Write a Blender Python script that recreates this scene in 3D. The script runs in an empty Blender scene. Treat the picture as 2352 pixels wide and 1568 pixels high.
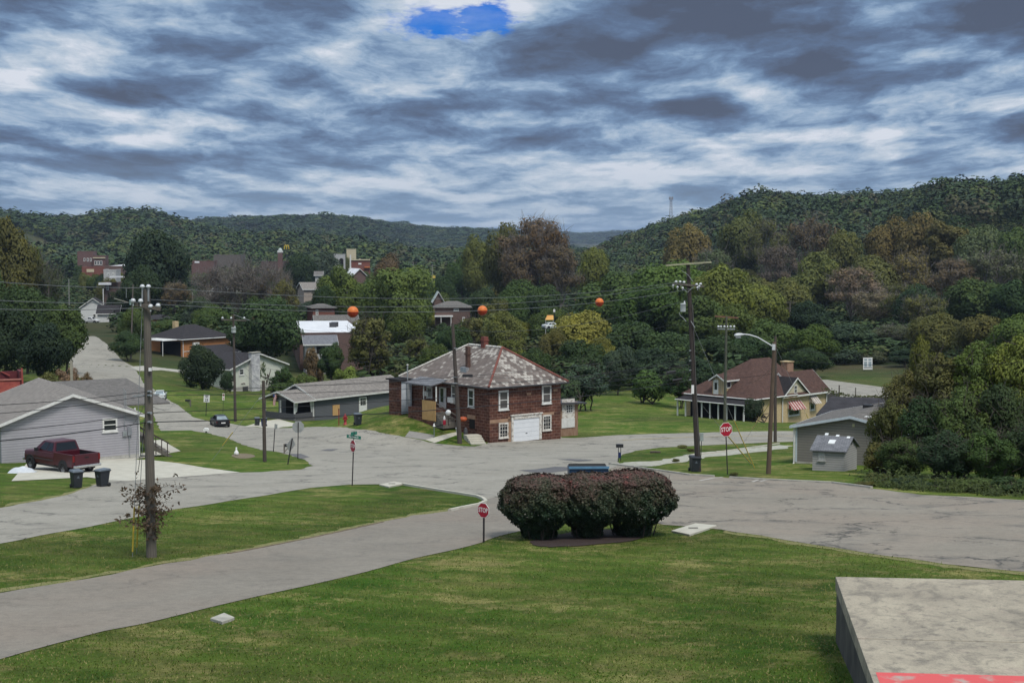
import bpy, bmesh, math, random
import numpy as np
from mathutils import Vector, Matrix
from mathutils.geometry import delaunay_2d_cdt
R = math.radians
random.seed(7); rng = np.random.default_rng(11)
SC = bpy.context.scene
COL = SC.collection

# ------------------------------------------------------------------ camera
FPX, UC, VC, PITCH = 3400.0, 1176.0, 784.0, math.atan(224/3400)      # photo measured on a 2352-pixel-wide copy
cam = bpy.data.cameras.new('camera'); camo = bpy.data.objects.new('camera', cam); COL.objects.link(camo)
cam.sensor_width = 36; cam.lens = 36*FPX/2352
cam.clip_start = 0.2; cam.clip_end = 30000
camo.location = (0, 0, 0); camo.rotation_euler = (R(90)-PITCH, 0, 0)
SC.camera = camo
SC.view_settings.view_transform = 'Standard'; SC.view_settings.look = 'None'
SC.view_settings.gamma = 1; SC.view_settings.exposure = 0.0

def ray(u, v):
    x = (u-UC)/FPX; y = (VC-v)/FPX
    return Vector((x, math.cos(PITCH)+y*math.sin(PITCH), -math.sin(PITCH)+y*math.cos(PITCH)))
def at(u, v, D):
    r = ray(u, v); return r*(D/r.y)

# ------------------------------------------------------------------ node helpers
class NT:
    """small helper that writes node trees"""
    def __init__(s, nt): s.nt = nt; nt.nodes.clear()
    def n(s, t, **kw):
        o = s.nt.nodes.new(t)
        for k, v in kw.items(): setattr(o, k, v)
        return o
    def put(s, sock, v):
        if isinstance(v, bpy.types.NodeSocket): s.nt.links.new(v, sock)
        elif isinstance(v, (tuple, list)):
            v = tuple(v)
            if sock.type == 'RGBA' and len(v) == 3: v = v+(1,)
            sock.default_value = v
        else: sock.default_value = v
    def m(s, op, a, b=None, c=None, clamp=False):
        o = s.n('ShaderNodeMath', operation=op, use_clamp=clamp)
        for i, v in enumerate((a, b, c)):
            if v is not None: s.put(o.inputs[i], v)
        return o.outputs[0]
    def vm(s, op, a, b=None):
        o = s.n('ShaderNodeVectorMath', operation=op)
        s.put(o.inputs[0], a)
        if b is not None: s.put(o.inputs[3 if op == 'SCALE' else 1], b)
        return o.outputs[1 if op in ('LENGTH', 'DOT_PRODUCT') else 0]
    def xyz(s, v): o = s.n('ShaderNodeSeparateXYZ'); s.put(o.inputs[0], v); return o.outputs
    def comb(s, x, y, z=0.0):
        o = s.n('ShaderNodeCombineXYZ')
        for i, v in enumerate((x, y, z)): s.put(o.inputs[i], v)
        return o.outputs[0]
    def noise(s, vec, scale, detail=5, rough=.55, dist=0.0, lac=2.0, color=False):
        o = s.n('ShaderNodeTexNoise'); 
        if vec is not None: s.put(o.inputs['Vector'], vec)
        o.inputs['Scale'].default_value = scale; o.inputs['Detail'].default_value = detail
        o.inputs['Roughness'].default_value = rough; o.inputs['Distortion'].default_value = dist; o.inputs['Lacunarity'].default_value = lac
        return o.outputs[1 if color else 0]
    def ramp(s, f, stops, mode='LINEAR'):
        o = s.n('ShaderNodeValToRGB'); o.color_ramp.interpolation = mode
        e = o.color_ramp.elements
        while len(e) < len(stops): e.new(0.5)
        for el, (p, c) in zip(e, stops):
            el.position = p; el.color = (c if isinstance(c, (tuple, list)) else (c, c, c))[:3]+(1,) if isinstance(c, tuple) else (c, c, c, 1)
        s.put(o.inputs[0], f); return o.outputs[0]
    def mix(s, f, a, b, mode='MIX'):
        o = s.n('ShaderNodeMix', data_type='RGBA', blend_type=mode)
        s.put(o.inputs[0], f); s.put(o.inputs[6], a); s.put(o.inputs[7], b); return o.outputs[2]
    def maprange(s, v, a, b, c=0.0, d=1.0, smooth=False):
        o = s.n('ShaderNodeMapRange'); o.interpolation_type = 'SMOOTHSTEP' if smooth else 'LINEAR'
        for i, q in enumerate((v, a, b, c, d)): s.put(o.inputs[i], q)
        return o.outputs[0]

# ------------------------------------------------------------------ sky and sun
SUN_EL, SUN_AZ = R(58), R(150)          # azimuth measured clockwise from +Y; the light comes from behind the viewer
W = bpy.data.worlds.new("World"); SC.world = W; W.use_nodes = True
t = NT(W.node_tree)
WS = 0.1
sky = t.n('ShaderNodeTexSky', sky_type='NISHITA', sun_disc=False, sun_elevation=SUN_EL, sun_rotation=SUN_AZ, altitude=250, air_density=1.0, dust_density=.6, ozone_density=2.0)
gen = t.n('ShaderNodeTexCoord').outputs['Generated']
dx, dy, dz = t.xyz(gen)
ay = t.m('MAXIMUM', t.m('ABSOLUTE', dy), .05)
az = t.m('DIVIDE', dx, ay); el = t.m('DIVIDE', dz, ay)
ep = t.m('MAXIMUM', el, 0.0)       # cloud rows: flatter and closer together towards the horizon
P = t.comb(t.m('DIVIDE', t.m('MULTIPLY', az, 4.8), t.m('ADD', t.m('MULTIPLY', ep, 3.2), .32)), t.m('MULTIPLY', t.m('LOGARITHM', t.m('ADD', ep, .028), 2.718), 2.9), 0.0)
def blob(u, v, su, sv):
    a0, e0 = (u-1176)/FPX, (560-v)/FPX
    g = t.m('ADD', t.m('POWER', t.m('ABSOLUTE', t.m('DIVIDE', t.m('SUBTRACT', az, a0), su/FPX)), 2.0), t.m('POWER', t.m('ABSOLUTE', t.m('DIVIDE', t.m('SUBTRACT', el, e0), sv/FPX)), 2.0))
    return t.m('MULTIPLY', t.m('EXPONENT', t.m('MULTIPLY', g, -1.0)), t.m('GREATER_THAN', dy, 0.0))
def addw(base, b, k): return t.m('ADD', base, t.m('MULTIPLY', b, k))
def cloud(off, det=10):      # heaped cells broken up by finer and finer billows
    q = t.vm('ADD', P, t.comb(3.7+off[0], 1.9+off[1], 0.0))
    wq = t.vm('ADD', q, t.vm('SCALE', t.vm('SUBTRACT', t.noise(q, 1.7, 4, .5, color=True), (.5, .5, .5)), .55))
    a = t.noise(wq, .80, 3, .5)
    v = t.n('ShaderNodeTexVoronoi', feature='SMOOTH_F1'); t.put(v.inputs['Vector'], wq); v.inputs['Scale'].default_value = 1.25; v.inputs['Smoothness'].default_value = .6
    bl = t.noise(wq, 2.6, det, .64)
    f = t.m('ADD', t.m('MULTIPLY', a, .62), t.m('MULTIPLY', t.m('SUBTRACT', .62, v.outputs['Distance']), .26))
    return t.m('ADD', f, t.m('MULTIPLY', bl, .42))
c0 = cloud((0, 0)); c1 = cloud((.03, .30), 5)
n2 = t.noise(t.vm('ADD', P, t.comb(11.3, 4.2, 0.0)), 0.30, 3, .5)
th = t.m('ADD', t.m('MULTIPLY', c0, .86), t.m('MULTIPLY', n2, .16))
th = t.m('ADD', th, t.m('MULTIPLY', t.m('SUBTRACT', c0, c1), .68))
th = t.m('ADD', t.m('MULTIPLY', t.m('SUBTRACT', th, .575), 1.14), .542)
for (u_, v_, su_, sv_, k_) in ((1950, 70, 520, 105, .20), (1520, 60, 260, 60, .13), (2300, 60, 200, 90, .06), (1060, 60, 260, 80, -.15), (1840, 232, 270, 48, -.10), (330, 60, 360, 75, -.16), (80, 130, 200, 50, -.05), (520, 350, 420, 60, .05), (450, 225, 420, 50, .04), (1180, 265, 400, 45, .05), (2250, 345, 220, 30, -.06), (1120, 150, 260, 40, -.05), (640, 175, 120, 30, -.06)):
    th = addw(th, blob(u_, v_, su_, sv_), k_)
cl = t.ramp(th, [(.30, (.70, .74, .82)), (.40, (.47, .56, .67)), (.48, (.31, .425, .58)), (.56, (.18, .28, .44)), (.66, (.115, .172, .285)), (.80, (.085, .108, .165))])
hz = t.maprange(el, .0, .075, .80, 0.0, True)
cl = t.mix(hz, cl, t.mix(t.maprange(th, .40, .60), (.45, .54, .64), (.235, .345, .485)))
hole = t.m('ADD', t.m('ADD', blob(985, 66, 125, 44), blob(1128, 34, 66, 60)), t.m('MULTIPLY', t.m('SUBTRACT', t.noise(P, 4.2, 9, .66), .5), 2.7))
hole = t.maprange(hole, .40, 1.05, 0.0, 1.0, True)
hole = t.m('MULTIPLY', hole, t.m('MULTIPLY', t.m('ADD', blob(985, 60, 180, 60), blob(1130, 40, 90, 62)), 1.3), clamp=True)
hole = t.m('MULTIPLY', hole, t.maprange(t.noise(P, 1.9, 6, .6), .36, .60, .70, 1.0))
blue = t.mix(1.0, sky.outputs[0], (.010, .36, 1.08), 'MULTIPLY')
cl = t.vm('SCALE', cl, 1.0/WS)
skyc = t.mix(hole, cl, blue)
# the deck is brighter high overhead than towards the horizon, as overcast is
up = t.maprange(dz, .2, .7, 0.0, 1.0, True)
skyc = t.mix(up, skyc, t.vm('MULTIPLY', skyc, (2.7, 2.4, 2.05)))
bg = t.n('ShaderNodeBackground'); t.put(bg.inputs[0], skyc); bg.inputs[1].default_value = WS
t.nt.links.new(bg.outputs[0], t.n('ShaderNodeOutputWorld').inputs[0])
W.cycles.sampling_method = 'MANUAL'; W.cycles.sample_map_resolution = 512

sun = bpy.data.lights.new('sun', 'SUN'); suno = bpy.data.objects.new('sun', sun); COL.objects.link(suno)
sun.energy = 3.0; sun.angle = R(16); sun.color = (1.0, .95, .88)
sd = Vector((math.sin(SUN_AZ)*math.cos(SUN_EL), math.cos(SUN_AZ)*math.cos(SUN_EL), math.sin(SUN_EL)))
suno.rotation_euler = sd.to_track_quat('Z', 'Y').to_euler(); suno.location = sd*50

# ------------------------------------------------------------------ tagging
def tag(o, label=None, cat=None, group=None, kind=None):
    for k, v in (('label', label), ('category', cat), ('group', group), ('kind', kind)):
        if v: o[k] = v
    return o
def thing(name, label, cat, loc=(0, 0, 0), rz=0.0, group=None):
    o = bpy.data.objects.new(name, None); COL.objects.link(o); o.empty_display_size = .3
    o.location = loc; o.rotation_euler = (0, 0, rz)
    return tag(o, label, cat, group)
def children(o): return [c for c in COL.objects if c.parent == o]
def copy_tree(o, parent=None, kids=None):
    c = o.copy(); COL.objects.link(c)
    if parent: c.parent = parent
    for ch in (o.children if kids is None else kids): copy_tree(ch, c)
    return c

# ------------------------------------------------------------------ materials (UV is in metres on every mesh)
MATS = {}
def mat(name, c, c2=None, scale=3.0, rough=.85, bump=0.0, bscale=None, metal=0.0, spec=.3, detail=5, contrast=(.35, .65), coord='UV', stretch=(1, 1, 1)):
    if name in MATS: return MATS[name]
    m = bpy.data.materials.new(name); m.use_nodes = True; MATS[name] = m
    k = NT(m.node_tree); b = k.n('ShaderNodeBsdfPrincipled'); out = k.n('ShaderNodeOutputMaterial'); k.nt.links.new(b.outputs[0], out.inputs[0])
    b.inputs['Roughness'].default_value = rough; b.inputs['Metallic'].default_value = metal; b.inputs['Specular IOR Level'].default_value = spec
    c2 = c2 or tuple(x*.78 for x in c)
    tc = k.n('ShaderNodeTexCoord').outputs['UV' if coord == 'UV' else 'Object']
    if stretch != (1, 1, 1): tc = k.vm('MULTIPLY', tc, stretch)
    f = k.maprange(k.noise(tc, scale, detail, .6), contrast[0], contrast[1])
    k.put(b.inputs['Base Color'], k.mix(f, c, c2))
    if bump:
        bn = k.n('ShaderNodeBump'); bn.inputs['Strength'].default_value = min(1, bump); bn.inputs['Distance'].default_value = .02
        k.put(bn.inputs['Height'], k.noise(tc, bscale or scale*4, 4, .6)); k.put(b.inputs['Normal'], bn.outputs[0])
    return m

# ------------------------------------------------------------------ mesh builder
class MB:
    def __init__(s): s.v = []; s.f = []; s.sm = []
    def add(s, vs, fs, smooth=False):
        n = len(s.v); s.v += [tuple(p) for p in vs]; s.f += [tuple(i+n for i in q) for q in fs]; s.sm += [smooth]*len(fs); return s
    def box(s, x0, x1, y0, y1, z0, z1):
        vs = [(x, y, z) for z in (z0, z1) for y in (y0, y1) for x in (x0, x1)]
        return s.add(vs, [(0, 2, 3, 1), (4, 5, 7, 6), (0, 1, 5, 4), (2, 6, 7, 3), (0, 4, 6, 2), (1, 3, 7, 5)])
    def hexa(s, b, tp):           # two quads, bottom and top, counter-clockwise from above
        return s.add(list(b)+list(tp), [(3, 2, 1, 0), (4, 5, 6, 7), (0, 1, 5, 4), (1, 2, 6, 5), (2, 3, 7, 6), (3, 0, 4, 7)])
    def prism(s, poly, axis, a, b):   # polygon in the two other axes extruded along axis
        n = len(poly)
        def p(q, w):
            return {'x': (w, q[0], q[1]), 'y': (q[0], w, q[1]), 'z': (q[0], q[1], w)}[axis]
        vs = [p(q, a) for q in poly]+[p(q, b) for q in poly]
        fs = [tuple(range(n))[::-1], tuple(range(n, 2*n))]+[(i, (i+1) % n, n+(i+1) % n, n+i) for i in range(n)]
        return s.add(vs, fs)
    def bar(s, p0, p1, w, h=None):
        h = h or w; p0 = Vector(p0); p1 = Vector(p1); d = (p1-p0).normalized()
        a = d.cross(Vector((0, 0, 1)));  a = a.normalized() if a.length > 1e-4 else Vector((1, 0, 0)); b = a.cross(d)
        q = [a*w/2+b*h/2, -a*w/2+b*h/2, -a*w/2-b*h/2, a*w/2-b*h/2]
        return s.add([p0+x for x in q]+[p1+x for x in q], [(0, 1, 2, 3), (7, 6, 5, 4)]+[(i, 4+i, 4+(i+1) % 4, (i+1) % 4) for i in range(4)])
    def tube(s, pts, r, n=8, cap=True):
        pts = [Vector(p) for p in pts]; rs = r if isinstance(r, (list, tuple)) else [r]*len(pts)
        vs = []; fs = []; a = None
        for i, p in enumerate(pts):
            d = (pts[min(i+1, len(pts)-1)]-pts[max(i-1, 0)]).normalized()
            if a is None:
                a = d.cross(Vector((0, 0, 1))); a = a.normalized() if a.length > 1e-3 else Vector((1, 0, 0))
            else: a = (a-d*a.dot(d)).normalized()
            b = d.cross(a)
            vs += [p+(a*math.cos(2*math.pi*k/n)+b*math.sin(2*math.pi*k/n))*rs[i] for k in range(n)]
        for i in range(len(pts)-1):
            fs += [(i*n+k, i*n+(k+1) % n, (i+1)*n+(k+1) % n, (i+1)*n+k) for k in range(n)]
        s.add(vs, fs, True)
        if cap: s.add(vs[:n], [tuple(range(n))[::-1]]); s.add(vs[-n:], [tuple(range(n))])
        return s
    def lathe(s, prof, n=16, c=(0, 0, 0)):        # profile of (radius, z)
        vs = [(c[0]+r*math.cos(2*math.pi*k/n), c[1]+r*math.sin(2*math.pi*k/n), c[2]+z) for r, z in prof for k in range(n)]
        fs = [(i*n+k, i*n+(k+1) % n, (i+1)*n+(k+1) % n, (i+1)*n+k) for i in range(len(prof)-1) for k in range(n)]
        return s.add(vs, fs, True)
    def xf(s, M):
        s.v = [tuple(M @ Vector(p)) for p in s.v]; return s
    def build(s, name, m=None, parent=None, bevel=0.0):
        me = bpy.data.meshes.new(name); me.from_pydata(s.v, [], s.f); me.update()
        me.polygons.foreach_set('use_smooth', s.sm)
        uv_box(me)
        if m: me.materials.append(m)
        o = bpy.data.objects.new(name, me); COL.objects.link(o)
        if parent: o.parent = parent
        if bevel:
            b = o.modifiers.new('bevel', 'BEVEL'); b.width = bevel; b.segments = 2; b.limit_method = 'ANGLE'
        return o
def uv_box(me):
    """UVs in metres: u along the horizontal of each face, v up its slope"""
    n = len(me.polygons)
    if not n: return
    uv = me.uv_layers.new(name='uv')
    nor = np.empty(n*3, 'f'); me.polygons.foreach_get('normal', nor); nor = nor.reshape(-1, 3)
    co = np.empty(len(me.vertices)*3, 'f'); me.vertices.foreach_get('co', co); co = co.reshape(-1, 3)
    lt = np.empty(n, 'i'); me.polygons.foreach_get('loop_total', lt)
    vi = np.empty(len(me.loops), 'i'); me.loops.foreach_get('vertex_index', vi)
    fi = np.repeat(np.arange(n), lt)
    T = np.stack([-nor[:, 1], nor[:, 0], np.zeros(n)], 1); L = np.linalg.norm(T, axis=1)
    flat = L < .12; T[flat] = (1, 0, 0); T[~flat] /= L[~flat, None]
    B = np.cross(nor, T); B[flat] = (0, 1, 0)
    p = co[vi]
    out = np.stack([(p*T[fi]).sum(1), (p*B[fi]).sum(1)], 1).astype('f')
    uv.data.foreach_set('uv', out.ravel())
def quads_mesh(name, V, m=None, parent=None, k=4, attr=None, soft=None):
    """one mesh out of an (n, k, 3) array of loose faces"""
    n = len(V); me = bpy.data.meshes.new(name)
    me.vertices.add(n*k); me.vertices.foreach_set('co', np.ascontiguousarray(V, 'f').ravel())
    me.loops.add(n*k); me.loops.foreach_set('vertex_index', np.arange(n*k, dtype='i'))
    me.polygons.add(n); me.polygons.foreach_set('loop_start', np.arange(0, n*k, k, dtype='i'))
    if attr is not None:
        a = me.attributes.new('tint', 'FLOAT', 'POINT'); a.data.foreach_set('value', np.repeat(attr, k).astype('f'))
    if soft is not None:      # foliage shades as the rounded spray it belongs to
        a = me.attributes.new('custom_normal', 'FLOAT_VECTOR', 'POINT'); a.data.foreach_set('vector', np.repeat(soft, k, 0).astype('f').ravel())
    me.update()
    if m: me.materials.append(m)
    o = bpy.data.objects.new(name, me); COL.objects.link(o)
    if parent: o.parent = parent
    return o
# ------------------------------------------------------------------ the lie of the land
YS = np.array([-60, 0, 12, 72, 84, 95, 110, 135, 170, 220, 400, 9000.])*2
ZS = np.array([-7.2, -7.6, -9.11, -19.43, -21.2, -22.7, -24.3, -26.2, -27.6, -28.6, -30, -30.])
_g = np.linspace(-120, 1400, 1521); _k = np.exp(-np.linspace(-2, 2, 21)**2); _k /= _k.sum()
_b = np.convolve(np.pad(np.interp(_g, YS, ZS), 10, mode='edge'), _k, 'valid')
def ridge(X, Y, pts, w, base=-30.0):
    """a hill whose crest height and distance vary with bearing and that falls off before and behind the crest"""
    P3 = [at(*p) for p in pts]; b = [p.x/p.y for p in P3]; a = X/np.maximum(Y, 60.0)
    zr = np.interp(a, b, [p.z for p in P3]); d0 = np.interp(a, b, [p.y for p in P3])
    d0 = d0+w*.22*np.sin(a*46+w)+w*.12*np.sin(a*101+2*w)
    q = (Y-d0)/w; q = np.where(q > 0, q*.5, q)
    return np.where(Y > 60, base+(zr-base)*np.exp(-q*q), -999.0)
# crest lines: picture column, picture row, metres away
RIDGES = [([(1340, 640, 1500), (1395, 590, 1480), (1440, 573, 1440), (1560, 534, 1400), (1700, 488, 1360), (1850, 480, 1280), (2000, 474, 1216), (2200, 468, 1120), (2352, 452, 1024), (2650, 420, 960), (3100, 400, 900)], 330),
          ([(-700, 520, 1450), (-250, 515, 1680), (0, 511, 1840), (130, 520, 1920), (270, 505, 1920), (360, 515, 1980), (440, 536, 2000), (540, 556, 2080), (640, 575, 2080), (760, 600, 2080)], 430),
          ([(330, 555, 3200), (400, 525, 3200), (470, 512, 3200), (560, 507, 3200), (650, 512, 3200), (740, 508, 3200), (830, 516, 3500), (920, 522, 3800), (1010, 532, 3900), (1130, 537, 4100), (1230, 553, 4300), (1330, 580, 4300)], 620),
          ([(300, 600, 1400), (400, 588, 1500), (520, 566, 1500), (640, 562, 1550), (760, 572, 1550), (880, 590, 1500), (960, 605, 1500)], 230),
          ([(-900, 538, 8000), (700, 533, 8000), (1000, 530, 8000), (1180, 532, 8000), (1290, 536, 8000), (1330, 541, 8000), (1390, 537, 8000), (1440, 535, 8000), (1600, 538, 8000), (2400, 533, 8200), (3500, 528, 8200)], 1100)]
FIX = [(503, 980, 188, 20), (390, 935, 212, 20), (300, 855, 270, 25), (240, 800, 330, 27.5), (205, 772, 380, 31.2), (100, 850, 280, 37.4), (-200, 860, 280, 49.9), (700, 966, 208, 15), (934, 944, 156, 5.5), (932, 927, 166, 6.2), (1010, 966, 151, 4.7), (980, 957, 154, 4.7), (880, 945, 176, 7.8), (840, 956, 182, 7),
       (585, 903, 268, 17.5), (545, 903, 262, 12.5), (640, 905, 270, 14), (530, 925, 230, 14), (600, 935, 225, 12.5), (475, 898, 262, 12.5), (440, 824, 330, 22.5), (540, 860, 300, 18.7), (1400, 917, 230, 22.5), (1600, 960, 190, 17.5), (1805, 972, 200, 17.5), (1900, 882, 278, 17.5), (2030, 905, 250, 17.5),
       (1990, 846, 320, 20), (1900, 850, 330, 20), (2100, 870, 300, 20), (330, 870, 256, 17.5), (420, 950, 200, 15), (1100, 1018, 145, 12.5), (1290, 1004, 152, 10), (430, 735, 460, 37.4), (215, 741, 470, 31.2)]
_fx = []
def base_h(X, Y):
    X = np.asarray(X, float); Y = np.asarray(Y, float)
    z = np.interp(Y, _g, _b)
    # right and left of the valley the land climbs again
    z = z+np.clip((X-60-.06*Y)/260, 0, 1)**1.5*np.clip((Y-300)/400, 0, 1)*26
    z = z+np.clip((-X-55-.14*Y)/200, 0, 1)**1.3*np.clip((Y-220)/300, 0, 1)*18
    for pts, w in RIDGES: z = np.maximum(z, ridge(X, Y, pts, w))
    return z
for u, v, D, s in FIX:
    p = at(u, v, D); _fx.append((p.x, p.y, p.z-float(base_h(p.x, p.y)), s))
_q = np.array(_fx); _A = np.exp(-((_q[:, None, 0]-_q[None, :, 0])**2+(_q[:, None, 1]-_q[None, :, 1])**2)/(2*_q[None, :, 3]**2))
_c = np.linalg.solve(_A.T @ _A+.02*np.eye(len(_q)), _A.T @ _q[:, 2])
def H(X, Y):
    X = np.asarray(X, float); Y = np.asarray(Y, float); z = base_h(X, Y)
    for (x, y, r, s), c in zip(_fx, _c): z = z+c*np.exp(-((X-x)**2+(Y-y)**2)/(2*s*s))
    return z
def h(x, y): return float(H(np.array([x]), np.array([y]))[0])
def hit(u, v, up=0.0):
    """where the sight line through a photo point meets the ground"""
    r = ray(u, v); ds = np.concatenate([np.arange(14, 520, .7), np.geomspace(520, 9000, 900)])
    z = r.z/r.y*ds-H(r.x/r.y*ds, ds)-up
    k = np.nonzero(z < 0)[0]
    if not len(k): k = [len(ds)-1]
    i = max(1, k[0]); f = z[i-1]/(z[i-1]-z[i]+1e-9); d = ds[i-1]+(ds[i]-ds[i-1])*min(1, max(0, f))
    p = r*(d/r.y); return Vector((p.x, p.y, h(p.x, p.y)))
def gnd(u, D):      # ground point in a picture column at a given distance
    x = (u-UC)/FPX*D; return Vector((x, D, h(x, D)))

def mat_grass():
    m = bpy.data.materials.new('lawn_grass'); m.use_nodes = True; k = NT(m.node_tree)
    b = k.n('ShaderNodeBsdfPrincipled'); k.nt.links.new(b.outputs[0], k.n('ShaderNodeOutputMaterial').inputs[0])
    b.inputs['Roughness'].default_value = .9; b.inputs['Specular IOR Level'].default_value = .1
    p = k.n('ShaderNodeNewGeometry').outputs['Position']
    q = k.vm('ADD', p, k.vm('SCALE', k.vm('SUBTRACT', k.noise(p, .5, 4, .6, color=True), (.5, .5, .5)), 2.2))
    big = k.noise(q, .11, 4, .55); mid = k.noise(q, .42, 6, .62); sm = k.noise(p, 1.7, 6, .68); fine = k.noise(p, 9, 5, .72); tiny = k.noise(p, 38, 3, .75)
    c = k.mix(k.maprange(big, .36, .64), (.047, .094, .008), (.080, .115, .018))
    c = k.mix(k.maprange(k.noise(q, .24, 6, .66), .50, .66, 0, .9), c, (.029, .077, .004))
    c = k.mix(k.maprange(mid, .50, .68, 0, .85), c, (.142, .142, .040))
    c = k.mix(k.maprange(k.m('ADD', k.m('MULTIPLY', k.noise(q, .19, 5, .7), .6), k.m('MULTIPLY', sm, .42)), .53, .65, 0, .9), c, (.245, .215, .080))
    c = k.mix(k.maprange(sm, .56, .74, 0, .5), c, (.18, .165, .066))
    c = k.mix(k.maprange(k.noise(q, .9, 5, .7), .60, .74, 0, .6), c, (.085, .075, .036))
    px, py, _ = k.xyz(q); st = k.m('SINE', k.m('ADD', k.m('MULTIPLY', px, 1.35), k.m('MULTIPLY', py, 2.6)))     # mower passes
    c = k.mix(1.0, c, k.ramp(k.m('ADD', k.m('MULTIPLY', st, .5), .5), [(0, .86), (1, 1.12)]), 'MULTIPLY')
    c = k.mix(1.0, c, k.ramp(k.noise(q, .075, 4, .6, .5), [(.35, .72), (.5, 1.0), (.65, 1.22)]), 'MULTIPLY')
    v = k.m('ADD', k.m('MULTIPLY', fine, .8), k.m('MULTIPLY', tiny, .8))
    c = k.mix(1.0, c, k.ramp(v, [(.55, .50), (.80, 1.0), (1.05, 1.5)]), 'MULTIPLY')
    far = k.maprange(k.xyz(p)[1], 230, 330)
    wild = k.mix(k.maprange(k.noise(p, .06, 6, .65), .4, .6), (.026, .040, .014), (.062, .055, .026))
    c = k.mix(far, c, wild)
    k.put(b.inputs['Base Color'], c)
    bn = k.n('ShaderNodeBump'); bn.inputs['Strength'].default_value = .9; bn.inputs['Distance'].default_value = .09
    k.put(bn.inputs['Height'], k.m('ADD', fine, k.m('MULTIPLY', tiny, .5))); k.put(b.inputs['Normal'], bn.outputs[0])
    return m
GRASS = mat_grass()
def make_ground():
    ys = np.concatenate([np.arange(-60, 20, 3.0), np.arange(20, 270, .7)]); g = 270.0
    ys = list(ys)
    while g < 12000: ys.append(g); g *= 1.022
    ys = np.array(ys); s = np.linspace(-1.35, 1.35, 261)
    Y, S = np.meshgrid(ys, s, indexing='ij'); X = S*(np.maximum(Y, 0)*.37+26)
    Z = H(X, Y); nr, nc = X.shape
    me = bpy.data.meshes.new('ground')
    me.vertices.add(nr*nc); me.vertices.foreach_set('co', np.stack([X, Y, Z], -1).astype('f').ravel())
    i = np.arange(nr*nc).reshape(nr, nc)
    q = np.stack([i[:-1, :-1], i[:-1, 1:], i[1:, 1:], i[1:, :-1]], -1).reshape(-1, 4)
    me.loops.add(q.size); me.loops.foreach_set('vertex_index', q.ravel().astype('i'))
    me.polygons.add(len(q)); me.polygons.foreach_set('loop_start', np.arange(0, q.size, 4, dtype='i'))
    me.polygons.foreach_set('use_smooth', np.ones(len(q), bool))
    me.update(); me.materials.append(GRASS)
    o = bpy.data.objects.new('ground', me); COL.objects.link(o)
    tag(o, kind='structure', label='sloping lawn and valley floor with patchy mown grass')
make_ground()

def sheet(name, px, m, up=.016, step=.6, world=None, label=None, smooth=0, kind='structure', rag=.0):
    """a paved or bare patch that follows the ground; px are photo points"""
    P2 = [Vector((p.x, p.y)) for p in (hit(*q) for q in px)] if world is None else [Vector(q[:2]) for q in world]
    for _ in range(smooth):       # corner cutting
        P2 = [q for a, b in zip(P2, P2[1:]+P2[:1]) for q in (a*.75+b*.25, a*.25+b*.75)]
    B = []
    for a, b in zip(P2, P2[1:]+P2[:1]):
        n = max(1, int((b-a).length/step/1.5)); B += [a+(b-a)*i/n for i in range(n)]
    if rag: B = [p+Vector((math.sin(i*1.7+p.x*2.3)+math.sin(i*.61+p.y), math.sin(i*2.3+p.y*1.9)+math.cos(i*.53+p.x)))*rag for i, p in enumerate(B)]
    xs = [p.x for p in B]; ys = [p.y for p in B]
    st = max(step, (max(xs)-min(xs))/260)
    G = np.stack(np.meshgrid(np.arange(min(xs), max(xs), st), np.arange(min(ys), max(ys), st)), -1).reshape(-1, 2)+rng.uniform(-.05, .05, 2)*st
    A = np.array([(p.x, p.y) for p in B]); ins = np.zeros(len(G), bool)
    for (x0, y0), (x1, y1) in zip(A, np.roll(A, -1, 0)):
        c = (y0 > G[:, 1]) != (y1 > G[:, 1]); ins ^= c & (G[:, 0] < (x1-x0)*(G[:, 1]-y0)/(y1-y0+1e-12)+x0)
    nb = len(B)
    r = delaunay_2d_cdt(B+[Vector(g) for g in G[ins]], [(i, (i+1) % nb) for i in range(nb)], [], 1, 1e-4)
    V2, F = r[0], r[2]
    Z = H(np.array([p.x for p in V2]), np.array([p.y for p in V2]))+up
    mb = MB(); mb.add([(p.x, p.y, z) for p, z in zip(V2, Z)], [tuple(f) for f in F], True)
    o = mb.build(name, m)
    if o.data.polygons and o.data.polygons[0].normal.z < 0: o.data.flip_normals()
    tag(o, kind=kind, label=label); return o

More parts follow.
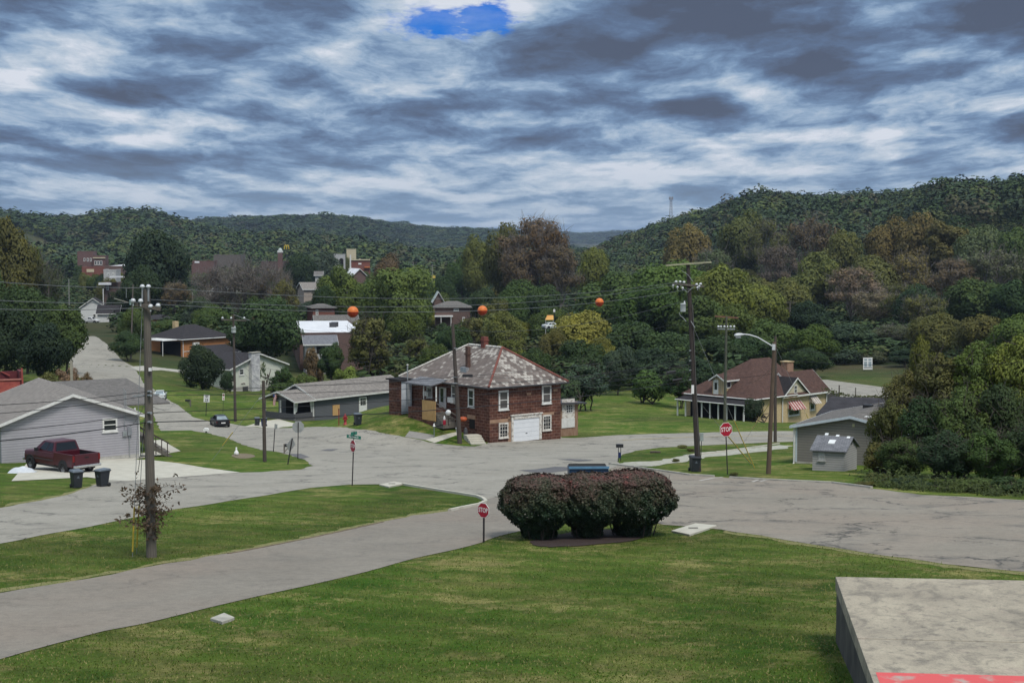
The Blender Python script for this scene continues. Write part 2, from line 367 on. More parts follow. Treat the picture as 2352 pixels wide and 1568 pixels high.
def mat_asphalt(name, c1, c2, dark=.5, tint=None, crack=1.0, cscale=.16):
    m = bpy.data.materials.new(name); m.use_nodes = True; k = NT(m.node_tree)
    b = k.n('ShaderNodeBsdfPrincipled'); k.nt.links.new(b.outputs[0], k.n('ShaderNodeOutputMaterial').inputs[0])
    b.inputs['Roughness'].default_value = .88; b.inputs['Specular IOR Level'].default_value = .2
    p = k.n('ShaderNodeNewGeometry').outputs['Position']
    c = k.mix(k.maprange(k.noise(p, .22, 5, .6, .5), .35, .65), c1, c2)
    c = k.mix(k.maprange(k.noise(k.vm('MULTIPLY', p, (.5, 1.3, 1)), .42, 6, .65, .8), .52, .74, 0, .35), c, tuple(x*.70 for x in c1))
    if tint: c = k.mix(k.maprange(k.noise(p, .12, 3, .5), .45, .65, 0, .8), c, tint)
    sp = k.noise(p, 30, 3, .8)
    c = k.mix(1.0, c, k.ramp(sp, [(.3, .72), (.5, 1.0), (.72, 1.26)]), 'MULTIPLY')
    c = k.mix(1.0, c, k.ramp(k.noise(p, 3.0, 6, .75), [(.35, .86), (.5, 1.0), (.7, 1.10)]), 'MULTIPLY')
    # cracks: cell borders bent by noise, broken up
    w = k.vm('ADD', p, k.vm('SCALE', k.vm('SUBTRACT', k.noise(p, .55, 5, .65, color=True), (.5, .5, .5)), 3.4))
    for sc, wd, brk, am in ((cscale, .020, .47, .95), (cscale*2.6, .026, .55, .7)):
        vo = k.n('ShaderNodeTexVoronoi', feature='DISTANCE_TO_EDGE'); k.put(vo.inputs['Vector'], w); vo.inputs['Scale'].default_value = sc
        line = k.maprange(vo.outputs['Distance'], 0.0, wd, 1.0, 0.0)
        line = k.m('MULTIPLY', line, k.maprange(k.noise(p, .3, 4, .6), brk-.06, brk+.08))
        c = k.mix(k.m('MULTIPLY', line, am*crack), c, (.055, .052, .048))
        st = k.m('MULTIPLY', k.maprange(vo.outputs['Distance'], 0.0, wd*7, 1.0, 0.0), k.maprange(k.noise(p, .45, 4, .6), brk, brk+.15))
        c = k.mix(k.m('MULTIPLY', st, .35*crack), c, (.09, .088, .08))
    k.put(b.inputs['Base Color'], c)
    bn = k.n('ShaderNodeBump'); bn.inputs['Strength'].default_value = .35; bn.inputs['Distance'].default_value = .02
    k.put(bn.inputs['Height'], k.noise(p, 22, 4, .8)); k.put(b.inputs['Normal'], bn.outputs[0])
    return m
ASPH = mat_asphalt('worn_asphalt', (.245, .230, .194), (.284, .268, .228), crack=.9)
ASPH_T = mat_asphalt('tan_asphalt', (.205, .184, .150), (.243, .219, .180), tint=(.228, .194, .156), crack=1.3)
ASPH_P = mat_asphalt('pinkish_asphalt', (.186, .168, .140), (.214, .194, .162), tint=(.215, .182, .148), crack=.35)
ASPH_D = mat_asphalt('fresh_patch', (.10, .10, .105), (.125, .12, .12), crack=0)
CONC = mat('pale_concrete', (.46, .44, .37), (.37, .35, .29), 1.1, .9, .3, 20)
CONC_W = mat('weathered_concrete', (.42, .40, .34), (.25, .24, .21), 1.6, .9, .4, 20)
GRAVEL = mat('white_gravel', (.42, .40, .36), (.22, .23, .16), 2.2, .95, .6, 30)
DIRT = mat('bare_dirt', (.12, .095, .065), (.20, .165, .10), 1.2, .95, .5, 20)
MULCH = mat('dark_mulch', (.016, .011, .010), (.055, .036, .030), 14, .95, .8, 40)
CLAY = mat('infield_clay', (.30, .16, .09), (.24, .14, .08), .3, .95)
STRAW = mat('dry_field', (.30, .24, .13), (.22, .19, .09), .1, .95)
YLINE = mat('faded_yellow_paint', (.42, .33, .12), (.30, .26, .17), 3, .8)
WLINE = mat('faded_white_paint', (.48, .46, .42), (.32, .30, .27), 3, .8)

# the streets: one crossing with its arms, then the drive in front and the lot on the right that join it edge to edge
sheet('road', [(-420, 1275), (-160, 1205), (0, 1166), (90, 1150), (153, 1137), (250, 1102), (288, 1104), (420, 1094), (550, 1085), (600, 1084), (690, 1078), (716, 1070), (700, 1055), (640, 1038), (600, 1033), (560, 1022), (519, 1005), (478, 994), (437, 988),
               (369, 989), (345, 935), (300, 905), (207, 878), (174, 864), (158, 832), (177, 805), (201, 772), (219, 772), (234, 782), (261, 807), (283, 829), (305, 841), (330, 880), (381, 913), (408, 930), (441, 957),
               (480, 968), (531, 973), (587, 981), (641, 983), (709, 981), (770, 980), (818, 985), (873, 993), (927, 1004), (968, 1010), (998, 1018), (1048, 1023), (1093, 1025), (1118, 1019), (1126, 1013), (1172, 1008), (1236, 1002), (1280, 999), (1292, 1005), (1320, 1006),
               (1422, 999), (1589, 994), (1763, 990), (1822, 990), (1960, 988), (2010, 1010), (1822, 1014), (1763, 1016), (1607, 1023), (1513, 1028), (1459, 1035), (1430, 1044), (1416, 1057), (1422, 1068), (1380, 1090), (1240, 1120), (1112, 1147), (1096, 1140), (953, 1117), (920, 1112), (856, 1112), (800, 1113), (711, 1120),
               (550, 1147), (397, 1171), (297, 1191), (205, 1208), (86, 1231), (0, 1249), (-160, 1290), (-420, 1365)], ASPH, rag=.07, label='pale worn street crossing with cracks and patches')
sheet('drive', [(-420, 1455), (-160, 1395), (0, 1361), (205, 1329), (384, 1294), (524, 1271), (711, 1235), (880, 1198), (953, 1184), (1033, 1173), (1101, 1159), (1117, 1153), (1112, 1147), (1240, 1120), (1300, 1160), (1240, 1205), (1214, 1215), (1161, 1229), (1108, 1246), (953, 1283), (832, 1314), (711, 1345), (480, 1397), (320, 1435), (230, 1451), (0, 1513), (-160, 1560), (-420, 1640)],
      ASPH_P, .019, rag=.07, label='narrow pinkish access drive running to the crossing')
sheet('parking_lot_pavement', [(1240, 1120), (1380, 1090), (1422, 1068), (1495, 1079), (1586, 1092), (1676, 1098), (1760, 1103), (1912, 1110), (2002, 1122), (2120, 1136), (2352, 1148), (2700, 1165), (3000, 1180), (3000, 1420), (2700, 1362), (2352, 1314), (2167, 1295), (2000, 1270), (1900, 1255), (1772, 1235), (1655, 1216), (1528, 1205), (1499, 1198), (1300, 1195), (1240, 1205), (1300, 1160)],
      ASPH_T, .022, rag=.09, label='broad tan lot with long dark cracks')
sheet('driveway', [(26, 1105), (60, 1066), (160, 1058), (240, 1050), (300, 1044), (320, 1042), (362, 1035), (345, 1012), (345, 1012), (370, 1010), (415, 1036), (362, 1046), (308, 1055), (350, 1057), (410, 1064), (468, 1074), (552, 1085), (420, 1095), (288, 1105), (250, 1103), (200, 1096)], CONC, .03, label='pale concrete driveway of the grey sided house')
sheet('pavement_patch', [(1192, 1080), (1230, 1078), (1275, 1072), (1330, 1074), (1312, 1080), (1262, 1086), (1220, 1085)], ASPH_D, .032, .4)
sheet('pavement_patch', [(1280, 1055), (1310, 1054), (1365, 1057), (1330, 1060)], ASPH_D, .032, .4)
sheet('pavement_patch', [(664, 1043), (690, 1042), (712, 1050), (690, 1054)], ASPH_D, .032, .4)
sheet('pavement_patch', [(735, 1035), (750, 1032), (778, 1031), (762, 1036)], ASPH_D, .032, .4)
sheet('pavement_patch', [(940, 985+5), (1000, 1000), (985, 1012), (930, 1003)], mat_asphalt('grey_patch', (.21, .20, .18), (.24, .23, .21), crack=.4), .028, .5)
sheet('gravel_track', [(1400, 1069), (1430, 1062), (1512, 1058), (1600, 1040), (1700, 1031), (1790, 1022), (1822, 1024), (1800, 1030), (1700, 1042), (1620, 1050), (1560, 1062), (1490, 1071)], GRAVEL, .02, .5, rag=.16, label='weedy white gravel track across the grass triangle')
sheet('path', [(977, 1010), (998, 1017), (1060, 996), (1050, 992)], CONC, .03, .4)
sheet('mulch_bed', [(1218, 1246), (1245, 1234), (1330, 1220), (1465, 1212), (1500, 1222), (1484, 1236), (1390, 1250), (1275, 1257), (1228, 1255)], MULCH, .03, .4, smooth=2, rag=.10, label='dark mulch bed under the burning bushes')
sheet('side_drive', [(300, 842), (330, 840), (400, 848), (425, 850), (420, 856), (370, 850), (318, 852)], CONC_W, .03, .6)
sheet('rear_road', [(1858, 872), (1900, 872), (1990, 884), (2060, 893), (2200, 905), (2400, 925), (2400, 960), (2200, 940), (2040, 912), (1960, 916), (1900, 905)], ASPH, .03, 1.0, label='pale road curving behind the tan brick house')
sheet('infield', [(1255, 690), (1295, 676), (1345, 676), (1340, 690), (1300, 694)], CLAY, .08, 4, label='orange clay ball field seen through the trees')
sheet('dry_field', [(1400, 632), (1410, 618), (1480, 617), (1490, 632)], STRAW, .1, 10, label='strip of dry straw coloured field')
sheet('pavement', [(560, 980), (600, 968), (640, 962), (690, 975), (640, 983), (590, 980)], CONC, .03, .5)
VERGE = mat('dry_straw_verge', (.20, .175, .075), (.105, .125, .030), 2.4, .95, .5, 30)
sheet('dry_verge', [(-300, 1428), (0, 1352), (205, 1322), (384, 1288), (524, 1266), (711, 1229), (880, 1193), (953, 1179), (1030, 1168), (1033, 1173), (953, 1184), (880, 1198), (711, 1235), (524, 1271), (384, 1294), (205, 1329), (0, 1361), (-300, 1438)], VERGE, .012, .4, rag=.13)
sheet('dry_verge', [(1655, 1217), (1772, 1235), (1900, 1255), (2000, 1270), (2167, 1295), (2352, 1314), (2352, 1321), (2167, 1303), (2000, 1277), (1900, 1261), (1772, 1240), (1660, 1221)], VERGE, .012, .4, rag=.13)
sheet('dry_verge', [(0, 1160), (90, 1145), (153, 1132), (250, 1100), (253, 1102), (156, 1137), (90, 1150), (0, 1166)], VERGE, .012, .4, rag=.12)
# road centre line on the through road
def ribbon(name, px, wid, m, up=.035, kind='structure', label=None):
    c = [hit(*q) for q in px]; L = []; Rr = []
    pts = []
    for a, b in zip(c[:-1], c[1:]):
        n = max(2, int((b-a).length/.8)); pts += [a+(b-a)*i/n for i in range(n)]
    pts.append(c[-1])
    mb = MB(); vs = []
    for i, p in enumerate(pts):
        d = (pts[min(i+1, len(pts)-1)]-pts[max(0, i-1)]); d.z = 0; d.normalize(); s = Vector((-d.y, d.x, 0))*wid/2
        for q in (p+s, p-s): vs.append((q.x, q.y, h(q.x, q.y)+up))
    mb.add(vs, [(2*i, 2*i+1, 2*i+3, 2*i+2) for i in range(len(pts)-1)], True)
    return tag(mb.build(name, m), kind=kind, label=label)
ribbon('road_markings', [(1430, 1011), (1590, 1004), (1763, 1001), (1822, 1001), (1960, 1000)], .30, YLINE, label='faded yellow centre line of the through road')
ribbon('road_markings', [(1607, 1104), (1640, 1098), (1660, 1096)], .22, WLINE)
ribbon('road_markings', [(1728, 1107), (1745, 1101)], .18, WLINE)
ribbon('road_markings', [(1746, 1106), (1760, 1103)], .18, WLINE)
# kerbs
def kerb(px, label, wid=.22, hh=.13, m=CONC):
    c = [hit(*q) for q in px]; pts = []
    for a, b in zip(c[:-1], c[1:]):
        n = max(2, int((b-a).length/.7)); pts += [a+(b-a)*i/n for i in range(n)]
    pts.append(c[-1]); mb = MB(); vs = []
    for i, p in enumerate(pts):
        d = (pts[min(i+1, len(pts)-1)]-pts[max(0, i-1)]); d.z = 0; d.normalize(); s = Vector((-d.y, d.x, 0))*wid/2
        z = h(p.x, p.y)
        vs += [(p.x+s.x, p.y+s.y, z-.1), (p.x+s.x*.8, p.y+s.y*.8, z+hh), (p.x-s.x*.8, p.y-s.y*.8, z+hh), (p.x-s.x, p.y-s.y, z-.1)]
    n = len(pts); mb.add(vs, [(4*i+k, 4*i+k+1, 4*i+5+k, 4*i+4+k) for i in range(n-1) for k in range(3)]+[(0, 1, 2, 3), (4*n-1, 4*n-2, 4*n-3, 4*n-4)])
    return tag(mb.build('kerb', m), kind='structure', label=label)
kerb([(925, 1113), (953, 1118), (1020, 1129), (1096, 1141), (1110, 1147), (1116, 1153), (1101, 1160), (1060, 1168), (1033, 1174)], 'pale kerb round the tip of the median lawn')
kerb([(1400, 1066), (1422, 1069), (1495, 1079), (1586, 1092), (1640, 1095)], 'kerb beside the gravel track', m=CONC_W)
kerb([(1676, 1098), (1760, 1103), (1912, 1110), (2002, 1121)], 'weathered kerb along the lot in front of the garage', m=CONC_W)
kerb([(1580, 1047), (1640, 1040), (1710, 1030), (1790, 1019)], 'pale edging along the gravel track', .16, .1)
kerb([(880, 1199), (800, 1217), (711, 1236), (600, 1258), (524, 1272)], 'sunken dark kerb along the access drive', .12, .05, DIRT)
# ------------------------------------------------------------------ building kit
def ZF(k, ox, oy): return lambda a, b: (ox+k*a, oy+k*b)
zA = ZF(.27215, 0, 782.3); zB = ZF(.27215, 355.6, 675.7); zC = ZF(.22679, 889.0, 746.8); zD = ZF(.36287, 1422.4, 569.0)
zE = ZF(.27215, 0, 441.0); zF = ZF(.24191, 604.5, 533.4); zG = ZF(.27211, 1066.8, 426.7); zH = ZF(.31746, 1706.9, 355.6)
zI = ZF(.31979, 0, 1066.8); zJ = ZF(.24191, 711.2, 960.1); zK = ZF(.24191, 1102.4, 1031.3); zL = ZF(.29482, 1706.9, 711.2); zM = ZF(.33474, 1564.7, 1137.9)

class Frame:
    """a building's own axes: x along its front, y going back, z up; y2 lets the plan be out of square"""
    def __init__(s, o, rz, ry=None):
        s.o = Vector(o); rz = R(rz); ry = rz+R(90) if ry is None else R(ry)
        s.X = Vector((math.cos(rz), math.sin(rz), 0)); s.Y = Vector((math.cos(ry), math.sin(ry), 0))
        s.M = Matrix(((s.X.x, s.Y.x, 0), (s.X.y, s.Y.y, 0), (0, 0, 1))); s.I = s.M.inverted()
    def pt(s, u, v, ax, c):          # sight line onto the plane x=c, y=c or z=c, in building axes
        d = s.I @ ray(u, v); o = s.I @ (-s.o); i = 'xyz'.index(ax)
        return o+d*((c-o[i])/d[i])
    def world(s, x, y, z): return s.o+s.M @ Vector((x, y, z))
class Bld:
    def __init__(s, name, label, cat, frame, group=None):
        s.F = frame; s.root = thing(name, label, cat, frame.o, 0, group)
    def part(s, name, mb, m, parent=None, bevel=0):
        mb.xf(s.F.M.to_4x4()); o = mb.build(name, m, parent or s.root, bevel)
        return o
    def rect(s, ax, c, q):           # photo rectangle on a wall -> a0,a1,z0,z1
        (u0, v0), (u1, v1) = q; um, vm = (u0+u1)/2, (v0+v1)/2; i = 'xyz'.index({'x': 'y', 'y': 'x'}[ax])
        a = sorted((s.F.pt(u0, vm, ax, c)[i], s.F.pt(u1, vm, ax, c)[i])); z = sorted((s.F.pt(um, v0, ax, c).z, s.F.pt(um, v1, ax, c).z))
        return a[0], a[1], z[0], z[1]
    def slab(s, mb, ax, c, sg, a0, a1, z0, z1, d0, d1):
        lo, hi = sorted((c+sg*d0, c+sg*d1))
        return mb.box(a0, a1, lo, hi, z0, z1) if ax == 'y' else mb.box(lo, hi, a0, a1, z0, z1)
    def window(s, ax, c, sg, q=None, ext=None, fm=None, pm=None, fw=.09, cols=1, rows=2, sill=True, name='window', d=.05):
        a0, a1, z0, z1 = ext or s.rect(ax, c, q); fm = fm or WHITE; pm = pm or GLASS
        mb = MB(); S = lambda *k: s.slab(mb, ax, c, sg, *k)
        S(a0, a0+fw, z0, z1, -.02, d); S(a1-fw, a1, z0, z1, -.02, d); S(a0+fw, a1-fw, z1-fw*1.3, z1, -.02, d+.005); S(a0+fw, a1-fw, z0, z0+fw, -.02, d)
        for i in range(1, cols): x = a0+fw+(a1-a0-2*fw)*i/cols; S(x-.02, x+.02, z0+fw, z1-fw*1.3, -.02, d-.006)
        for i in range(1, rows): z = z0+(z1-z0)*i/rows; w_ = .035 if rows == 2 else .02; S(a0+fw, a1-fw, z-w_, z+w_, -.02, d-.003)
        f = s.part(name, mb, fm)
        if sill:
            mb = MB(); s.slab(mb, ax, c, sg, a0-.06, a1+.06, z0-.09, z0, -.02, d+.05); s.part('sill', mb, fm, f)
        mb = MB(); s.slab(mb, ax, c, sg, a0+fw*.9, a1-fw*.9, z0+fw*.9, z1-fw*1.2, -.03, d-.03); s.part('pane', mb, pm, f)
        return f
    def panel(s, name, ax, c, sg, q=None, ext=None, m=None, d=.05, parent=None, d0=-.02):
        a0, a1, z0, z1 = ext or s.rect(ax, c, q); mb = MB(); s.slab(mb, ax, c, sg, a0, a1, z0, z1, d0, d); return s.part(name, mb, m, parent)
    def gable_roof(s, x0, x1, y0, y1, ze, zr, m, axis='y', t=.16, name='roof', parent=None, fascia=None):
        """ridge along axis; extents already include the overhang"""
        mb = MB()
        if axis == 'y':
            c = (x0+x1)/2
            pf = [(x0, ze), (x0, ze-t), (c, zr-t), (x1, ze-t), (x1, ze), (c, zr)]
            mb.prism([pf[0], pf[1], pf[2], pf[5]], 'y', y0, y1); mb.prism([pf[5], pf[2], pf[3], pf[4]], 'y', y0, y1)
        else:
            c = (y0+y1)/2
            pf = [(y0, ze), (y0, ze-t), (c, zr-t), (y1, ze-t), (y1, ze), (c, zr)]
            mb.prism([pf[0], pf[1], pf[2], pf[5]], 'x', x0, x1); mb.prism([pf[5], pf[2], pf[3], pf[4]], 'x', x0, x1)
        o = s.part(name, mb, m, parent)
        if fascia:
            f = MB(); e = .03
            if axis == 'y':
                for y in (y0-e, y1):
                    f.prism([(x0-e, ze+.0), (x0-e, ze-t-.08), (c, zr-t-.08), (c, zr+.0)], 'y', y, y+e); f.prism([(c, zr), (c, zr-t-.08), (x1+e, ze-t-.08), (x1+e, ze)], 'y', y, y+e)
                for x in (x0-e*2, x1+e): f.box(x, x+e, y0, y1, ze-t-.06, ze-.01)
            else:
                for x in (x0-e, x1):
                    f.prism([(y0-e, ze), (y0-e, ze-t-.08), (c, zr-t-.08), (c, zr)], 'x', x, x+e); f.prism([(c, zr), (c, zr-t-.08), (y1+e, ze-t-.08), (y1+e, ze)], 'x', x, x+e)
                for y in (y0-e*2, y1+e): f.box(x0, x1, y, y+e, ze-t-.06, ze-.01)
            s.part('fascia', f, fascia, o)
        return o
    def hip_roof(s, x0, x1, y0, y1, ze, rp0, rp1, m, t=.18, name='roof', parent=None):
        """eave rectangle up to a ridge rp0->rp1 (each x, y, z), solid below"""
        a, b = rp0, rp1; mb = MB()
        E = [(x0, y0, ze), (x1, y0, ze), (x1, y1, ze), (x0, y1, ze)]; Lw = [(x, y, ze-t) for x, y, _ in E]
        vs = E+Lw+[a, b]                               # 8 = a (front end), 9 = b (back end)
        if abs(a[1]-b[1]) >= abs(a[0]-b[0]): fs = [(0, 1, 8), (1, 2, 9, 8), (2, 3, 9), (3, 0, 8, 9)]
        else: fs = [(0, 1, 9, 8), (1, 2, 9), (2, 3, 8, 9), (3, 0, 8)]
        fs += [(i, i+4, (i+1) % 4+4, (i+1) % 4) for i in range(4)]+[(7, 6, 5, 4)]
        mb.add(vs, fs); return s.part(name, mb, m, parent)
    def walls(s, x0, x1, y0, y1, z0, z1, m, zr=None, axis='y', name='wall', parent=None):
        mb = MB()
        if zr is None: mb.box(x0, x1, y0, y1, z0, z1)
        elif axis == 'y': mb.prism([(x0, z0), (x1, z0), (x1, z1), ((x0+x1)/2, zr), (x0, z1)], 'y', y0, y1)
        else: mb.prism([(y0, z0), (y1, z0), (y1, z1), ((y0+y1)/2, zr), (y0, z1)], 'x', x0, x1)
        return s.part(name, mb, m, parent)
    def box(s, name, x0, x1, y0, y1, z0, z1, m, parent=None, bevel=0): return s.part(name, MB().box(x0, x1, y0, y1, z0, z1), m, parent, bevel)
    def tube(s, name, pts, r, m, parent=None, n=8): return s.part(name, MB().tube(pts, r, n), m, parent)

def mat_bricks(name, c1, c2, mortar, bw, bh, ms=.012, rough=.9, vary=.5, offset=.5, bump=.4, stain=.3):
    m = bpy.data.materials.new(name); m.use_nodes = True; k = NT(m.node_tree)
    b = k.n('ShaderNodeBsdfPrincipled'); k.nt.links.new(b.outputs[0], k.n('ShaderNodeOutputMaterial').inputs[0])
    b.inputs['Roughness'].default_value = rough; b.inputs['Specular IOR Level'].default_value = .15
    uv = k.n('ShaderNodeTexCoord').outputs['UV']; br = k.n('ShaderNodeTexBrick'); k.put(br.inputs['Vector'], uv)
    br.offset = offset
    k.put(br.inputs['Color1'], c1); k.put(br.inputs['Color2'], c2); k.put(br.inputs['Mortar'], mortar)
    for nme, v in (('Scale', 1.0), ('Mortar Size', ms), ('Mortar Smooth', .15), ('Bias', -.1), ('Brick Width', bw), ('Row Height', bh)): br.inputs[nme].default_value = v
    c = k.mix(1.0, br.outputs['Color'], k.ramp(k.noise(uv, 1.1/bh*.3, 6, .65), [(.3, 1-vary*.6), (.5, 1.0), (.75, 1+vary*.7)]), 'MULTIPLY')
    c = k.mix(k.maprange(k.noise(uv, .5, 5, .6), .52, .72, 0, stain), c, tuple(x*.55 for x in c1))
    k.put(b.inputs['Base Color'], c)
    bn = k.n('ShaderNodeBump'); bn.inputs['Strength'].default_value = bump; bn.inputs['Distance'].default_value = .03; bn.invert = True
    k.put(bn.inputs['Height'], k.m('ADD', br.outputs['Fac'], k.m('MULTIPLY', k.noise(uv, 14, 4, .6), -.6))); k.put(b.inputs['Normal'], bn.outputs[0])
    return m
def mat_siding(name, c, row=.18, vertical=False, dirt=.18, rough=.6):
    m = bpy.data.materials.new(name); m.use_nodes = True; k = NT(m.node_tree)
    b = k.n('ShaderNodeBsdfPrincipled'); k.nt.links.new(b.outputs[0], k.n('ShaderNodeOutputMaterial').inputs[0]); b.inputs['Roughness'].default_value = rough; b.inputs['Specular IOR Level'].default_value = .25
    uv = k.n('ShaderNodeTexCoord').outputs['UV']; u, v, _ = k.xyz(uv)
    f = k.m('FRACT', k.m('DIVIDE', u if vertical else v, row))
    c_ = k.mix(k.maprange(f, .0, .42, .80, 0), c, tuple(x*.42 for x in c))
    c_ = k.mix(k.maprange(k.noise(k.vm('MULTIPLY', uv, (1, .35, 1)), .9, 6, .65), .45, .7, 0, dirt*2), c_, tuple(x*.68 for x in c))
    c_ = k.mix(k.maprange(k.noise(uv, 5, 4, .6), .4, .7, 0, dirt), c_, tuple(x*.75 for x in c))
    k.put(b.inputs['Base Color'], c_)
    bn = k.n('ShaderNodeBump'); bn.inputs['Strength'].default_value = .6; bn.inputs['Distance'].default_value = .03
    k.put(bn.inputs['Height'], k.m('SUBTRACT', 1.0, f)); k.put(b.inputs['Normal'], bn.outputs[0])
    return m
def shingle(name, c1, c2, stain=.35, bw=.33, bh=.16): return mat_bricks(name, c1, c2, tuple(x*.45 for x in c1), bw, bh, .012, .92, .55, .5, .3, stain)
def mat_slate(name, cover, vbias):
    """old scalloped shingles, many bleached white, some bare"""
    m = bpy.data.materials.new(name); m.use_nodes = True; k = NT(m.node_tree)
    b = k.n('ShaderNodeBsdfPrincipled'); k.nt.links.new(b.outputs[0], k.n('ShaderNodeOutputMaterial').inputs[0]); b.inputs['Roughness'].default_value = .9
    uv = k.n('ShaderNodeTexCoord').outputs['UV']; u, v, _ = k.xyz(uv)
    bh, bw = .36, .40
    row = k.m('FLOOR', k.m('DIVIDE', v, bh)); fu = k.m('FRACT', k.m('ADD', k.m('DIVIDE', u, bw), k.m('MULTIPLY', k.m('MODULO', row, 2.0), .5)))
    col = k.m('FLOOR', k.m('ADD', k.m('DIVIDE', u, bw), k.m('MULTIPLY', k.m('MODULO', row, 2.0), .5))); fv = k.m('FRACT', k.m('DIVIDE', v, bh))
    cell = k.comb(col, row, 0)
    wn = k.n('ShaderNodeTexWhiteNoise', noise_dimensions='2D'); k.put(wn.inputs['Vector'], cell)
    e = k.m('ADD', k.m('POWER', k.m('ABSOLUTE', k.m('MULTIPLY', k.m('SUBTRACT', fu, .5), 2.0)), 2.6), k.m('POWER', k.m('SUBTRACT', 1.0, fv), 3.0))
    edge = k.maprange(e, .72, 1.0, 0.0, 1.0)
    big = k.noise(uv, .42, 5, .62, .4)
    f = k.m('ADD', k.m('ADD', k.m('MULTIPLY', big, .85), k.m('MULTIPLY', wn.outputs['Value'], .85)), cover-.93)
    if vbias: f = k.m('ADD', f, k.m('MULTIPLY', k.maprange(v, vbias[0], vbias[1]), vbias[2]))
    f = k.maprange(f, .36, .64)
    grey = k.mix(wn.outputs['Value'], (.105, .085, .075), (.165, .14, .125))
    grey = k.mix(k.maprange(k.noise(uv, 1.1, 5, .6), .5, .7, 0, .5), grey, (.085, .075, .07))
    white = k.mix(k.noise(uv, 2.2, 5, .7), (.20, .175, .15), (.52, .50, .45))
    c = k.mix(f, grey, white); c = k.mix(k.m('MULTIPLY', edge, .75), c, (.12, .085, .07))
    c = k.mix(k.maprange(k.noise(uv, 7, 5, .7), .55, .75, 0, .5), c, (.16, .13, .11))
    k.put(b.inputs['Base Color'], c)
    bn = k.n('ShaderNodeBump'); bn.inputs['Strength'].default_value = .5; bn.inputs['Distance'].default_value = .03
    k.put(bn.inputs['Height'], k.m('SUBTRACT', 1.0, edge)); k.put(b.inputs['Normal'], bn.outputs[0])
    return m
def mat_stripes(name, c1, c2, w, duty=.5, vertical=True, rough=.6):
    m = bpy.data.materials.new(name); m.use_nodes = True; k = NT(m.node_tree)
    b = k.n('ShaderNodeBsdfPrincipled'); k.nt.links.new(b.outputs[0], k.n('ShaderNodeOutputMaterial').inputs[0]); b.inputs['Roughness'].default_value = rough
    uv = k.n('ShaderNodeTexCoord').outputs['UV']; u, v, _ = k.xyz(uv)
    c = k.mix(k.m('LESS_THAN', k.m('FRACT', k.m('DIVIDE', u if vertical else v, w)), duty), c2, c1)
    c = k.mix(k.maprange(k.noise(uv, 2.5, 5, .6), .4, .7, 0, .45), c, tuple(x*.6 for x in c2))
    k.put(b.inputs['Base Color'], c); return m
def mat_glass(name, c, rough=.12):
    m = mat(name, c, tuple(x*.6 for x in c), .6, rough, spec=.6); return m

WHITE = mat('white_paint', (.66, .66, .64), (.52, .52, .49), 3, .6)
OLDWHITE = mat('flaking_white_paint', (.60, .58, .53), (.27, .23, .19), 3.2, .85, .2, contrast=(.48, .64))
GLASS = mat_glass('dark_glass', (.022, .026, .032))
CURTAIN = mat_glass('curtained_glass', (.11, .10, .10), .2)
DGREY = mat('dark_grey_metal', (.06, .06, .065), None, 2, .5)
BLACKM = mat('black_paint', (.012, .012, .014), (.02, .02, .022), 4, .5)
STEEL = mat('galvanised_steel', (.42, .44, .45), (.30, .32, .34), 5, .45, metal=.6)
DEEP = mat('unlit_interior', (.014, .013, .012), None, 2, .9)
PLY = mat('raw_plywood', (.50, .31, .13), (.40, .24, .10), 1.5, .8, stretch=(4, 1, 1))
WOODG = mat('weathered_grey_wood', (.16, .145, .125), (.095, .085, .075), 2.2, .9, .2, stretch=(1, .2, 1))
WOODD = mat('dark_creosote_wood', (.050, .040, .034), (.085, .070, .060), 2.6, .9, .3, stretch=(6, .5, 1))
WOODB = mat('brown_pole_wood', (.13, .095, .065), (.075, .052, .038), 2.4, .9, .3, stretch=(6, .4, 1))
WOODGR = mat('greyed_pole_wood', (.135, .12, .10), (.08, .07, .06), 2.4, .9, .3, stretch=(6, .4, 1))
SANDST = mat('tan_sandstone', (.34, .22, .14), (.26, .16, .11), 1.5, .9)
REDCAP = mat('red_ridge_tile', (.19, .062, .045), (.13, .045, .036), 3, .8)
STONE = mat_bricks('dark_red_stone_blocks', (.082, .036, .028), (.125, .052, .036), (.25, .17, .13), .66, .31, .016, .9, .75, .5, .8, .5)
TANBR = mat_bricks('tan_brick', (.54, .41, .22), (.45, .33, .17), (.46, .39, .27), .22, .075, .010, .9, .4)
ORBR = mat_bricks('orange_brick', (.46, .19, .065), (.40, .155, .055), (.38, .22, .12), .22, .075, .010, .9, .35)
REDBR = mat_bricks('red_brick', (.20, .062, .045), (.155, .05, .04), (.20, .12, .10), .22, .075, .012, .9, .4)
BLOCK = mat_bricks('pale_block', (.40, .39, .36), (.36, .35, .32), (.30, .29, .27), .4, .2, .012, .9, .3)
SH_GREY = shingle('grey_shingle', (.155, .145, .135), (.12, .112, .105))
SH_LGREY = shingle('light_grey_shingle', (.225, .205, .185), (.185, .17, .155))
SH_DK = shingle('charcoal_shingle', (.040, .037, .040), (.03, .028, .031), .2)
SH_BR = shingle('brown_shingle', (.090, .052, .042), (.070, .042, .036), .3)
SH_BLK = shingle('black_shingle', (.028, .026, .028), (.022, .02, .022), .2)
SH_SHED = shingle('blue_grey_shingle', (.17, .175, .19), (.14, .145, .16))
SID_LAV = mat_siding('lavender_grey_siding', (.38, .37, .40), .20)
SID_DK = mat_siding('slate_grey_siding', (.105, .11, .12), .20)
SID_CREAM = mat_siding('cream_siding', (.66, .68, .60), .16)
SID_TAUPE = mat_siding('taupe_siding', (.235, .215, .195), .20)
SID_GREY = mat_siding('grey_shed_boards', (.30, .295, .285), .16)
SID_TANV = mat_siding('tan_board_siding', (.42, .33, .20), .35, True)
SID_WH = mat_siding('white_siding', (.62, .63, .62), .15)
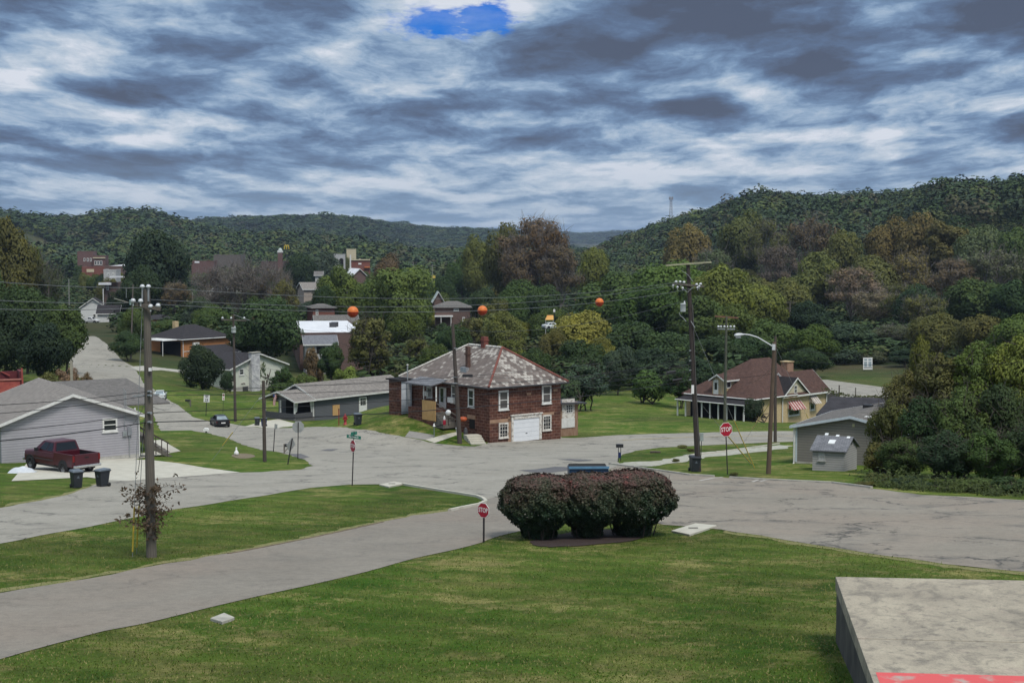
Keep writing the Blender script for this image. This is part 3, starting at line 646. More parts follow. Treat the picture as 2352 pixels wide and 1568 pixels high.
SLATE_A = mat_slate('bleached_scallop_shingle', .50, None)
SLATE_B = mat_slate('grey_scallop_shingle', .24, (6.0, 9.5, .30))
# ------------------------------------------------------------------ stone house on the far corner
def stone_house():
    F = Frame(at(1125, 1017, 145), 38); Wd, L = 9.1, 14.7
    b = Bld('stone_house', 'two storey house of dark red stone blocks with white garage door and bleached hip roof', 'house', F)
    ze = 5.38
    wall = b.walls(0, Wd, 0, L, -2.5, ze+.1, STONE)
    mb = MB(); mb.box(0, Wd, 0, L, 0, 1)
    a = F.pt(*zC(1165, 228), 'x', Wd/2); r1 = F.pt(*zC(825, 190), 'x', Wd/2)
    o = .55; pa = (Wd/2, min(max(a.y, 3.2), 6.0), a.z); pb = (Wd/2, min(r1.y, L-3.2), a.z)
    roof = b.hip_roof(-o, Wd+o, -o, L+o, ze+.15, pa, pb, SLATE_B, .2)
    roof.data.materials.append(SLATE_A); roof.data.polygons[0].material_index = 1; roof.data.polygons[1].material_index = 1
    # soffit and gutters, dark
    g = MB()
    for p, q in (((-o-.06, -o-.06, ze+.08), (Wd+o+.06, -o-.06, ze+.08)), ((-o-.06, -o-.06, ze+.08), (-o-.06, L+o, ze+.08)), ((Wd+o+.06, -o-.06, ze+.08), (Wd+o+.06, L+o, ze+.08))): g.tube([p, q], .075, 8)
    b.part('gutter', g, DGREY, roof)
    for q, nm in (((-o, -o, ze+.2), 'hip_tile'), ((Wd+o, -o, ze+.2), 'hip_tile')): b.tube(nm, [q, (pa[0], pa[1], pa[2]+.04)], .12, REDCAP, roof)
    b.tube('ridge_tile', [(pa[0], pa[1], pa[2]+.04), (pb[0], pb[1], pb[2]+.04)], .11, OLDWHITE, roof)
    for q in ((-o, L+o, ze+.2), (Wd+o, L+o, ze+.2)): b.tube('hip_tile', [q, (pb[0], pb[1], pb[2]+.04)], .10, OLDWHITE, roof)
    # red chimney at the ridge, narrow old one half way down the left slope
    c = F.pt(*zC(988, 205), 'x', Wd/2); cy = c.y
    mb = MB(); mb.box(Wd/2-.28, Wd/2+.28, cy-.28, cy+.28, pa[2]-.6, pa[2]+.55).box(Wd/2-.35, Wd/2+.35, cy-.35, cy+.35, pa[2]+.55, pa[2]+.68).box(Wd/2-.27, Wd/2+.27, cy-.27, cy+.27, pa[2]+.68, pa[2]+1.0)
    b.part('chimney', mb, REDCAP)
    sl = (pa[2]-ze)/(Wd/2+o)
    c = F.pt(*zC(820, 480), 'x', 1.55); cz = ze+sl*(1.55+o)
    mb = MB(); mb.box(1.36, 1.74, c.y-.19, c.y+.19, cz-.5, cz+2.3).box(1.28, 1.82, c.y-.27, c.y+.27, cz+1.45, cz+1.6)
    b.part('chimney', mb, mat('sooty_brown_brick', (.075, .038, .03), (.11, .07, .055), 4, .9))['label'] = 'narrow sooty chimney on the left slope'
    mb = MB(); mb.box(.95, 1.3, c.y-.5, c.y+.5, cz-.62, cz+.18); b.part('flashing', mb, STEEL, roof)
    # front openings
    for q, r_, c_, pm in ((((1128, 658), (1228, 855)), 2, 1, CURTAIN), (((1567, 600), (1660, 792)), 2, 1, CURTAIN), (((1130, 985), (1225, 1138)), 4, 3, GLASS), (((1572, 905), (1660, 1062)), 4, 3, GLASS)):
        w = b.window('y', 0, -1, (zC(*q[0]), zC(*q[1])), cols=c_, rows=r_, pm=pm, fm=WHITE if r_ == 2 else OLDWHITE, fw=.17 if r_ == 2 else .14, d=.08)
    for q in (((1040, 950), (1255, 985)), ((1570, 880), (1690, 908)), ((1225, 930), (1255, 1180)), ((1415, 680), (1458, 705)), ((1685, 645), (1725, 668))):
        b.panel('lintel', 'y', 0, -1, (zC(*q[0]), zC(*q[1])), m=SANDST, d=.02)
    a0, a1, z0, z1 = b.rect('y', 0, (zC(1255, 905), zC(1560, 1175))); z0 = -.15
    mb = MB(); S = lambda *k: b.slab(mb, 'y', 0, -1, *k)
    S(a0, a0+.24, z0, z1, -.02, .12); S(a1-.28, a1, z0, z1, -.02, .12); S(a0+.24, a1-.28, z1-.34, z1, -.02, .125); S(a0-.1, a1+.1, z1, z1+.12, -.02, .2)
    fr = b.part('garage_door_frame', mb, OLDWHITE)
    mb = MB(); n = 5; zt = z1-.34
    for i in range(n): zz0 = z0+(zt-z0)*i/n; b.slab(mb, 'y', 0, -1, a0+.24, a1-.28, zz0+.015, zz0+(zt-z0)/n-.015, -.02, .05)
    b.slab(mb, 'y', 0, -1, a0+.24, a1-.28, z0, zt, -.02, .03)
    gd = b.part('garage_door', mb, mat('white_door_panels', (.68, .70, .72), (.62, .64, .66), 1, .5))
    b.panel('handle', 'y', 0, -1, ext=((a0+a1)/2-.1, (a0+a1)/2+.1, z0+.75, z0+.82), m=DGREY, d=.08, parent=gd)
    # left side
    b.window('x', 0, -1, (zC(823, 640), zC(885, 828)), fw=.16, d=.07)
    for q, ac in ((((655, 605), (703, 785)), ((646, 728), (702, 780))), (((405, 622), (460, 732)), ((398, 668), (450, 712)))):
        w = b.window('x', 0, -1, (zC(*q[0]), zC(*q[1])), fw=.13, pm=CURTAIN, d=.07)
        b.panel('air_conditioner', 'x', 0, -1, (zC(*ac[0]), zC(*ac[1])), m=WHITE, d=.45)
    d_ = b.panel('door', 'x', 0, -1, (zC(530, 630), zC(600, 832)), m=WHITE, d=.05)
    b.panel('pane', 'x', 0, -1, (zC(546, 640), zC(575, 776)), m=GLASS, d=.07, parent=d_)
    b.panel('cellar_window', 'x', 0, -1, (zC(836, 945), zC(890, 1045)), m=DEEP, d=.03)
    b.panel('lintel', 'x', 0, -1, (zC(820, 908), zC(897, 948)), m=SANDST, d=.1)
    # porch on the left side
    A = F.pt(*zC(492, 955), 'z', F.pt(*zC(530, 832), 'x', 0).z-1.5); pz = F.pt(*zC(530, 832), 'x', 0).z
    y0 = F.pt(*zC(610, 832), 'x', 0).y-.2; y1 = F.pt(*zC(400, 740), 'x', 0).y+.6; px = -1.9
    mb = MB(); mb.box(px, 0, y0, y1, pz-2.6, pz); porch = b.part('porch', mb, STONE)
    yy0 = F.pt(*zC(492, 958), 'x', px-.02).y; yy1 = F.pt(*zC(357, 930), 'x', px-.02).y; zt = F.pt(*zC(440, 765), 'x', px).z
    b.panel('plywood_panel', 'x', px, -1, ext=(yy0, yy1, zt-2.0, zt), m=PLY, d=.04, parent=porch)
    b.tube('post', [(px+.1, yy1-.1, zt), (px+.1, yy1-.1, zt+1.55)], .06, WHITE, porch); b.tube('post', [(px+.1, yy0+.05, zt), (px+.1, yy0+.05, zt+1.5)], .08, WHITE, porch)
    zr_ = zt+1.5
    mb = MB(); mb.hexa([(px-.35, y0-.1, zr_), (0, y0-.1, zr_+.5), (0, y1+.2, zr_+.5), (px-.35, y1+.2, zr_)], [(px-.35, y0-.1, zr_+.12), (0, y0-.1, zr_+.65), (0, y1+.2, zr_+.65), (px-.35, y1+.2, zr_+.12)])
    b.part('porch_roof', mb, SH_SHED)
    b.part('railing', MB().bar((px, y0-.0, pz+.9), (px+1.7, y0-2.0, pz-.6), .06, .09).bar((px, y0, pz+.45), (px+1.7, y0-2.0, pz-1.05), .05, .05), WOODG)
    mb = MB()
    for i in range(5): mb.box(px+.1, -.1, y0-.32*(i+1), y0-.32*i-.003, pz-1.75, pz-.24*(i+1))
    b.part('porch_steps', mb, WOODG)
    # bay wrapped in white sheeting at the far end
    y0 = F.pt(*zC(275, 700), 'x', 0).y+.2; mb = MB(); mb.box(-1.6, -.02, y0, y0+2.2, -2.0, ze-.1); bay = b.part('bay', mb, STONE)
    b.panel('sheeting', 'y', y0, -1, ext=(-1.5, -.2, ze-3.6, ze-.2), m=mat('torn_white_sheeting', (.50, .53, .56), (.36, .40, .45), 2, .5, .4), d=.05, parent=bay)
    b.box('bay_roof', -1.9, .1, y0-.25, y0+2.4, ze-.12, ze+.02, SH_BLK)
    b.tube('vent_pipe', [(-.9, y0-.3, ze-2.6), (-.9, y0-.3, ze+1.5)], .07, STEEL); b.tube('vent_cap', [(-.9, y0-.3, ze+1.5), (-.9, y0-.3, ze+1.62)], .1, WHITE)
    # lean-to at the right end
    r0 = F.pt(*zC(1762, 1040), 'y', 2.2)
    mb = MB(); mb.box(Wd+.02, Wd+4.2, 2.2, 6, -.6, 3.0); an = b.part('lean_to', mb, mat('patched_brown_boards', (.20, .11, .07), (.30, .20, .14), 1.5, .9, stretch=(5, .6, 1)))
    mb = MB(); mb.hexa([(Wd+.02, 1.7, 3.0), (Wd+5.0, 1.7, 2.8), (Wd+5.0, 6.4, 2.8), (Wd+.02, 6.4, 3.0)], [(Wd+.02, 1.7, 3.2), (Wd+5.0, 1.7, 2.95), (Wd+5.0, 6.4, 2.95), (Wd+.02, 6.4, 3.2)]); b.part('lean_to_roof', mb, DGREY)
    a0, a1, z0, z1 = b.rect('y', 2.2, (zC(1770, 745), zC(1897, 1030)))
    dd = b.panel('lean_to_door', 'y', 2.2, -1, ext=(a0, a1, z0, z1), m=OLDWHITE, d=.05)
    b.panel('pane', 'y', 2.2, -1, (zC(1815, 810), zC(1872, 878)), m=GLASS, d=.07, parent=dd)
    mb = MB(); w0, w1, wz0, wz1 = b.rect('y', 2.2, (zC(1810, 804), zC(1878, 884)))
    for i in range(4): b.slab(mb, 'y', 2.2, -1, w0+(w1-w0-.05)*i/3, w0+(w1-w0-.05)*i/3+.05, wz0, wz1, -.02, .085)
    for i in range(4): b.slab(mb, 'y', 2.2, -1, w0, w1, wz0+(wz1-wz0-.05)*i/3, wz0+(wz1-wz0-.05)*i/3+.05, -.02, .082)
    b.part('muntins', mb, WHITE, dd)
    b.panel('door_base', 'y', 2.2, -1, (zC(1765, 940), zC(1897, 1035)), m=WHITE, d=.065, parent=dd)
    b.tube('bracket', [(Wd+4.2, 2.2, 2.0), (Wd+4.9, 1.9, 2.8)], .05, WOODD)
    # plinth strip against the road
    return b
SH = stone_house()

def grey_house():
    F = Frame(at(4, 1076, 112), 36, 117)
    W_ = F.pt(321, 1000, 'y', 0).x; ze = F.pt(2.7, 973, 'y', 0).z; ap = F.pt(166, 905, 'y', 0)
    L = 15.0; zr = ap.z; b = Bld('grey_house', 'long low house in lavender grey siding with a white edged gable', 'house', F)
    b.walls(0, W_, .0, L, -2.0, ze, SID_LAV, zr-.15)
    b.gable_roof(-.5, W_+.6, -.45, L+.4, ze-.12, zr+.06, SH_LGREY, 'y', .15, fascia=WHITE)
    b.walls(-.03, W_+.03, -.03, L, -2.0, .25, BLOCK, name='foundation')
    b.window('y', 0, -1, (zA(865, 652), zA(990, 765)), fw=.13, rows=2)
    b.panel('electric_meter', 'y', 0, -1, (zA(1033, 760), zA(1068, 802)), m=STEEL, d=.16)
    b.panel('meter_box', 'y', 0, -1, (zA(1073, 727), zA(1108, 795)), m=mat('grey_box_paint', (.24, .25, .27), None, 2, .5), d=.18)
    x = F.pt(*zA(1090, 850), 'y', 0).x; b.tube('conduit', [(x, -.06, .1), (x, -.06, F.pt(*zA(1090, 795), 'y', 0).z)], .035, STEEL)
    x = F.pt(*zA(1050, 700), 'y', 0).x; b.tube('conduit', [(x, -.06, F.pt(*zA(1050, 760), 'y', 0).z), (x, -.06, zr+.2)], .03, STEEL)
    x = F.pt(*zA(1062, 480), 'y', .4).x; b.tube('service_mast', [(x, .4, ze+.2), (x, .4, ze+1.9)], .035, STEEL)
    b.tube('downspout', [(W_-.06, -.08, 0), (W_-.06, -.08, ze-.1)], .05, WHITE)
    # step roof and timber stairs at the right end
    s0 = W_+.1
    mb = MB()
    for i in range(7): mb.box(s0+.35*i+.3, s0+.35*i+.66, 1.2, 3.1, 1.45-.24*i-.05, 1.45-.24*i)
    mb.bar((s0, 1.15, 1.35), (s0+2.9, 1.15, -.5), .08, .28); mb.bar((s0, 3.15, 1.35), (s0+2.9, 3.15, -.5), .08, .28)
    b.part('stairs', mb, WOODG)
    mb = MB()
    for i in range(6): mb.box(s0+.5*i, s0+.5*i+.07, 1.1, 1.17, 1.35-.32*i-.5, 2.35-.32*i)
    mb.bar((s0, 1.13, 2.35), (s0+2.7, 1.13, .7), .08, .1); mb.bar((s0, 3.2, 2.35), (s0+2.7, 3.2, .7), .08, .1)
    b.part('stair_railing', mb, WOODD)
    b.box('landing', W_, W_+1.2, 1.2, 6.5, 1.2, 1.4, WOODG)
    for y in (1.3, 6.3): b.box('porch_post', W_+1.05, W_+1.2, y, y+.14, -1.5, ze-.2, WHITE)
    b.part('rear_roof', MB().hexa([(W_-3.5, 7.6, ze-.1), (W_+4.6, 7.6, ze-.2), (W_+4.6, L+4.5, ze-.2), (W_-3.5, L+4.5, ze-.1)], [(W_-3.5, 7.6, ze+.02), (W_+4.6, 7.6, ze-.08), (W_+3.4, L+4.5, ze+1.15), (W_-3.5, L+4.5, ze+1.2)]), SH_GREY)
    return b
GH = grey_house()

def long_house():
    F = Frame(at(676.7, 975, 205), 51); L0, L1, W_ = 3.9, 22.8, 7.6
    zg = F.pt(730, 963, 'y', 0).z; ze = F.pt(676.7, 922, 'y', 0).z+.12; zr = ze+1.75
    b = Bld('long_house', 'long low slate grey bungalow with open front porch beside the road bend', 'house', F)
    b.walls(L0, L1, 0, W_, zg-1.5, ze, SID_DK, zr-.15, 'x')
    b.gable_roof(L0-.3, L1+.4, -.5, W_+.5, ze-.05, zr+.1, SH_LGREY, 'x', .15, fascia=WHITE)
    b.gable_roof(-.35, L0-.34, -.5, W_-.6, ze-.08, ze+1.15, SH_LGREY, 'x', .14, name='porch_roof', fascia=WHITE)
    b.box('porch_floor', .05, L0-.02, .05, W_-1.2, zg-1.0, zg+.35, mat('porch_deck_grey', (.12, .115, .11), None, 2, .8))
    for x, y in ((.12, .12), (.12, W_-1.4), (L0-.25, .08), (.12, 3.0)): b.box('porch_post', x, x+.16, y, y+.16, zg+.35, ze-.15, WHITE)
    mb = MB(); mb.box(.1, .2, .1, W_-1.3, zg+.4, zg+1.15).box(.1, L0-.4, .1, .2, zg+.4, zg+1.15); b.part('porch_railing', mb, mat('dark_lattice', (.05, .05, .055), (.10, .10, .11), 8, .8))
    b.panel('porch_opening', 'x', L0, -1, ext=(.5, W_-1.6, zg+.5, ze-.4), m=DEEP, d=.02)
    mb = MB(); mb.prism([(L0-.35, zg+.6), (L0-.05, zg+.6), (L0-.05, ze-.3), (L0-.7, ze-.3)], 'y', .3, .36); b.part('porch_curtain', mb, WHITE); mb = MB(); mb.prism([(.3, ze-.3), (1.0, ze-.3), (.75, zg+1.4), (.3, zg+1.2)], 'y', .3, .36); b.part('porch_curtain', mb, WHITE)
    dd = b.panel('door', 'y', 0, -1, (zB(1722, 866), zB(1788, 990)), m=WHITE, d=.07)
    b.panel('pane', 'y', 0, -1, (zB(1733, 876), zB(1776, 935)), m=GLASS, d=.085, parent=dd)
    a0, a1, z0, z1 = b.rect('y', 0, (zB(1733, 876), zB(1776, 935))); mb = MB()
    for i in (1, 2): b.slab(mb, 'y', 0, -1, a0+(a1-a0)*i/3-.02, a0+(a1-a0)*i/3+.02, z0, z1, .05, .095); b.slab(mb, 'y', 0, -1, a0, a1, z0+(z1-z0)*i/3-.02, z0+(z1-z0)*i/3+.02, .05, .094)
    b.part('muntins', mb, WHITE, dd)
    b.panel('plywood_board', 'y', 0, -1, (zB(1500, 932), zB(1558, 1025)), m=PLY, d=.06)
    b.tube('roof_vent', [F.pt(*zB(1838, 785), 'y', 2.2), F.pt(*zB(1838, 785), 'y', 2.2)+Vector((0, 0, .75))], .08, WHITE)
    b.panel('eave_light', 'y', 0, -1, (zB(1786, 845), zB(1806, 880)), m=DGREY, d=.2)
    return b
LH = long_house()

def white_house():
    F = Frame(at(532, 902, 268), 55); Wd = 13.8
    ze = F.pt(524, 845.8, 'y', 0).z; zr = F.pt(591, 812, 'y', 0).z; zg = F.pt(545, 902, 'y', 0).z
    b = Bld('white_house', 'cream sided house with charcoal roof and broad pale chimney on its gable', 'house', F)
    b.walls(0, Wd, 0, 12, zg-1, ze+.1, SID_CREAM, zr-.1)
    b.gable_roof(-.9, Wd+.7, -.6, 12.5, ze-.15, zr+.1, SH_DK, 'y', .18, fascia=WHITE)
    b.walls(-.04, Wd+.04, -.04, 12, zg-1, zg+1.1, BLOCK, name='foundation')
    a0, a1, z0, z1 = b.rect('y', 0, (zB(792, 492), zB(862, 830))); b.box('chimney', a0, a1, -.8, -.02, zg-1, z1, mat('stained_white_render', (.52, .52, .52), (.34, .34, .36), 1.2, .9, contrast=(.4, .6)))
    b.box('chimney_cap', a0-.1, a1+.1, -.9, .05, z1, z1+.15, CONC_W)
    b.window('y', 0, -1, (zB(710, 625), zB(752, 683)), fw=.2); b.window('y', 0, -1, (zB(724, 743), zB(765, 765)), fw=.12, rows=1, cols=2, sill=False, fm=OLDWHITE)
    b.window('x', 0, -1, (zB(525, 622), zB(548, 690)), fw=.2); b.window('x', 0, -1, (zB(600, 640), zB(622, 680)), fw=.2)
    b.box('basement_door', a0-1.6, a0-.3, -.12, .02, zg-.3, zg+1.0, DGREY)
    return b
white_house()
def orange_house():
    F = Frame(at(*zB(235, 545), 330), 50); W_ = F.pt(*zB(640, 450), 'y', 0).x; ze = F.pt(*zB(235, 387), 'y', 0).z; L = 12
    pk = F.pt(*zB(395, 248), 'y', L/2)
    b = Bld('brick_house', 'single storey orange brick house with dark hipped roof and white carport awning', 'house', F)
    b.walls(0, W_, 0, L, -3, ze+.1, ORBR)
    b.hip_roof(-.6, W_+.6, -.6, L+.6, ze+.2, (W_*.40, L/2, pk.z), (W_*.60, L/2, pk.z), SH_DK, .22)
    b.part('gutter', MB().tube([(-.65, -.65, ze+.1), (W_+.65, -.65, ze+.1)], .1).tube([(-.65, -.65, ze+.1), (-.65, L+.6, ze+.1)], .1), WHITE)
    b.tube('downspout', [(.1, -.1, ze), (.1, -.1, -.3)], .08, WHITE); b.tube('downspout', [(W_-.1, -.1, ze), (W_-.1, -.1, -1)], .08, WHITE)
    b.panel('band', 'y', 0, -1, ext=(0.2, W_*.4, ze-2.65, ze-2.5), m=WHITE, d=.06)
    b.panel('air_conditioner', 'y', 0, -1, (zB(315, 405), zB(365, 448)), m=WHITE, d=.5)
    c = F.pt(*zB(175, 300), 'y', L*.8); b.box('chimney', c.x-.5, c.x+.5, L*.8-.5, L*.8+.5, ze, c.z+2.0, TANBR)
    b.part('carport_roof', MB().box(-4.6, -.65, 1.0, 8.5, ze-.05, ze+.1), WHITE); b.tube('carport_post', [(-4.4, 1.3, -1.5), (-4.4, 1.3, ze-.05)], .08, WHITE)
    b.panel('wall_recess', 'x', 0, -1, ext=(.6, 8, -.5, ze-.3), m=DEEP, d=.03)
    return b
orange_house()
def lower_annex():
    F = Frame(at(*zB(430, 520), 316), 50)
    b = Bld('outbuilding', 'low dark roofed shed between the orange brick house and the cream house', 'shed', F)
    z = F.pt(*zB(500, 500), 'y', 0).z; b.walls(0, 9, 0, 5, -4, z, SID_DK); b.part('roof', MB().hexa([(-.3, -.4, z), (9.3, -.4, z), (9.3, 5, z+1.3), (-.3, 5, z+1.3)], [(-.3, -.4, z+.2), (9.3, -.4, z+.2), (9.3, 5, z+1.5), (-.3, 5, z+1.5)]), SH_DK)
    b.part('gutter', MB().tube([(-.3, -.45, z+.05), (9.3, -.45, z+.05)], .08), WHITE)
lower_annex()

def tan_house():
    F = Frame(at(1794.3, 972, 200), 45); Wd, L, X0 = 10.9, 11.4, -6.2; ze = F.pt(1794.3, 910, 'y', 0).z
    b = Bld('tan_brick_house', 'tan brick cottage with steep dark brown roof, striped awnings and long side porch', 'house', F)
    b.walls(X0, 6.5, .02, L, -3, ze, TANBR); b.walls(0, Wd, 0, 5.3, -3, ze-.02, TANBR, name='front_wall')
    ym = L/2; pa = F.pt(*zD(835, 699), 'y', ym); pb = F.pt(*zD(950, 695), 'y', ym); zp = (pa.z+pb.z)/2
    b.hip_roof(X0-.5, 7.2, -.5, L+.5, ze+.1, (pa.x, ym, zp), (pb.x, ym, zp), SH_BR, .2)
    zr = F.pt(*zD(1225, 768), 'y', 2.6).z
    b.gable_roof(3.0, Wd+.5, -.52, 5.8, ze+.0, zr, SH_BR, 'x', .18, name='front_roof', fascia=WHITE)
    b.walls(3.1, Wd-.05, .05, 5.3, ze-.2, ze-.05, TANBR, zr-.3, 'x', name='gable_end')
    g0 = F.pt(*zD(1035, 940), 'y', -.3).x; g1 = F.pt(*zD(1200, 908), 'y', -.3).x; ga = F.pt(*zD(1115, 820), 'y', -.3)
    b.walls(g0+.25, g1-.25, -.25, 2.5, ze-.1, ze+.02, mat('cream_gable_boards', (.50, .45, .33), (.40, .35, .25), 3, .8), ga.z-.2, name='cross_gable')
    b.gable_roof(g0-.1, g1+.1, -.55, 4.2, ze-.05, ga.z, SH_BLK, 'y', .14, name='cross_gable_roof', fascia=WHITE)
    b.window('y', -.25, -1, ext=((g0+g1)/2-.4, (g0+g1)/2+.3, ze+.25, ze+1.35), fw=.08, pm=CURTAIN, sill=False)
    b.panel('torn_soffit', 'y', -.25, -1, ext=(g0+.2, g1-.3, ze-.25, ze-.06), m=mat('torn_soffit_boards', (.48, .44, .38), (.25, .13, .07), 3, .9, contrast=(.45, .55)), d=.3)
    zc_ = F.pt(*zD(1060, 722), 'y', 5.2).z
    c = F.pt(*zD(1060, 800), 'y', 5.2); b.box('chimney', c.x-.75, c.x+.75, 4.6, 5.7, ze, zc_, mat_bricks('orange_chimney_brick', (.32, .17, .10), (.26, .13, .08), (.33, .25, .19), .22, .075)).name
    b.box('chimney_cap', c.x-.85, c.x+.85, 4.5, 5.8, zc_, zc_+.15, TANBR)
    AW = mat_stripes('striped_awning', (.56, .53, .47), (.26, .03, .03), .62, .42)
    AW2 = mat_stripes('pale_awning', (.56, .53, .47), (.30, .25, .21), .5, .4)
    for wq, m in ((((1070, 1015), (1138, 1060)), AW), (((1207, 978), (1236, 1026)), AW2)):
        a0, a1, z0, z1 = b.rect('y', 0, (zD(*wq[0]), zD(*wq[1])))
        b.window('y', 0, -1, ext=(a0, a1, z0, z1+.5), cols=2 if a1-a0 > 2 else 1, fw=.12, pm=GLASS)
        mb = MB(); e = .25; zt = z1+1.0; mb.hexa([(a0-e, -1.05, z1-.1), (a1+e, -1.05, z1-.1), (a1+e, -.02, zt), (a0-e, -.02, zt)], [(a0-e, -1.05, z1-.05), (a1+e, -1.05, z1-.05), (a1+e, -.02, zt+.05), (a0-e, -.02, zt+.05)])
        mb.add([(a0-e, -1.05, z1-.1), (a0-e, -.02, zt), (a0-e, -.02, z1+.1)], [(0, 1, 2)]); mb.add([(a1+e, -1.05, z1-.1), (a1+e, -.02, zt), (a1+e, -.02, z1+.1)], [(0, 2, 1)])
        b.part('awning', mb, m)
    b.tube('downspout', [(.1, -.12, 0), (.1, -.12, ze-.1)], .08, WHITE); b.tube('downspout', [(Wd-.1, -.12, -1), (Wd-.1, -.12, ze-.1)], .08, WHITE)
    b.part('gutter', MB().tube([(X0-.5, -.58, ze+.05), (3.0, -.58, ze+.05)], .08).tube([(X0-.58, -.5, ze+.05), (X0-.58, L, ze+.05)], .08), WHITE)
    # dormer on the left slope
    x0 = X0-.12; d1 = F.pt(*zD(590, 850), 'x', x0).y; d0 = F.pt(*zD(662, 860), 'x', x0).y; zt = F.pt(*zD(590, 845), 'x', x0).z+.35; zb = F.pt(*zD(640, 955), 'x', x0).z
    b.walls(x0, -.6, d0, d1, zb-.6, zt, SID_TANV, zt+.6, 'x', name='dormer')
    b.gable_roof(x0-.35, -.4, d0-.35, d1+.35, zt-.1, zt+.72, SH_BR, 'x', .13, name='dormer_roof', fascia=WHITE)
    ym_ = (d0+d1)/2; dd = b.panel('dormer_door', 'x', x0, -1, ext=(ym_-.05, ym_+.75, zb-.0, zt-.1), m=WHITE, d=.06); b.panel('pane', 'x', x0, -1, ext=(ym_+.13, ym_+.57, zb+1.2, zt-.45), m=GLASS, d=.075, parent=dd)
    a = F.pt(*zD(692, 872), 'y', d0); b.window('y', d0, -1, ext=(a.x-.5, a.x+.5, zt-1.2, zt-.2), fw=.09, rows=1, sill=False)
    # side porch
    zpr = F.pt(*zD(800, 1000), 'x', X0-2.6).z; y0 = F.pt(*zD(800, 1000), 'x', X0-2.6).y; y1 = L-.3
    mb = MB(); mb.hexa([(X0-2.9, y0, zpr), (X0-.02, y0, zpr+.35), (X0-.02, y1, zpr+.35), (X0-2.9, y1, zpr)], [(X0-2.9, y0, zpr+.15), (X0-.02, y0, zpr+.5), (X0-.02, y1, zpr+.5), (X0-2.9, y1, zpr+.15)]); b.part('porch_roof', mb, SH_BLK)
    b.panel('porch_interior', 'x', X0, -1, ext=(y0+.2, y1-.4, -2.5, zpr+.6), m=DEEP, d=.03)
    b.part('porch_gutter', MB().tube([(X0-2.95, y0, zpr+.05), (X0-2.95, y1, zpr+.05)], .07), WHITE)
    n = 9
    for i in range(n): y = y0+.2+(y1-y0-.5)*i/(n-1); b.box('porch_post', X0-2.7, X0-2.54, y, y+.16, -2.6, zpr+.05, WHITE)
    b.box('porch_floor', X0-2.75, X0-.05, y0+.1, y1-.2, -3.0, -.9, mat('porch_boards', (.10, .09, .08), None, 3, .9))
    return b
TH = tan_house()

def garage():
    F = Frame(at(1827, 1063, 112), -28); ze = F.pt(1814.5, 977, 'y', -.3).z; ap = F.pt(1953, 955, 'y', -.3); Wd = 2*ap.x; L = 11
    b = Bld('garage', 'taupe sided garage with pale blue trim behind the small grey shed', 'garage', F)
    TRIM = mat('pale_blue_trim', (.50, .56, .60), (.42, .47, .51), 3, .6)
    b.walls(0, Wd, 0, L, -2, ze-.05, SID_TAUPE, ap.z-.2); b.gable_roof(-.35, Wd+.35, -.35, L+.3, ze, ap.z, SH_GREY, 'y', .12, fascia=TRIM)
    b.walls(-.02, Wd+.02, -.02, L, -2, .15, CONC_W, name='foundation')
    b.tube('downspout', [(-.1, -.1, -.05), (-.1, -.1, ze-.1)], .06, WHITE); b.tube('downspout_elbow', [(-.1, -.1, .0), (-.1, -.45, -.12)], .06, WHITE)
    b.box('corner_trim', -.03, .12, -.03, .0, .1, ze-.15, TRIM)
    b.panel('gable_vent', 'y', 0, -1, (zD(1476, 1114), zD(1490, 1132)), m=mat('yellowed_vent', (.50, .46, .28), None, 2, .7), d=.05)
    b.box('roof_vent', Wd*.62-.3, Wd*.62+.3, .9, 1.5, ze+.5, ze+.85, WHITE)
    b.box('roof_vent', Wd*.42-.35, Wd*.42+.35, 7.2, 7.8, ze+.4, ze+1.05, BLACKM)
    return b
garage()
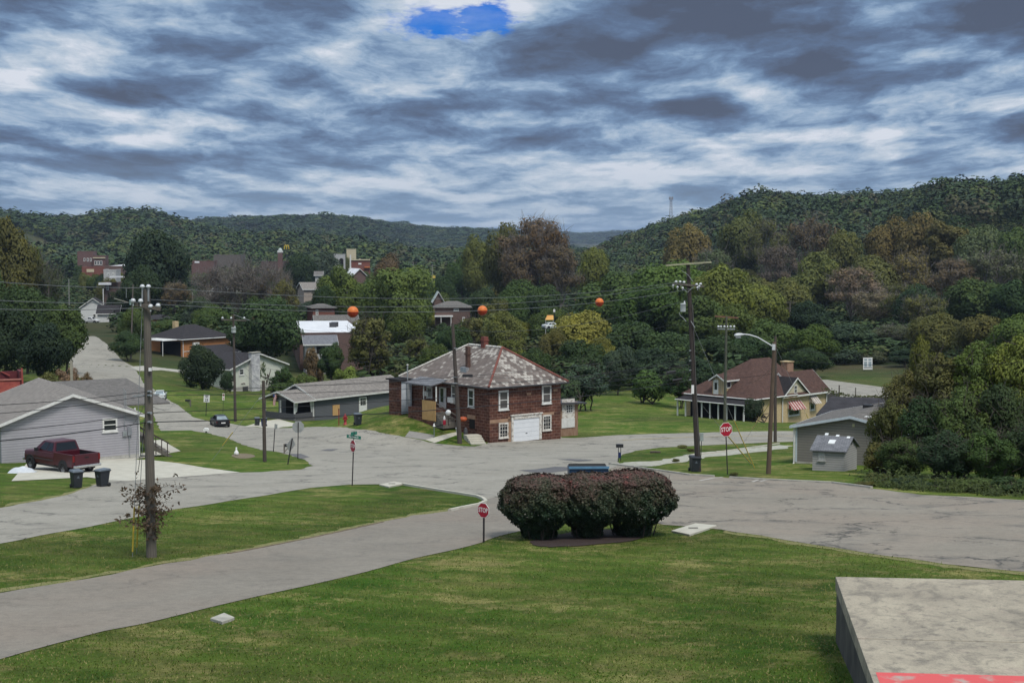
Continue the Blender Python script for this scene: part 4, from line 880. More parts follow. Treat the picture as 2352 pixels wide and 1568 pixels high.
def shed():
    F = Frame(at(1939.5, 1084, 103), -22, 60); W_ = -F.pt(*zL(540, 1150), 'y', 0).x; ze = F.pt(*zL(787, 1095), 'y', 0).z; L = 2.9
    ap = F.pt(*zL(866, 990), 'x', .15)
    b = Bld('shed', 'small pale grey garden shed with blue grey shingles and roof lights beside the garage', 'shed', F)
    zr = ap.z; yr = L/2
    b.walls(-W_, 0, 0, L, -.8, ze-.03, SID_GREY, zr-.1, 'x')
    b.gable_roof(-W_-.15, .18, -.18, L+.18, ze-.06, zr+.04, SH_SHED, 'x', .07)
    w = b.window('y', 0, -1, (zL(588, 1108), zL(640, 1172)), cols=2, rows=2, fw=.07, fm=mat('grey_trim_paint', (.36, .36, .35), None, 3, .7), pm=mat('milky_pane', (.40, .41, .42), (.28, .29, .3), 2, .3))
    sl = (zr-ze)/(L/2+.18); 
    def rooflight(q0, q1, nm):
        c = [F.pt(*zL(*q), 'z', ze) for q in (q0, q1)]
        pts = []
        for q in (q0, q1):
            d = F.I @ ray(*zL(*q)); o = F.I @ (-F.o); t_ = (ze+.06+sl*.18 - o.z + sl*(o.y))/(d.z-sl*d.y); pts.append(o+d*t_)
        x0, x1 = sorted((pts[0].x, pts[1].x)); y0_, y1_ = sorted((pts[0].y, pts[1].y)); y1_ = max(y1_, y0_+.14)
        g = lambda y: ze+sl*(y+.18)
        mb = MB(); mb.hexa([(x0, y0_, g(y0_)-.03), (x1, y0_, g(y0_)-.03), (x1, y1_, g(y1_)-.03), (x0, y1_, g(y1_)-.03)], [(x0, y0_, g(y0_)+.04), (x1, y0_, g(y0_)+.04), (x1, y1_, g(y1_)+.04), (x0, y1_, g(y1_)+.04)])
        b.part(nm, mb, mat('translucent_panel', (.66, .68, .68), (.58, .6, .6), 2, .4))
    rooflight((660, 1035), (725, 1010), 'roof_light')
    for x in (635, 720, 805): rooflight((x, 970+(x-635)*.15), (x+32, 958+(x-635)*.15), 'roof_light')
    mb = MB().tube([(.0, yr, zr-.35), (.06, yr, zr-.35)], .14, 12); b.part('vent', mb, DGREY)
    return b
shed()
def dark_outbuilding():
    F = Frame(at(*zL(600, 830), 146), -15, 62)
    b = Bld('outbuilding', 'black roofed outbuilding behind the taupe garage', 'outbuilding', F)
    z = F.pt(*zL(600, 812), 'y', 0).z; zr = F.pt(*zL(850, 680), 'y', 5).z
    b.walls(0, 12, 0, 10, -4, z, SID_DK, zr-.2, 'x'); b.gable_roof(-.3, 12.3, -.4, 10.4, z, zr, mat_bricks('black_ribbed_roofing', (.045, .043, .048), (.036, .034, .038), (.02, .02, .022), 8, .3, .03), 'x', .15)
    return b
dark_outbuilding()
def board_fence():
    A = hit(*zL(640, 765)); A = at(*zL(636, 770), 215); B_ = at(*zL(745, 745), 228); zt0 = at(*zL(636, 660), 215).z; zt1 = at(*zL(745, 648), 228).z
    r = thing('board_fence', 'dark board fence at the corner of the tan brick house', 'fence', A)
    d = B_-A; mb = MB(); n = 22
    for i in range(n):
        p = d*(i/n); q = d*((i+.93)/n); zt = zt0+(zt1-zt0)*i/n-A.z
        s = Vector((-d.y, d.x, 0)).normalized()*.03
        mb.hexa([(p.x, p.y, -2), (q.x, q.y, -2), (q.x+s.x, q.y+s.y, -2), (p.x+s.x, p.y+s.y, -2)], [(p.x, p.y, zt), (q.x, q.y, zt), (q.x+s.x, q.y+s.y, zt), (p.x+s.x, p.y+s.y, zt)])
    mb.build('boards', mat('dark_fence_boards', (.05, .047, .045), (.075, .07, .065), 3, .9), r)
    for f in (0, .4, 1): p = d*f; MB().box(p.x-.08, p.x+.08, p.y-.2, p.y-.06, -2, zt0-A.z+.15).build('post', WOODD, r)
board_fence()
# ------------------------------------------------------------------ signs
REDP = mat('stop_sign_red', (.34, .012, .03), (.28, .01, .026), 3, .45)
SIGNW = mat('sign_white', (.74, .74, .72), (.66, .66, .64), 4, .5)
SIGNBACK = mat('bare_aluminium', (.36, .37, .37), (.28, .29, .29), 3, .5, metal=.3)
POSTD = mat('dark_sign_post', (.020, .018, .020), (.035, .03, .03), 5, .6)
YELLOW = mat('yellow_guard_plastic', (.52, .38, .05), (.42, .31, .05), 4, .6)
GREEN = mat('street_sign_green', (.02, .17, .12), (.018, .14, .10), 4, .5)
def lettering(name, txt, size, m, parent, loc, w=1.0, bold=.012, align='CENTER'):
    """text as a thin mesh in the x-z plane facing -y"""
    cu = bpy.data.curves.new(name, 'FONT'); cu.body = txt; cu.size = size; cu.align_x = align; cu.align_y = 'CENTER'; cu.extrude = .004; cu.offset = bold*size; cu.resolution_u = 2; cu.space_line = .8
    tmp = bpy.data.objects.new(name, cu); COL.objects.link(tmp)
    me = bpy.data.meshes.new_from_object(tmp.evaluated_get(bpy.context.evaluated_depsgraph_get()))
    bpy.data.objects.remove(tmp)
    me.transform(Matrix.Translation(Vector(loc)) @ Matrix.Rotation(R(90), 4, 'X') @ Matrix.Diagonal((w, 1, 1, 1)))
    me.materials.clear(); me.materials.append(m)
    o = bpy.data.objects.new(name, me); COL.objects.link(o); o.parent = parent; return o
def octa(r): return [(r*math.cos(R(22.5+45*i)), r*math.sin(R(22.5+45*i))) for i in range(8)]
def placed(name, label, cat, base, top, rz=0.0, group=None):
    """a thing on a post that may lean: returns the empty and the length of the post"""
    d = top-base; o = thing(name, label, cat, base, 0, group)
    o.rotation_euler = (Matrix.Rotation(0, 3, 'X') @ (Vector((0, 0, 1)).rotation_difference(d.normalized()).to_matrix() @ Matrix.Rotation(rz, 3, 'Z'))).to_euler()
    return o, d.length
def stop_sign(base, ctr, rz, label, size, extra=False):
    B = hit(*base); T = at(ctr[0], ctr[1], B.y); o, Ln = placed('stop_sign', label, 'stop sign', B, T, rz, 'stop signs at the crossing')
    MB().box(-.03, .03, -.025, .025, -.3, Ln+size*.4).build('post', POSTD, o)
    r = size/2/math.cos(R(22.5))
    f = MB().prism([(x, z+Ln) for x, z in octa(r)], 'y', -.045, -.03).build('sign_plate', SIGNW, o)
    MB().prism([(x, z+Ln) for x, z in octa(r*.945)], 'y', -.05, -.044).build('sign_face', REDP, f)
    lettering('lettering', 'STOP', size*.46, SIGNW, f, (0, -.052, Ln), .76, .012)
    if extra:
        z = Ln+size*.5+.05
        for i, (w, rr, txt, dz) in enumerate(((1.05, R(28), 'Pine Grove Dr', .05), (.62, R(-62), '', .27))):
            bl = MB().box(-w/2, w/2, -.012, .012, dz, dz+.2).xf(Matrix.Translation((0, 0, z)) @ Matrix.Rotation(rr, 4, 'Z')).build('name_blade', GREEN, o)
            if txt:
                l = lettering('lettering', txt, .17, SIGNW, bl, (0, -.016, dz+.1), .72, .01); l.data.transform(Matrix.Translation((0, 0, z)) @ Matrix.Rotation(rr, 4, 'Z'))
        MB().box(-.02, .02, -.02, .02, Ln+size*.4, z+.5).build('mast', POSTD, o)
    return o
stop_sign((1111, 1245), (1111.5, 1171), R(-40), 'red stop sign on the lawn edge to the left of the burning bushes', .60)
stop_sign((809, 1115), (812, 1024), R(-58), 'red stop sign seen edge on under two green street name blades', .72, True)
stop_sign((1671, 1089), (1667, 986), R(22), 'large red stop sign on the verge beside the leaning black bin', .94)
# backs of the signs on the left verge
def sign_back(base, ctr, rz, label, shape, size, cat='road sign', nm='road_sign'):
    B = hit(*base); T = at(ctr[0], ctr[1], B.y); o, Ln = placed(nm, label, cat, B, T, rz)
    MB().box(-.035, .035, -.03, .03, -.3, Ln+size*.42).build('post', POSTD, o)
    p = {'octagon': octa(size/2/math.cos(R(22.5))), 'diamond': [(0, -size/2), (size/2, 0), (0, size/2), (-size/2, 0)]}[shape]
    MB().prism([(x, z+Ln) for x, z in p], 'y', .032, .045).build('sign_plate', SIGNBACK, o); return o
sign_back((684, 1053), (685, 980), R(10), 'grey octagonal back of a stop sign on the left verge', 'octagon', .92)
sign_back((661, 1066), (669, 1021), R(62), 'tilted diamond road sign seen from behind beside the verge mailbox', 'diamond', 1.15)
B = hit(628, 1037); o, Ln = placed('sign_post', 'slim dark post with a narrow grey plate between the short pole and the mailbox', 'post', B, at(632, 973, B.y))
MB().box(-.035, .035, -.03, .03, -.3, Ln).build('post', POSTD, o); MB().box(-.04, .22, -.04, -.03, Ln-.45, Ln-.02).build('plate', SIGNBACK, o)
def speed_sign():
    B = hit(473, 955); o, Ln = placed('speed_limit_sign', 'white speed limit sign on a dark post behind the parked black sedan', 'road sign', B, at(475, 914, B.y), R(-8))
    MB().box(-.04, .04, -.03, .03, -.3, Ln+.3).build('post', POSTD, o)
    f = MB().box(-.42, .42, -.05, -.03, Ln-.55, Ln+.48).build('sign_plate', SIGNW, o)
    lettering('lettering', 'SPEED\nLIMIT', .21, BLACKM, f, (0, -.055, Ln+.22), .9); lettering('lettering', '25', .52, BLACKM, f, (0, -.055, Ln-.27), .95, .02)
    B = hit(512, 948); o, Ln = placed('parking_sign', 'small red and white parking sign pair on a thin post between speed sign and pole', 'road sign', B, at(513.5, 910, B.y), R(-8))
    MB().box(-.025, .025, -.02, .02, -.3, Ln+.3).build('post', mat('green_sign_post', (.05, .07, .045), None, 3, .7), o)
    f = MB().box(-.17, .17, -.04, -.03, Ln-.02, Ln+.42).build('sign_plate', SIGNW, o); MB().box(-.12, .12, -.046, -.039, Ln+.05, Ln+.33).build('red_panel', mat('parking_red', (.38, .05, .05), None, 2, .5), f)
    lettering('lettering', 'P', .26, BLACKM, f, (0, -.05, Ln+.19), .9)
    f = MB().box(-.17, .17, -.04, -.03, Ln-.55, Ln-.04).build('sign_plate', SIGNW, o); MB().box(-.10, .10, -.046, -.039, Ln-.42, Ln-.2).build('red_panel', mat('pale_red_print', (.5, .2, .18), None, 2, .5), f)
speed_sign()
def church_board():
    B = hit(1993, 852); o, Ln = placed('notice_board', 'white board showing a cross on two posts on the far grass bank', 'sign', B, at(1993, 834, B.y))
    w, hh = 1.0, 1.35; z = Ln
    for x in (-.75, .75): MB().box(x-.05, x+.05, 0, .08, -.6, z-.6).build('post', POSTD, o)
    f = MB().box(-w, w, -.08, -.02, z-hh, z+hh*.9).build('panel', SIGNW, o)
    q = mat('blue_grey_print', (.33, .39, .42), (.22, .27, .30), 2, .6)
    mb = MB()
    for x0, x1, z0, z1 in ((-.78, -.14, .55, .95), (.14, .78, .55, .95), (-.78, -.14, -.75, .35), (.14, .78, -.75, .35)): mb.box(x0, x1, -.09, -.079, z+z0, z+z1)
    mb.build('print', q, f); MB().box(-.85, .9, -.09, -.079, z-1.0, z-.85).build('dark_line', POSTD, f)
church_board()

# ------------------------------------------------------------------ bins, letter boxes, hydrant and the rest on the verges
BIN = mat('black_bin_plastic', (.022, .026, .032), (.03, .034, .04), 5, .45); BINL = mat('grey_bin_lid', (.10, .12, .14), (.07, .085, .10), 4, .35); BLUEB = mat('navy_bin_plastic', (.016, .03, .10), None, 4, .5)
def make_bin():
    o = thing('wheelie_bin', '', 'bin', (0, 0, 0))
    b, t_ = .24, .31
    MB().hexa([(-b, -.27, .04), (b, -.27, .04), (b, .24, .04), (-b, .24, .04)], [(-t_, -.36, 1.0), (t_, -.36, 1.0), (t_, .36, 1.0), (-t_, .36, 1.0)]).build('body', BIN, o, .02)
    MB().hexa([(-.34, -.40, .93), (.34, -.40, .93), (.34, .38, .93), (-.34, .38, .93)], [(-.34, -.40, 1.0), (.34, -.40, 1.0), (.34, .38, 1.0), (-.34, .38, 1.0)]).build('rim', BIN, o, .01)
    MB().hexa([(-.35, -.42, 1.005), (.35, -.42, 1.005), (.35, .40, 1.005), (-.35, .40, 1.005)], [(-.27, -.30, 1.09), (.27, -.30, 1.09), (.30, .38, 1.10), (-.30, .38, 1.10)]).build('lid', BINL, o, .02)
    for x in (-.30, .24): MB().lathe([(.0, 0), (.13, 0), (.13, .06), (0, .06)], 14).xf(Matrix.Translation((x, .27, .13)) @ Matrix.Rotation(R(90), 4, 'Y')).build('wheel', BLACKM, o)
    MB().tube([(-.27, .45, .98), (.27, .45, .98)], .018, 6).build('handle', BIN, o)
    MB().prism([(-.10, .62), (.10, .62), (0, .80)], 'y', -.345, -.325).build('emblem', BINL, o)
    return o
BIN0 = make_bin(); BIN_USED = []
def put_bin(u, v, rz, label, group, body=None, s=1.0, D=None, lean=0, lid=None):
    p = hit(u, v) if D is None else at(u, v, D); o = BIN0 if not BIN_USED else copy_tree(BIN0, None); BIN_USED.append(1)
    o.location = p; o.rotation_euler = (0, lean, rz); o.scale = (s, s, s); o['label'] = label; o['group'] = group
    for c in o.children:
        n_ = c.name.split('.')[0]
        if body and n_ in ('body', 'rim', 'handle'): c.data = c.data.copy(); c.data.materials[0] = body
        if lid and n_ == 'lid': c.data = c.data.copy(); c.data.materials[0] = lid
    return o
put_bin(176, 1120, R(35), 'black wheeled bin beside the pickup, the one standing fully on the grass', 'wheeled bins')
put_bin(235.5, 1117, R(-38), 'black wheeled bin with pale lid at the corner of the concrete driveway', 'wheeled bins')
put_bin(1594, 1083, R(12), 'black bin leaning against the foot of the tall utility pole', 'wheeled bins', s=1.03, lean=R(4), lid=BIN)
put_bin(591, 977, R(20), 'dark bin on the drive apron beside the navy bin and short pole', 'wheeled bins')
put_bin(606.5, 979, R(-10), 'navy blue bin half behind the short dark pole', 'wheeled bins', BLUEB)
put_bin(822, 976, R(25), 'dark bin on the bank next to the red hydrant', 'wheeled bins', s=1.15)
def hydrant():
    B = hit(793, 975); o = thing('fire_hydrant', 'red fire hydrant on the grass bank by the dark bin', 'hydrant', B); m = mat('hydrant_red', (.33, .03, .035), (.25, .025, .03), 4, .5)
    MB().lathe([(.22, 0), (.22, .08), (.15, .1), (.15, .75), (.20, .78), (.20, .86), (.17, .95), (.09, 1.08), (.05, 1.1), (.05, 1.18), (0, 1.18)], 14).build('barrel', m, o)
    for s_ in (-1, 1): MB().tube([(s_*.1, 0, .66), (s_*.27, 0, .66)], .085, 10).build('nozzle', m, o)
    MB().tube([(0, -.1, .6), (0, -.28, .6)], .11, 10).build('outlet', m, o)
    B = hit(778.5, 976); o = thing('marker_post', 'thin dark red marker post left of the hydrant', 'post', B)
    MB().box(-.05, .05, -.05, .05, -.3, 1.7).build('post', mat('marker_red', (.20, .03, .03), None, 3, .6), o); MB().box(-.06, .06, -.06, .06, 1.7, 1.78).build('cap', POSTD, o)
hydrant()
def mailbox(base, ctr, rz, label, s=1.0):
    B = hit(*base); T = at(ctr[0], ctr[1], B.y); o = thing('mailbox', label, 'mailbox', B, rz); z = T.z-B.z
    MB().box(-.06*s, .06*s, -.06*s, .06*s, -.3, z+.15*s).build('post', WOODG, o); MB().bar((0, 0, z-.55*s), (.42*s, 0, z-.12*s), .08*s, .08*s).build('brace', WOODG, o)
    pr = [(-.13, 0), (.13, 0), (.13, .16), (.09, .25), (0, .28), (-.09, .25), (-.13, .16)]
    m = MB().prism([(y*s, zz*s+z-.1*s) for y, zz in pr], 'x', .05*s, .75*s).build('box', BLACKM, o)
    MB().box(.35*s, .52*s, -.15*s, -.131*s, z-.02*s, z+.1*s).build('number_plate', SIGNW, m); return o
mailbox((653, 1041), (660, 1023), R(5), 'black mailbox on a braced wooden post beside the tilted diamond sign', 1.0)
mailbox((437.5, 934), (436, 920), R(160), 'black mailbox on a stout post in the grass across from the sedan', 1.1)
def small_things():
    B = hit(473.5, 994); o = thing('white_box', 'small white letter box standing at the tip of the lawn near the sedan', 'box', B)
    MB().box(-.08, .08, -.08, .08, -.2, .25).build('stub', WOODG, o); MB().prism([(-.30, .25), (.30, .25), (.30, .45), (.2, .58), (-.2, .58), (-.30, .45)], 'y', -.22, .22).build('box', SIGNW, o)
    B = hit(543, 1046); o = thing('garden_ornament', 'white goose shaped ornament in the bare patch of the island lawn', 'ornament', B)
    mb = MB().lathe([(0, 0), (.12, .02), (.2, .15), (.19, .3), (.10, .42), (.06, .55), (.08, .62), (.05, .7), (0, .72)], 12).build('figure', SIGNW, o)
    sheet('bare_patch', [(528, 1046), (545, 1041), (575, 1042), (590, 1048), (570, 1053), (545, 1053)], DIRT, .02, .3, smooth=1)
    # blue carton stand and dark letter box on two posts
    B = hit(1423, 1059); o = thing('paper_box_stand', 'black box on two thin posts with a navy panel between them at the kerb', 'letter box', B)
    z = at(1423, 1026, B.y).z-B.z
    for x in (-.09, .09): MB().box(x-.025, x+.025, -.025, .025, -.3, z).build('post', BLACKM, o)
    MB().box(-.28, .28, -.2, .2, z-.02, z+.22).build('box', BLACKM, o); MB().box(-.1, .1, -.06, .06, z*.24, z*.62).build('panel', BLUEB, o)
    # blue skip behind the bushes
    p = hit(1350, 1120); B = Vector((at(1350, 1100, 80).x, 80, 0)); B.z = h(B.x, B.y); o = thing('dumpster', 'blue steel dumpster just behind the burning bushes', 'dumpster', B, R(2))
    bl = mat('dumpster_blue', (.008, .032, .075), (.012, .045, .10), 3, .45); zt = at(1350, 1071, 79.2).z-B.z; w = 1.06
    MB().hexa([(-w, -.6, .15), (w, -.6, .15), (w, .7, .15), (-w, .7, .15)], [(-w, -.75, zt-.14), (w, -.75, zt-.14), (w, .7, zt-.14), (-w, .7, zt-.14)]).build('body', bl, o)
    MB().box(-w-.03, w+.03, -.82, -.74, zt-.12, zt).build('rim', mat('worn_blue_rim', (.10, .22, .34), None, 3, .4), o)
    MB().hexa([(-w+.05, -.70, zt-.5), (w-.05, -.70, zt-.5), (w-.05, .66, zt-.5), (-w+.05, .66, zt-.5)], [(-w+.05, -.70, zt-.13), (w-.05, -.70, zt-.13), (w-.05, .66, zt-.05), (-w+.05, .66, zt-.05)]).build('load', DEEP, o)
    for x in (-w-.1, w): MB().box(x, x+.1, -.3, .3, zt*.45, zt*.55).build('fork_pocket', bl, o)
    # concrete catch basins
    for q, nm in (((1542, 1222), (1597, 1205), (1646, 1210), (1584, 1231)), 'catch basin slab with a dark slot beside the burning bushes'), (((871, 1115), (905, 1108), (932, 1112), (893, 1120)), 'catch basin slab at the upper corner of the median lawn'), (((483, 1425), (515, 1412.5), (539, 1423), (510, 1433.5)), 'square concrete cover lying alone in the front lawn'):
        P = [hit(*a) for a in q]; c = sum(P, Vector())/len(P); o = thing('concrete_slab', 'pale '+nm if 'basin' in nm else nm, 'concrete slab', c); mb = MB()
        n = len(P); vs = [(p.x-c.x, p.y-c.y, h(p.x, p.y)-c.z-.2) for p in P]+[(p.x-c.x, p.y-c.y, h(p.x, p.y)-c.z+.09) for p in P]
        mb.add(vs, [tuple(range(n))[::-1], tuple(range(n, 2*n))]+[(i, (i+1) % n, n+(i+1) % n, n+i) for i in range(n)])
        s_ = mb.build('slab', CONC if 'cover' not in nm else CONC_W, o, .02)
        if s_.data.polygons[1].normal.z < 0: s_.data.flip_normals()
        if 'basin' in nm: MB().box(-.22, .2, -.1, .12, .04, .10).build('slot', DEEP, o)
    # kindling and weeds on the triangle
    B = hit(1505, 1040); o = thing('fallen_log', 'short dark log lying on the grass triangle', 'log', B, R(-5)); MB().tube([(-.45, 0, .08), (0, 0, .1), (.45, .05, .07)], .09, 8).build('wood', WOODD, o)
    # white tarpaulin by the truck
    B = hit(50, 1085); o = thing('tarpaulin', 'crumpled white sheet lying by the front wheel of the pickup', 'sheet', B, R(10))
    n = 14; vs = []; fs = []
    for i in range(n):
        for j in range(n):
            x = (i/(n-1)-.5)*2; y = (j/(n-1)-.5)*2; r = math.hypot(x, y); z = .42*max(0, 1-r*r)**.7+.05*math.sin(x*9+y*4)*(1-min(1, r)); vs.append((x*.95, y*.7, z))
    fs = [(i*n+j, (i+1)*n+j, (i+1)*n+j+1, i*n+j+1) for i in range(n-1) for j in range(n-1)]
    MB().add(vs, fs, True).build('sheet', mat('white_sheet', (.55, .58, .60), (.42, .45, .48), 2, .5), o)
small_things()

# garden bits at the stone house
def garden_bits():
    def zz(a, b): return (1340+a*220/1916)/1.40604, (1270+b*220/1916)/1.40604
    # entry steps by the pole
    F = SH.F; o = thing('concrete_steps', 'flight of four pale concrete steps at the corner of the stone house', 'steps', hit(*zz(1790, 1440)), 0)
    a = hit(*zz(1790, 1445)); d = (hit(*zz(1480, 1180))-a); L = math.hypot(d.x, d.y); d.z = 0; d.normalize(); s = Vector((-d.y, d.x, 0)); mb = MB(); n = 4
    zt = at(*zz(1500, 1170), a.y+L*.8).z-a.z
    L = 2.1; 
    for i in range(n):
        p = d*(L*i/n); q = d*(L*(i+1)/n) if i < n-1 else d*(L+.9); z = .17*(i+1)
        mb.hexa([(p+s*.75-Vector((0, 0, .5))), (p-s*.75-Vector((0, 0, .5))), (q-s*.75-Vector((0, 0, .5))), (q+s*.75-Vector((0, 0, .5)))][::-1], [(p+s*.75+Vector((0, 0, z))), (p-s*.75+Vector((0, 0, z))), (q-s*.75+Vector((0, 0, z))), (q+s*.75+Vector((0, 0, z)))][::-1])
    mb.build('flight', CONC, o, .02)
    def at_wall(a_, b_, off):   # point a little in front of the left wall
        p = F.pt(*zz(a_, b_), 'x', off); return F.world(*p)
    p = at_wall(1350, 715, -2.1); o = thing('pumpkin', 'orange pumpkin on the ledge right of the pole by the stone house', 'pumpkin', p+Vector((0, 0, -.28)))
    MB().lathe([(0, .02), (.25, .03), (.40, .16), (.42, .28), (.34, .44), (.12, .50), (0, .47)], 16).build('fruit', mat('pumpkin_orange', (.42, .09, .03), (.30, .06, .02), 4, .5), o); MB().tube([(0, 0, .46), (.03, 0, .6)], .04, 6).build('stalk', WOODG, o)
    p = at_wall(940, 540, -2.3); o = thing('white_globe', 'cream globe on a stand under the porch rail', 'globe', p); MB().lathe([(0, -.3), (.14, -.25), (.29, 0), (.2, .22), (0, .3)], 14).build('globe', SIGNW, o); MB().tube([(0, 0, -1.3), (0, 0, -.28)], .05, 6).build('stand', WOODD, o)
    p = at_wall(830, 740, -2.6); o = thing('garden_gnome', 'small red and white garden figure below the porch', 'ornament', p+Vector((0, 0, -.5))); MB().lathe([(.14, 0), (.16, .3), (.1, .5), (0, .52)], 10).build('coat', REDP, o); MB().lathe([(.1, .5), (.12, .62), (.04, .9), (0, .92)], 10).build('hat', SIGNW, o)
    B = hit(*zz(540, 1240)); o = thing('handrail', 'white topped rail post with a dark sloping handrail beside the garden walk', 'handrail', B); T = at(*zz(550, 935), B.y); z = T.z-B.z
    MB().tube([(0, 0, -.2), (0, 0, z)], .05, 8).build('post', mat('green_grey_post', (.14, .17, .16), None, 3, .6), o); MB().lathe([(.05, z), (.16, z+.04), (.1, z+.12), (.05, z+.18), (.09, z+.27), (0, z+.34)], 10).build('cap', SIGNW, o)
    e = at(*zz(1060, 820), B.y+4.5)-B; MB().tube([(0, 0, z-.02), e], .045, 6).build('rail', BLACKM, o)
    B = hit(*zz(1430, 1270)); o = thing('planter', 'dark grey urn standing beside the concrete steps', 'urn', B+Vector((0, 0, .15))); MB().lathe([(.16, 0), (.12, .1), (.2, .4), (.22, .62), (.14, .7), (.17, .82), (.08, .95), (0, .97)], 12).build('urn', DGREY, o)
    for q, lab in (((1250, 980), 'white painted flower pot standing against the dark pole'),):
        p = at_wall(1195, 1050, -3.0); o = thing('flower_pot', lab, 'pot', p+Vector((0, 0, -.2))); MB().lathe([(.1, 0), (.17, .42), (.19, .42), (.19, .5), (0, .48)], 12).build('pot', SIGNW, o)
garden_bits()

# ------------------------------------------------------------------ concrete platform, bottom right
def platform():
    zt = -8.6
    def P(u, v): r = ray(u, v); return r*(zt/r.z)
    a = P(1919, 1323.5); d = P(2006.6, 1568); ex = (P(2352, 1332)-a).normalized(); ey = (d-a); ey = ey.normalized()
    o = thing('concrete_platform', 'raised concrete platform with worn red painted strip at the lower right', 'platform', a)
    ex.z = 0; ey.z = 0
    def q(x, y, z): p = ex*x+ey*y; return (p.x, p.y, z)
    m = mat_platform(); ys = [0, 6.05, 40]; xs = [0, 6.6, 26]
    g = .05; slabs = MB()
    for i in range(2):
        for j in range(2):
            x0, x1, y0, y1 = xs[i]+(g if i else 0), xs[i+1], ys[j]+(g if j else 0), ys[j+1]
            slabs.hexa([q(x0, y1, -.35), q(x1, y1, -.35), q(x1, y0, -.35), q(x0, y0, -.35)], [q(x0, y1, 0), q(x1, y1, 0), q(x1, y0, 0), q(x0, y0, 0)])
    s_ = slabs.build('deck', m, o, .012)
    MB().hexa([q(.03, 39.9, -4), q(25, 39.9, -4), q(25, .03, -4), q(.03, .03, -4)], [q(.03, 39.9, -.34), q(25, 39.9, -.34), q(25, .03, -.34), q(.03, .03, -.34)]).build('retaining_wall', mat('stained_concrete_wall', (.035, .034, .032), (.085, .080, .070), .9, .95, .5), o)
    y0 = (P(2030, 1544)-a).dot(ey)
    MB().hexa([q(.12, y0+2.2, .001), q(25, y0+2.2, .001), q(25, y0, .001), q(.12, y0, .001)], [q(.12, y0+2.2, .004), q(25, y0+2.2, .004), q(25, y0, .004), q(.12, y0, .004)]).build('painted_strip', mat('worn_red_paint', (.55, .085, .085), (.36, .28, .24), 1.6, .7, .2, 14, contrast=(.52, .64)), o)
def mat_platform():
    m = bpy.data.materials.new('stained_deck_concrete'); m.use_nodes = True; k = NT(m.node_tree)
    b = k.n('ShaderNodeBsdfPrincipled'); k.nt.links.new(b.outputs[0], k.n('ShaderNodeOutputMaterial').inputs[0]); b.inputs['Roughness'].default_value = .9; b.inputs['Specular IOR Level'].default_value = .2
    p = k.n('ShaderNodeNewGeometry').outputs['Position']
    c = k.mix(k.maprange(k.noise(p, .45, 6, .62, .5), .36, .64), (.36, .32, .245), (.26, .23, .18))
    c = k.mix(k.maprange(k.noise(k.vm('MULTIPLY', p, (1, .8, 1)), 1.3, 7, .72, .7), .47, .64, 0, .8), c, (.150, .135, .112))
    c = k.mix(k.maprange(k.noise(p, 3.5, 6, .75), .53, .68, 0, .75), c, (.12, .11, .095))
    c = k.mix(k.maprange(k.noise(p, .8, 4, .6), .60, .72, 0, .35), c, (.34, .26, .22))
    c = k.mix(1.0, c, k.ramp(k.noise(p, 26, 4, .8), [(.3, .78), (.5, 1.0), (.7, 1.15)]), 'MULTIPLY')
    k.put(b.inputs['Base Color'], c); bn = k.n('ShaderNodeBump'); bn.inputs['Strength'].default_value = .4; bn.inputs['Distance'].default_value = .02; k.put(bn.inputs['Height'], k.noise(p, 9, 6, .8)); k.put(b.inputs['Normal'], bn.outputs[0])
    return m
platform()

# ------------------------------------------------------------------ vehicles (x forward, y left)
TYRE = mat('tyre_rubber', (.012, .012, .013), (.02, .02, .02), 6, .9); RIM = mat('alloy_rim', (.30, .31, .32), (.2, .2, .21), 6, .4, metal=.5); CHROME = mat('chrome', (.55, .56, .57), None, 3, .2, metal=.8)
TAIL = mat('tail_lamp_red', (.16, .010, .012), None, 3, .25); CARGL = mat_glass('tinted_car_glass', (.012, .014, .017), .08); SKYGL = mat_glass('rear_glass_sky', (.30, .36, .38), .06)
def paint(name, c): 
    m = mat(name, c, tuple(x*.85 for x in c), 1.5, .32, spec=.5); return m
def loft(mb, secs):
    n = len(secs[0]); base = [p for s in secs for p in s]
    fs = [(i*n+k, i*n+(k+1) % n, (i+1)*n+(k+1) % n, (i+1)*n+k) for i in range(len(secs)-1) for k in range(n)]
    return mb.add(base, fs+[tuple(range(n))[::-1], tuple(range((len(secs)-1)*n, len(secs)*n))])
def ringx(x, w, zb, zm, zt, rt=.08): return [(x, -w*.96, zb), (x, w*.96, zb), (x, w, zm), (x, w-.03, zt-rt), (x, w-.12, zt), (x, -w+.12, zt), (x, -w+.03, zt-rt), (x, -w, zm)]
def fpanel(A, B, C_, D_, u0, u1, v0, v1, off=.012):
    """a thin pane on the quad ABCD (A-B along the bottom, D-C along the top)"""
    A, B, C_, D_ = map(Vector, (A, B, C_, D_)); P_ = lambda u, v: (A.lerp(B, u)).lerp(D_.lerp(C_, u), v)
    q = [P_(u0, v0), P_(u1, v0), P_(u1, v1), P_(u0, v1)]; n = (B-A).cross(D_-A).normalized()
    return MB().hexa([p-n*.01 for p in q], [p+n*off for p in q])
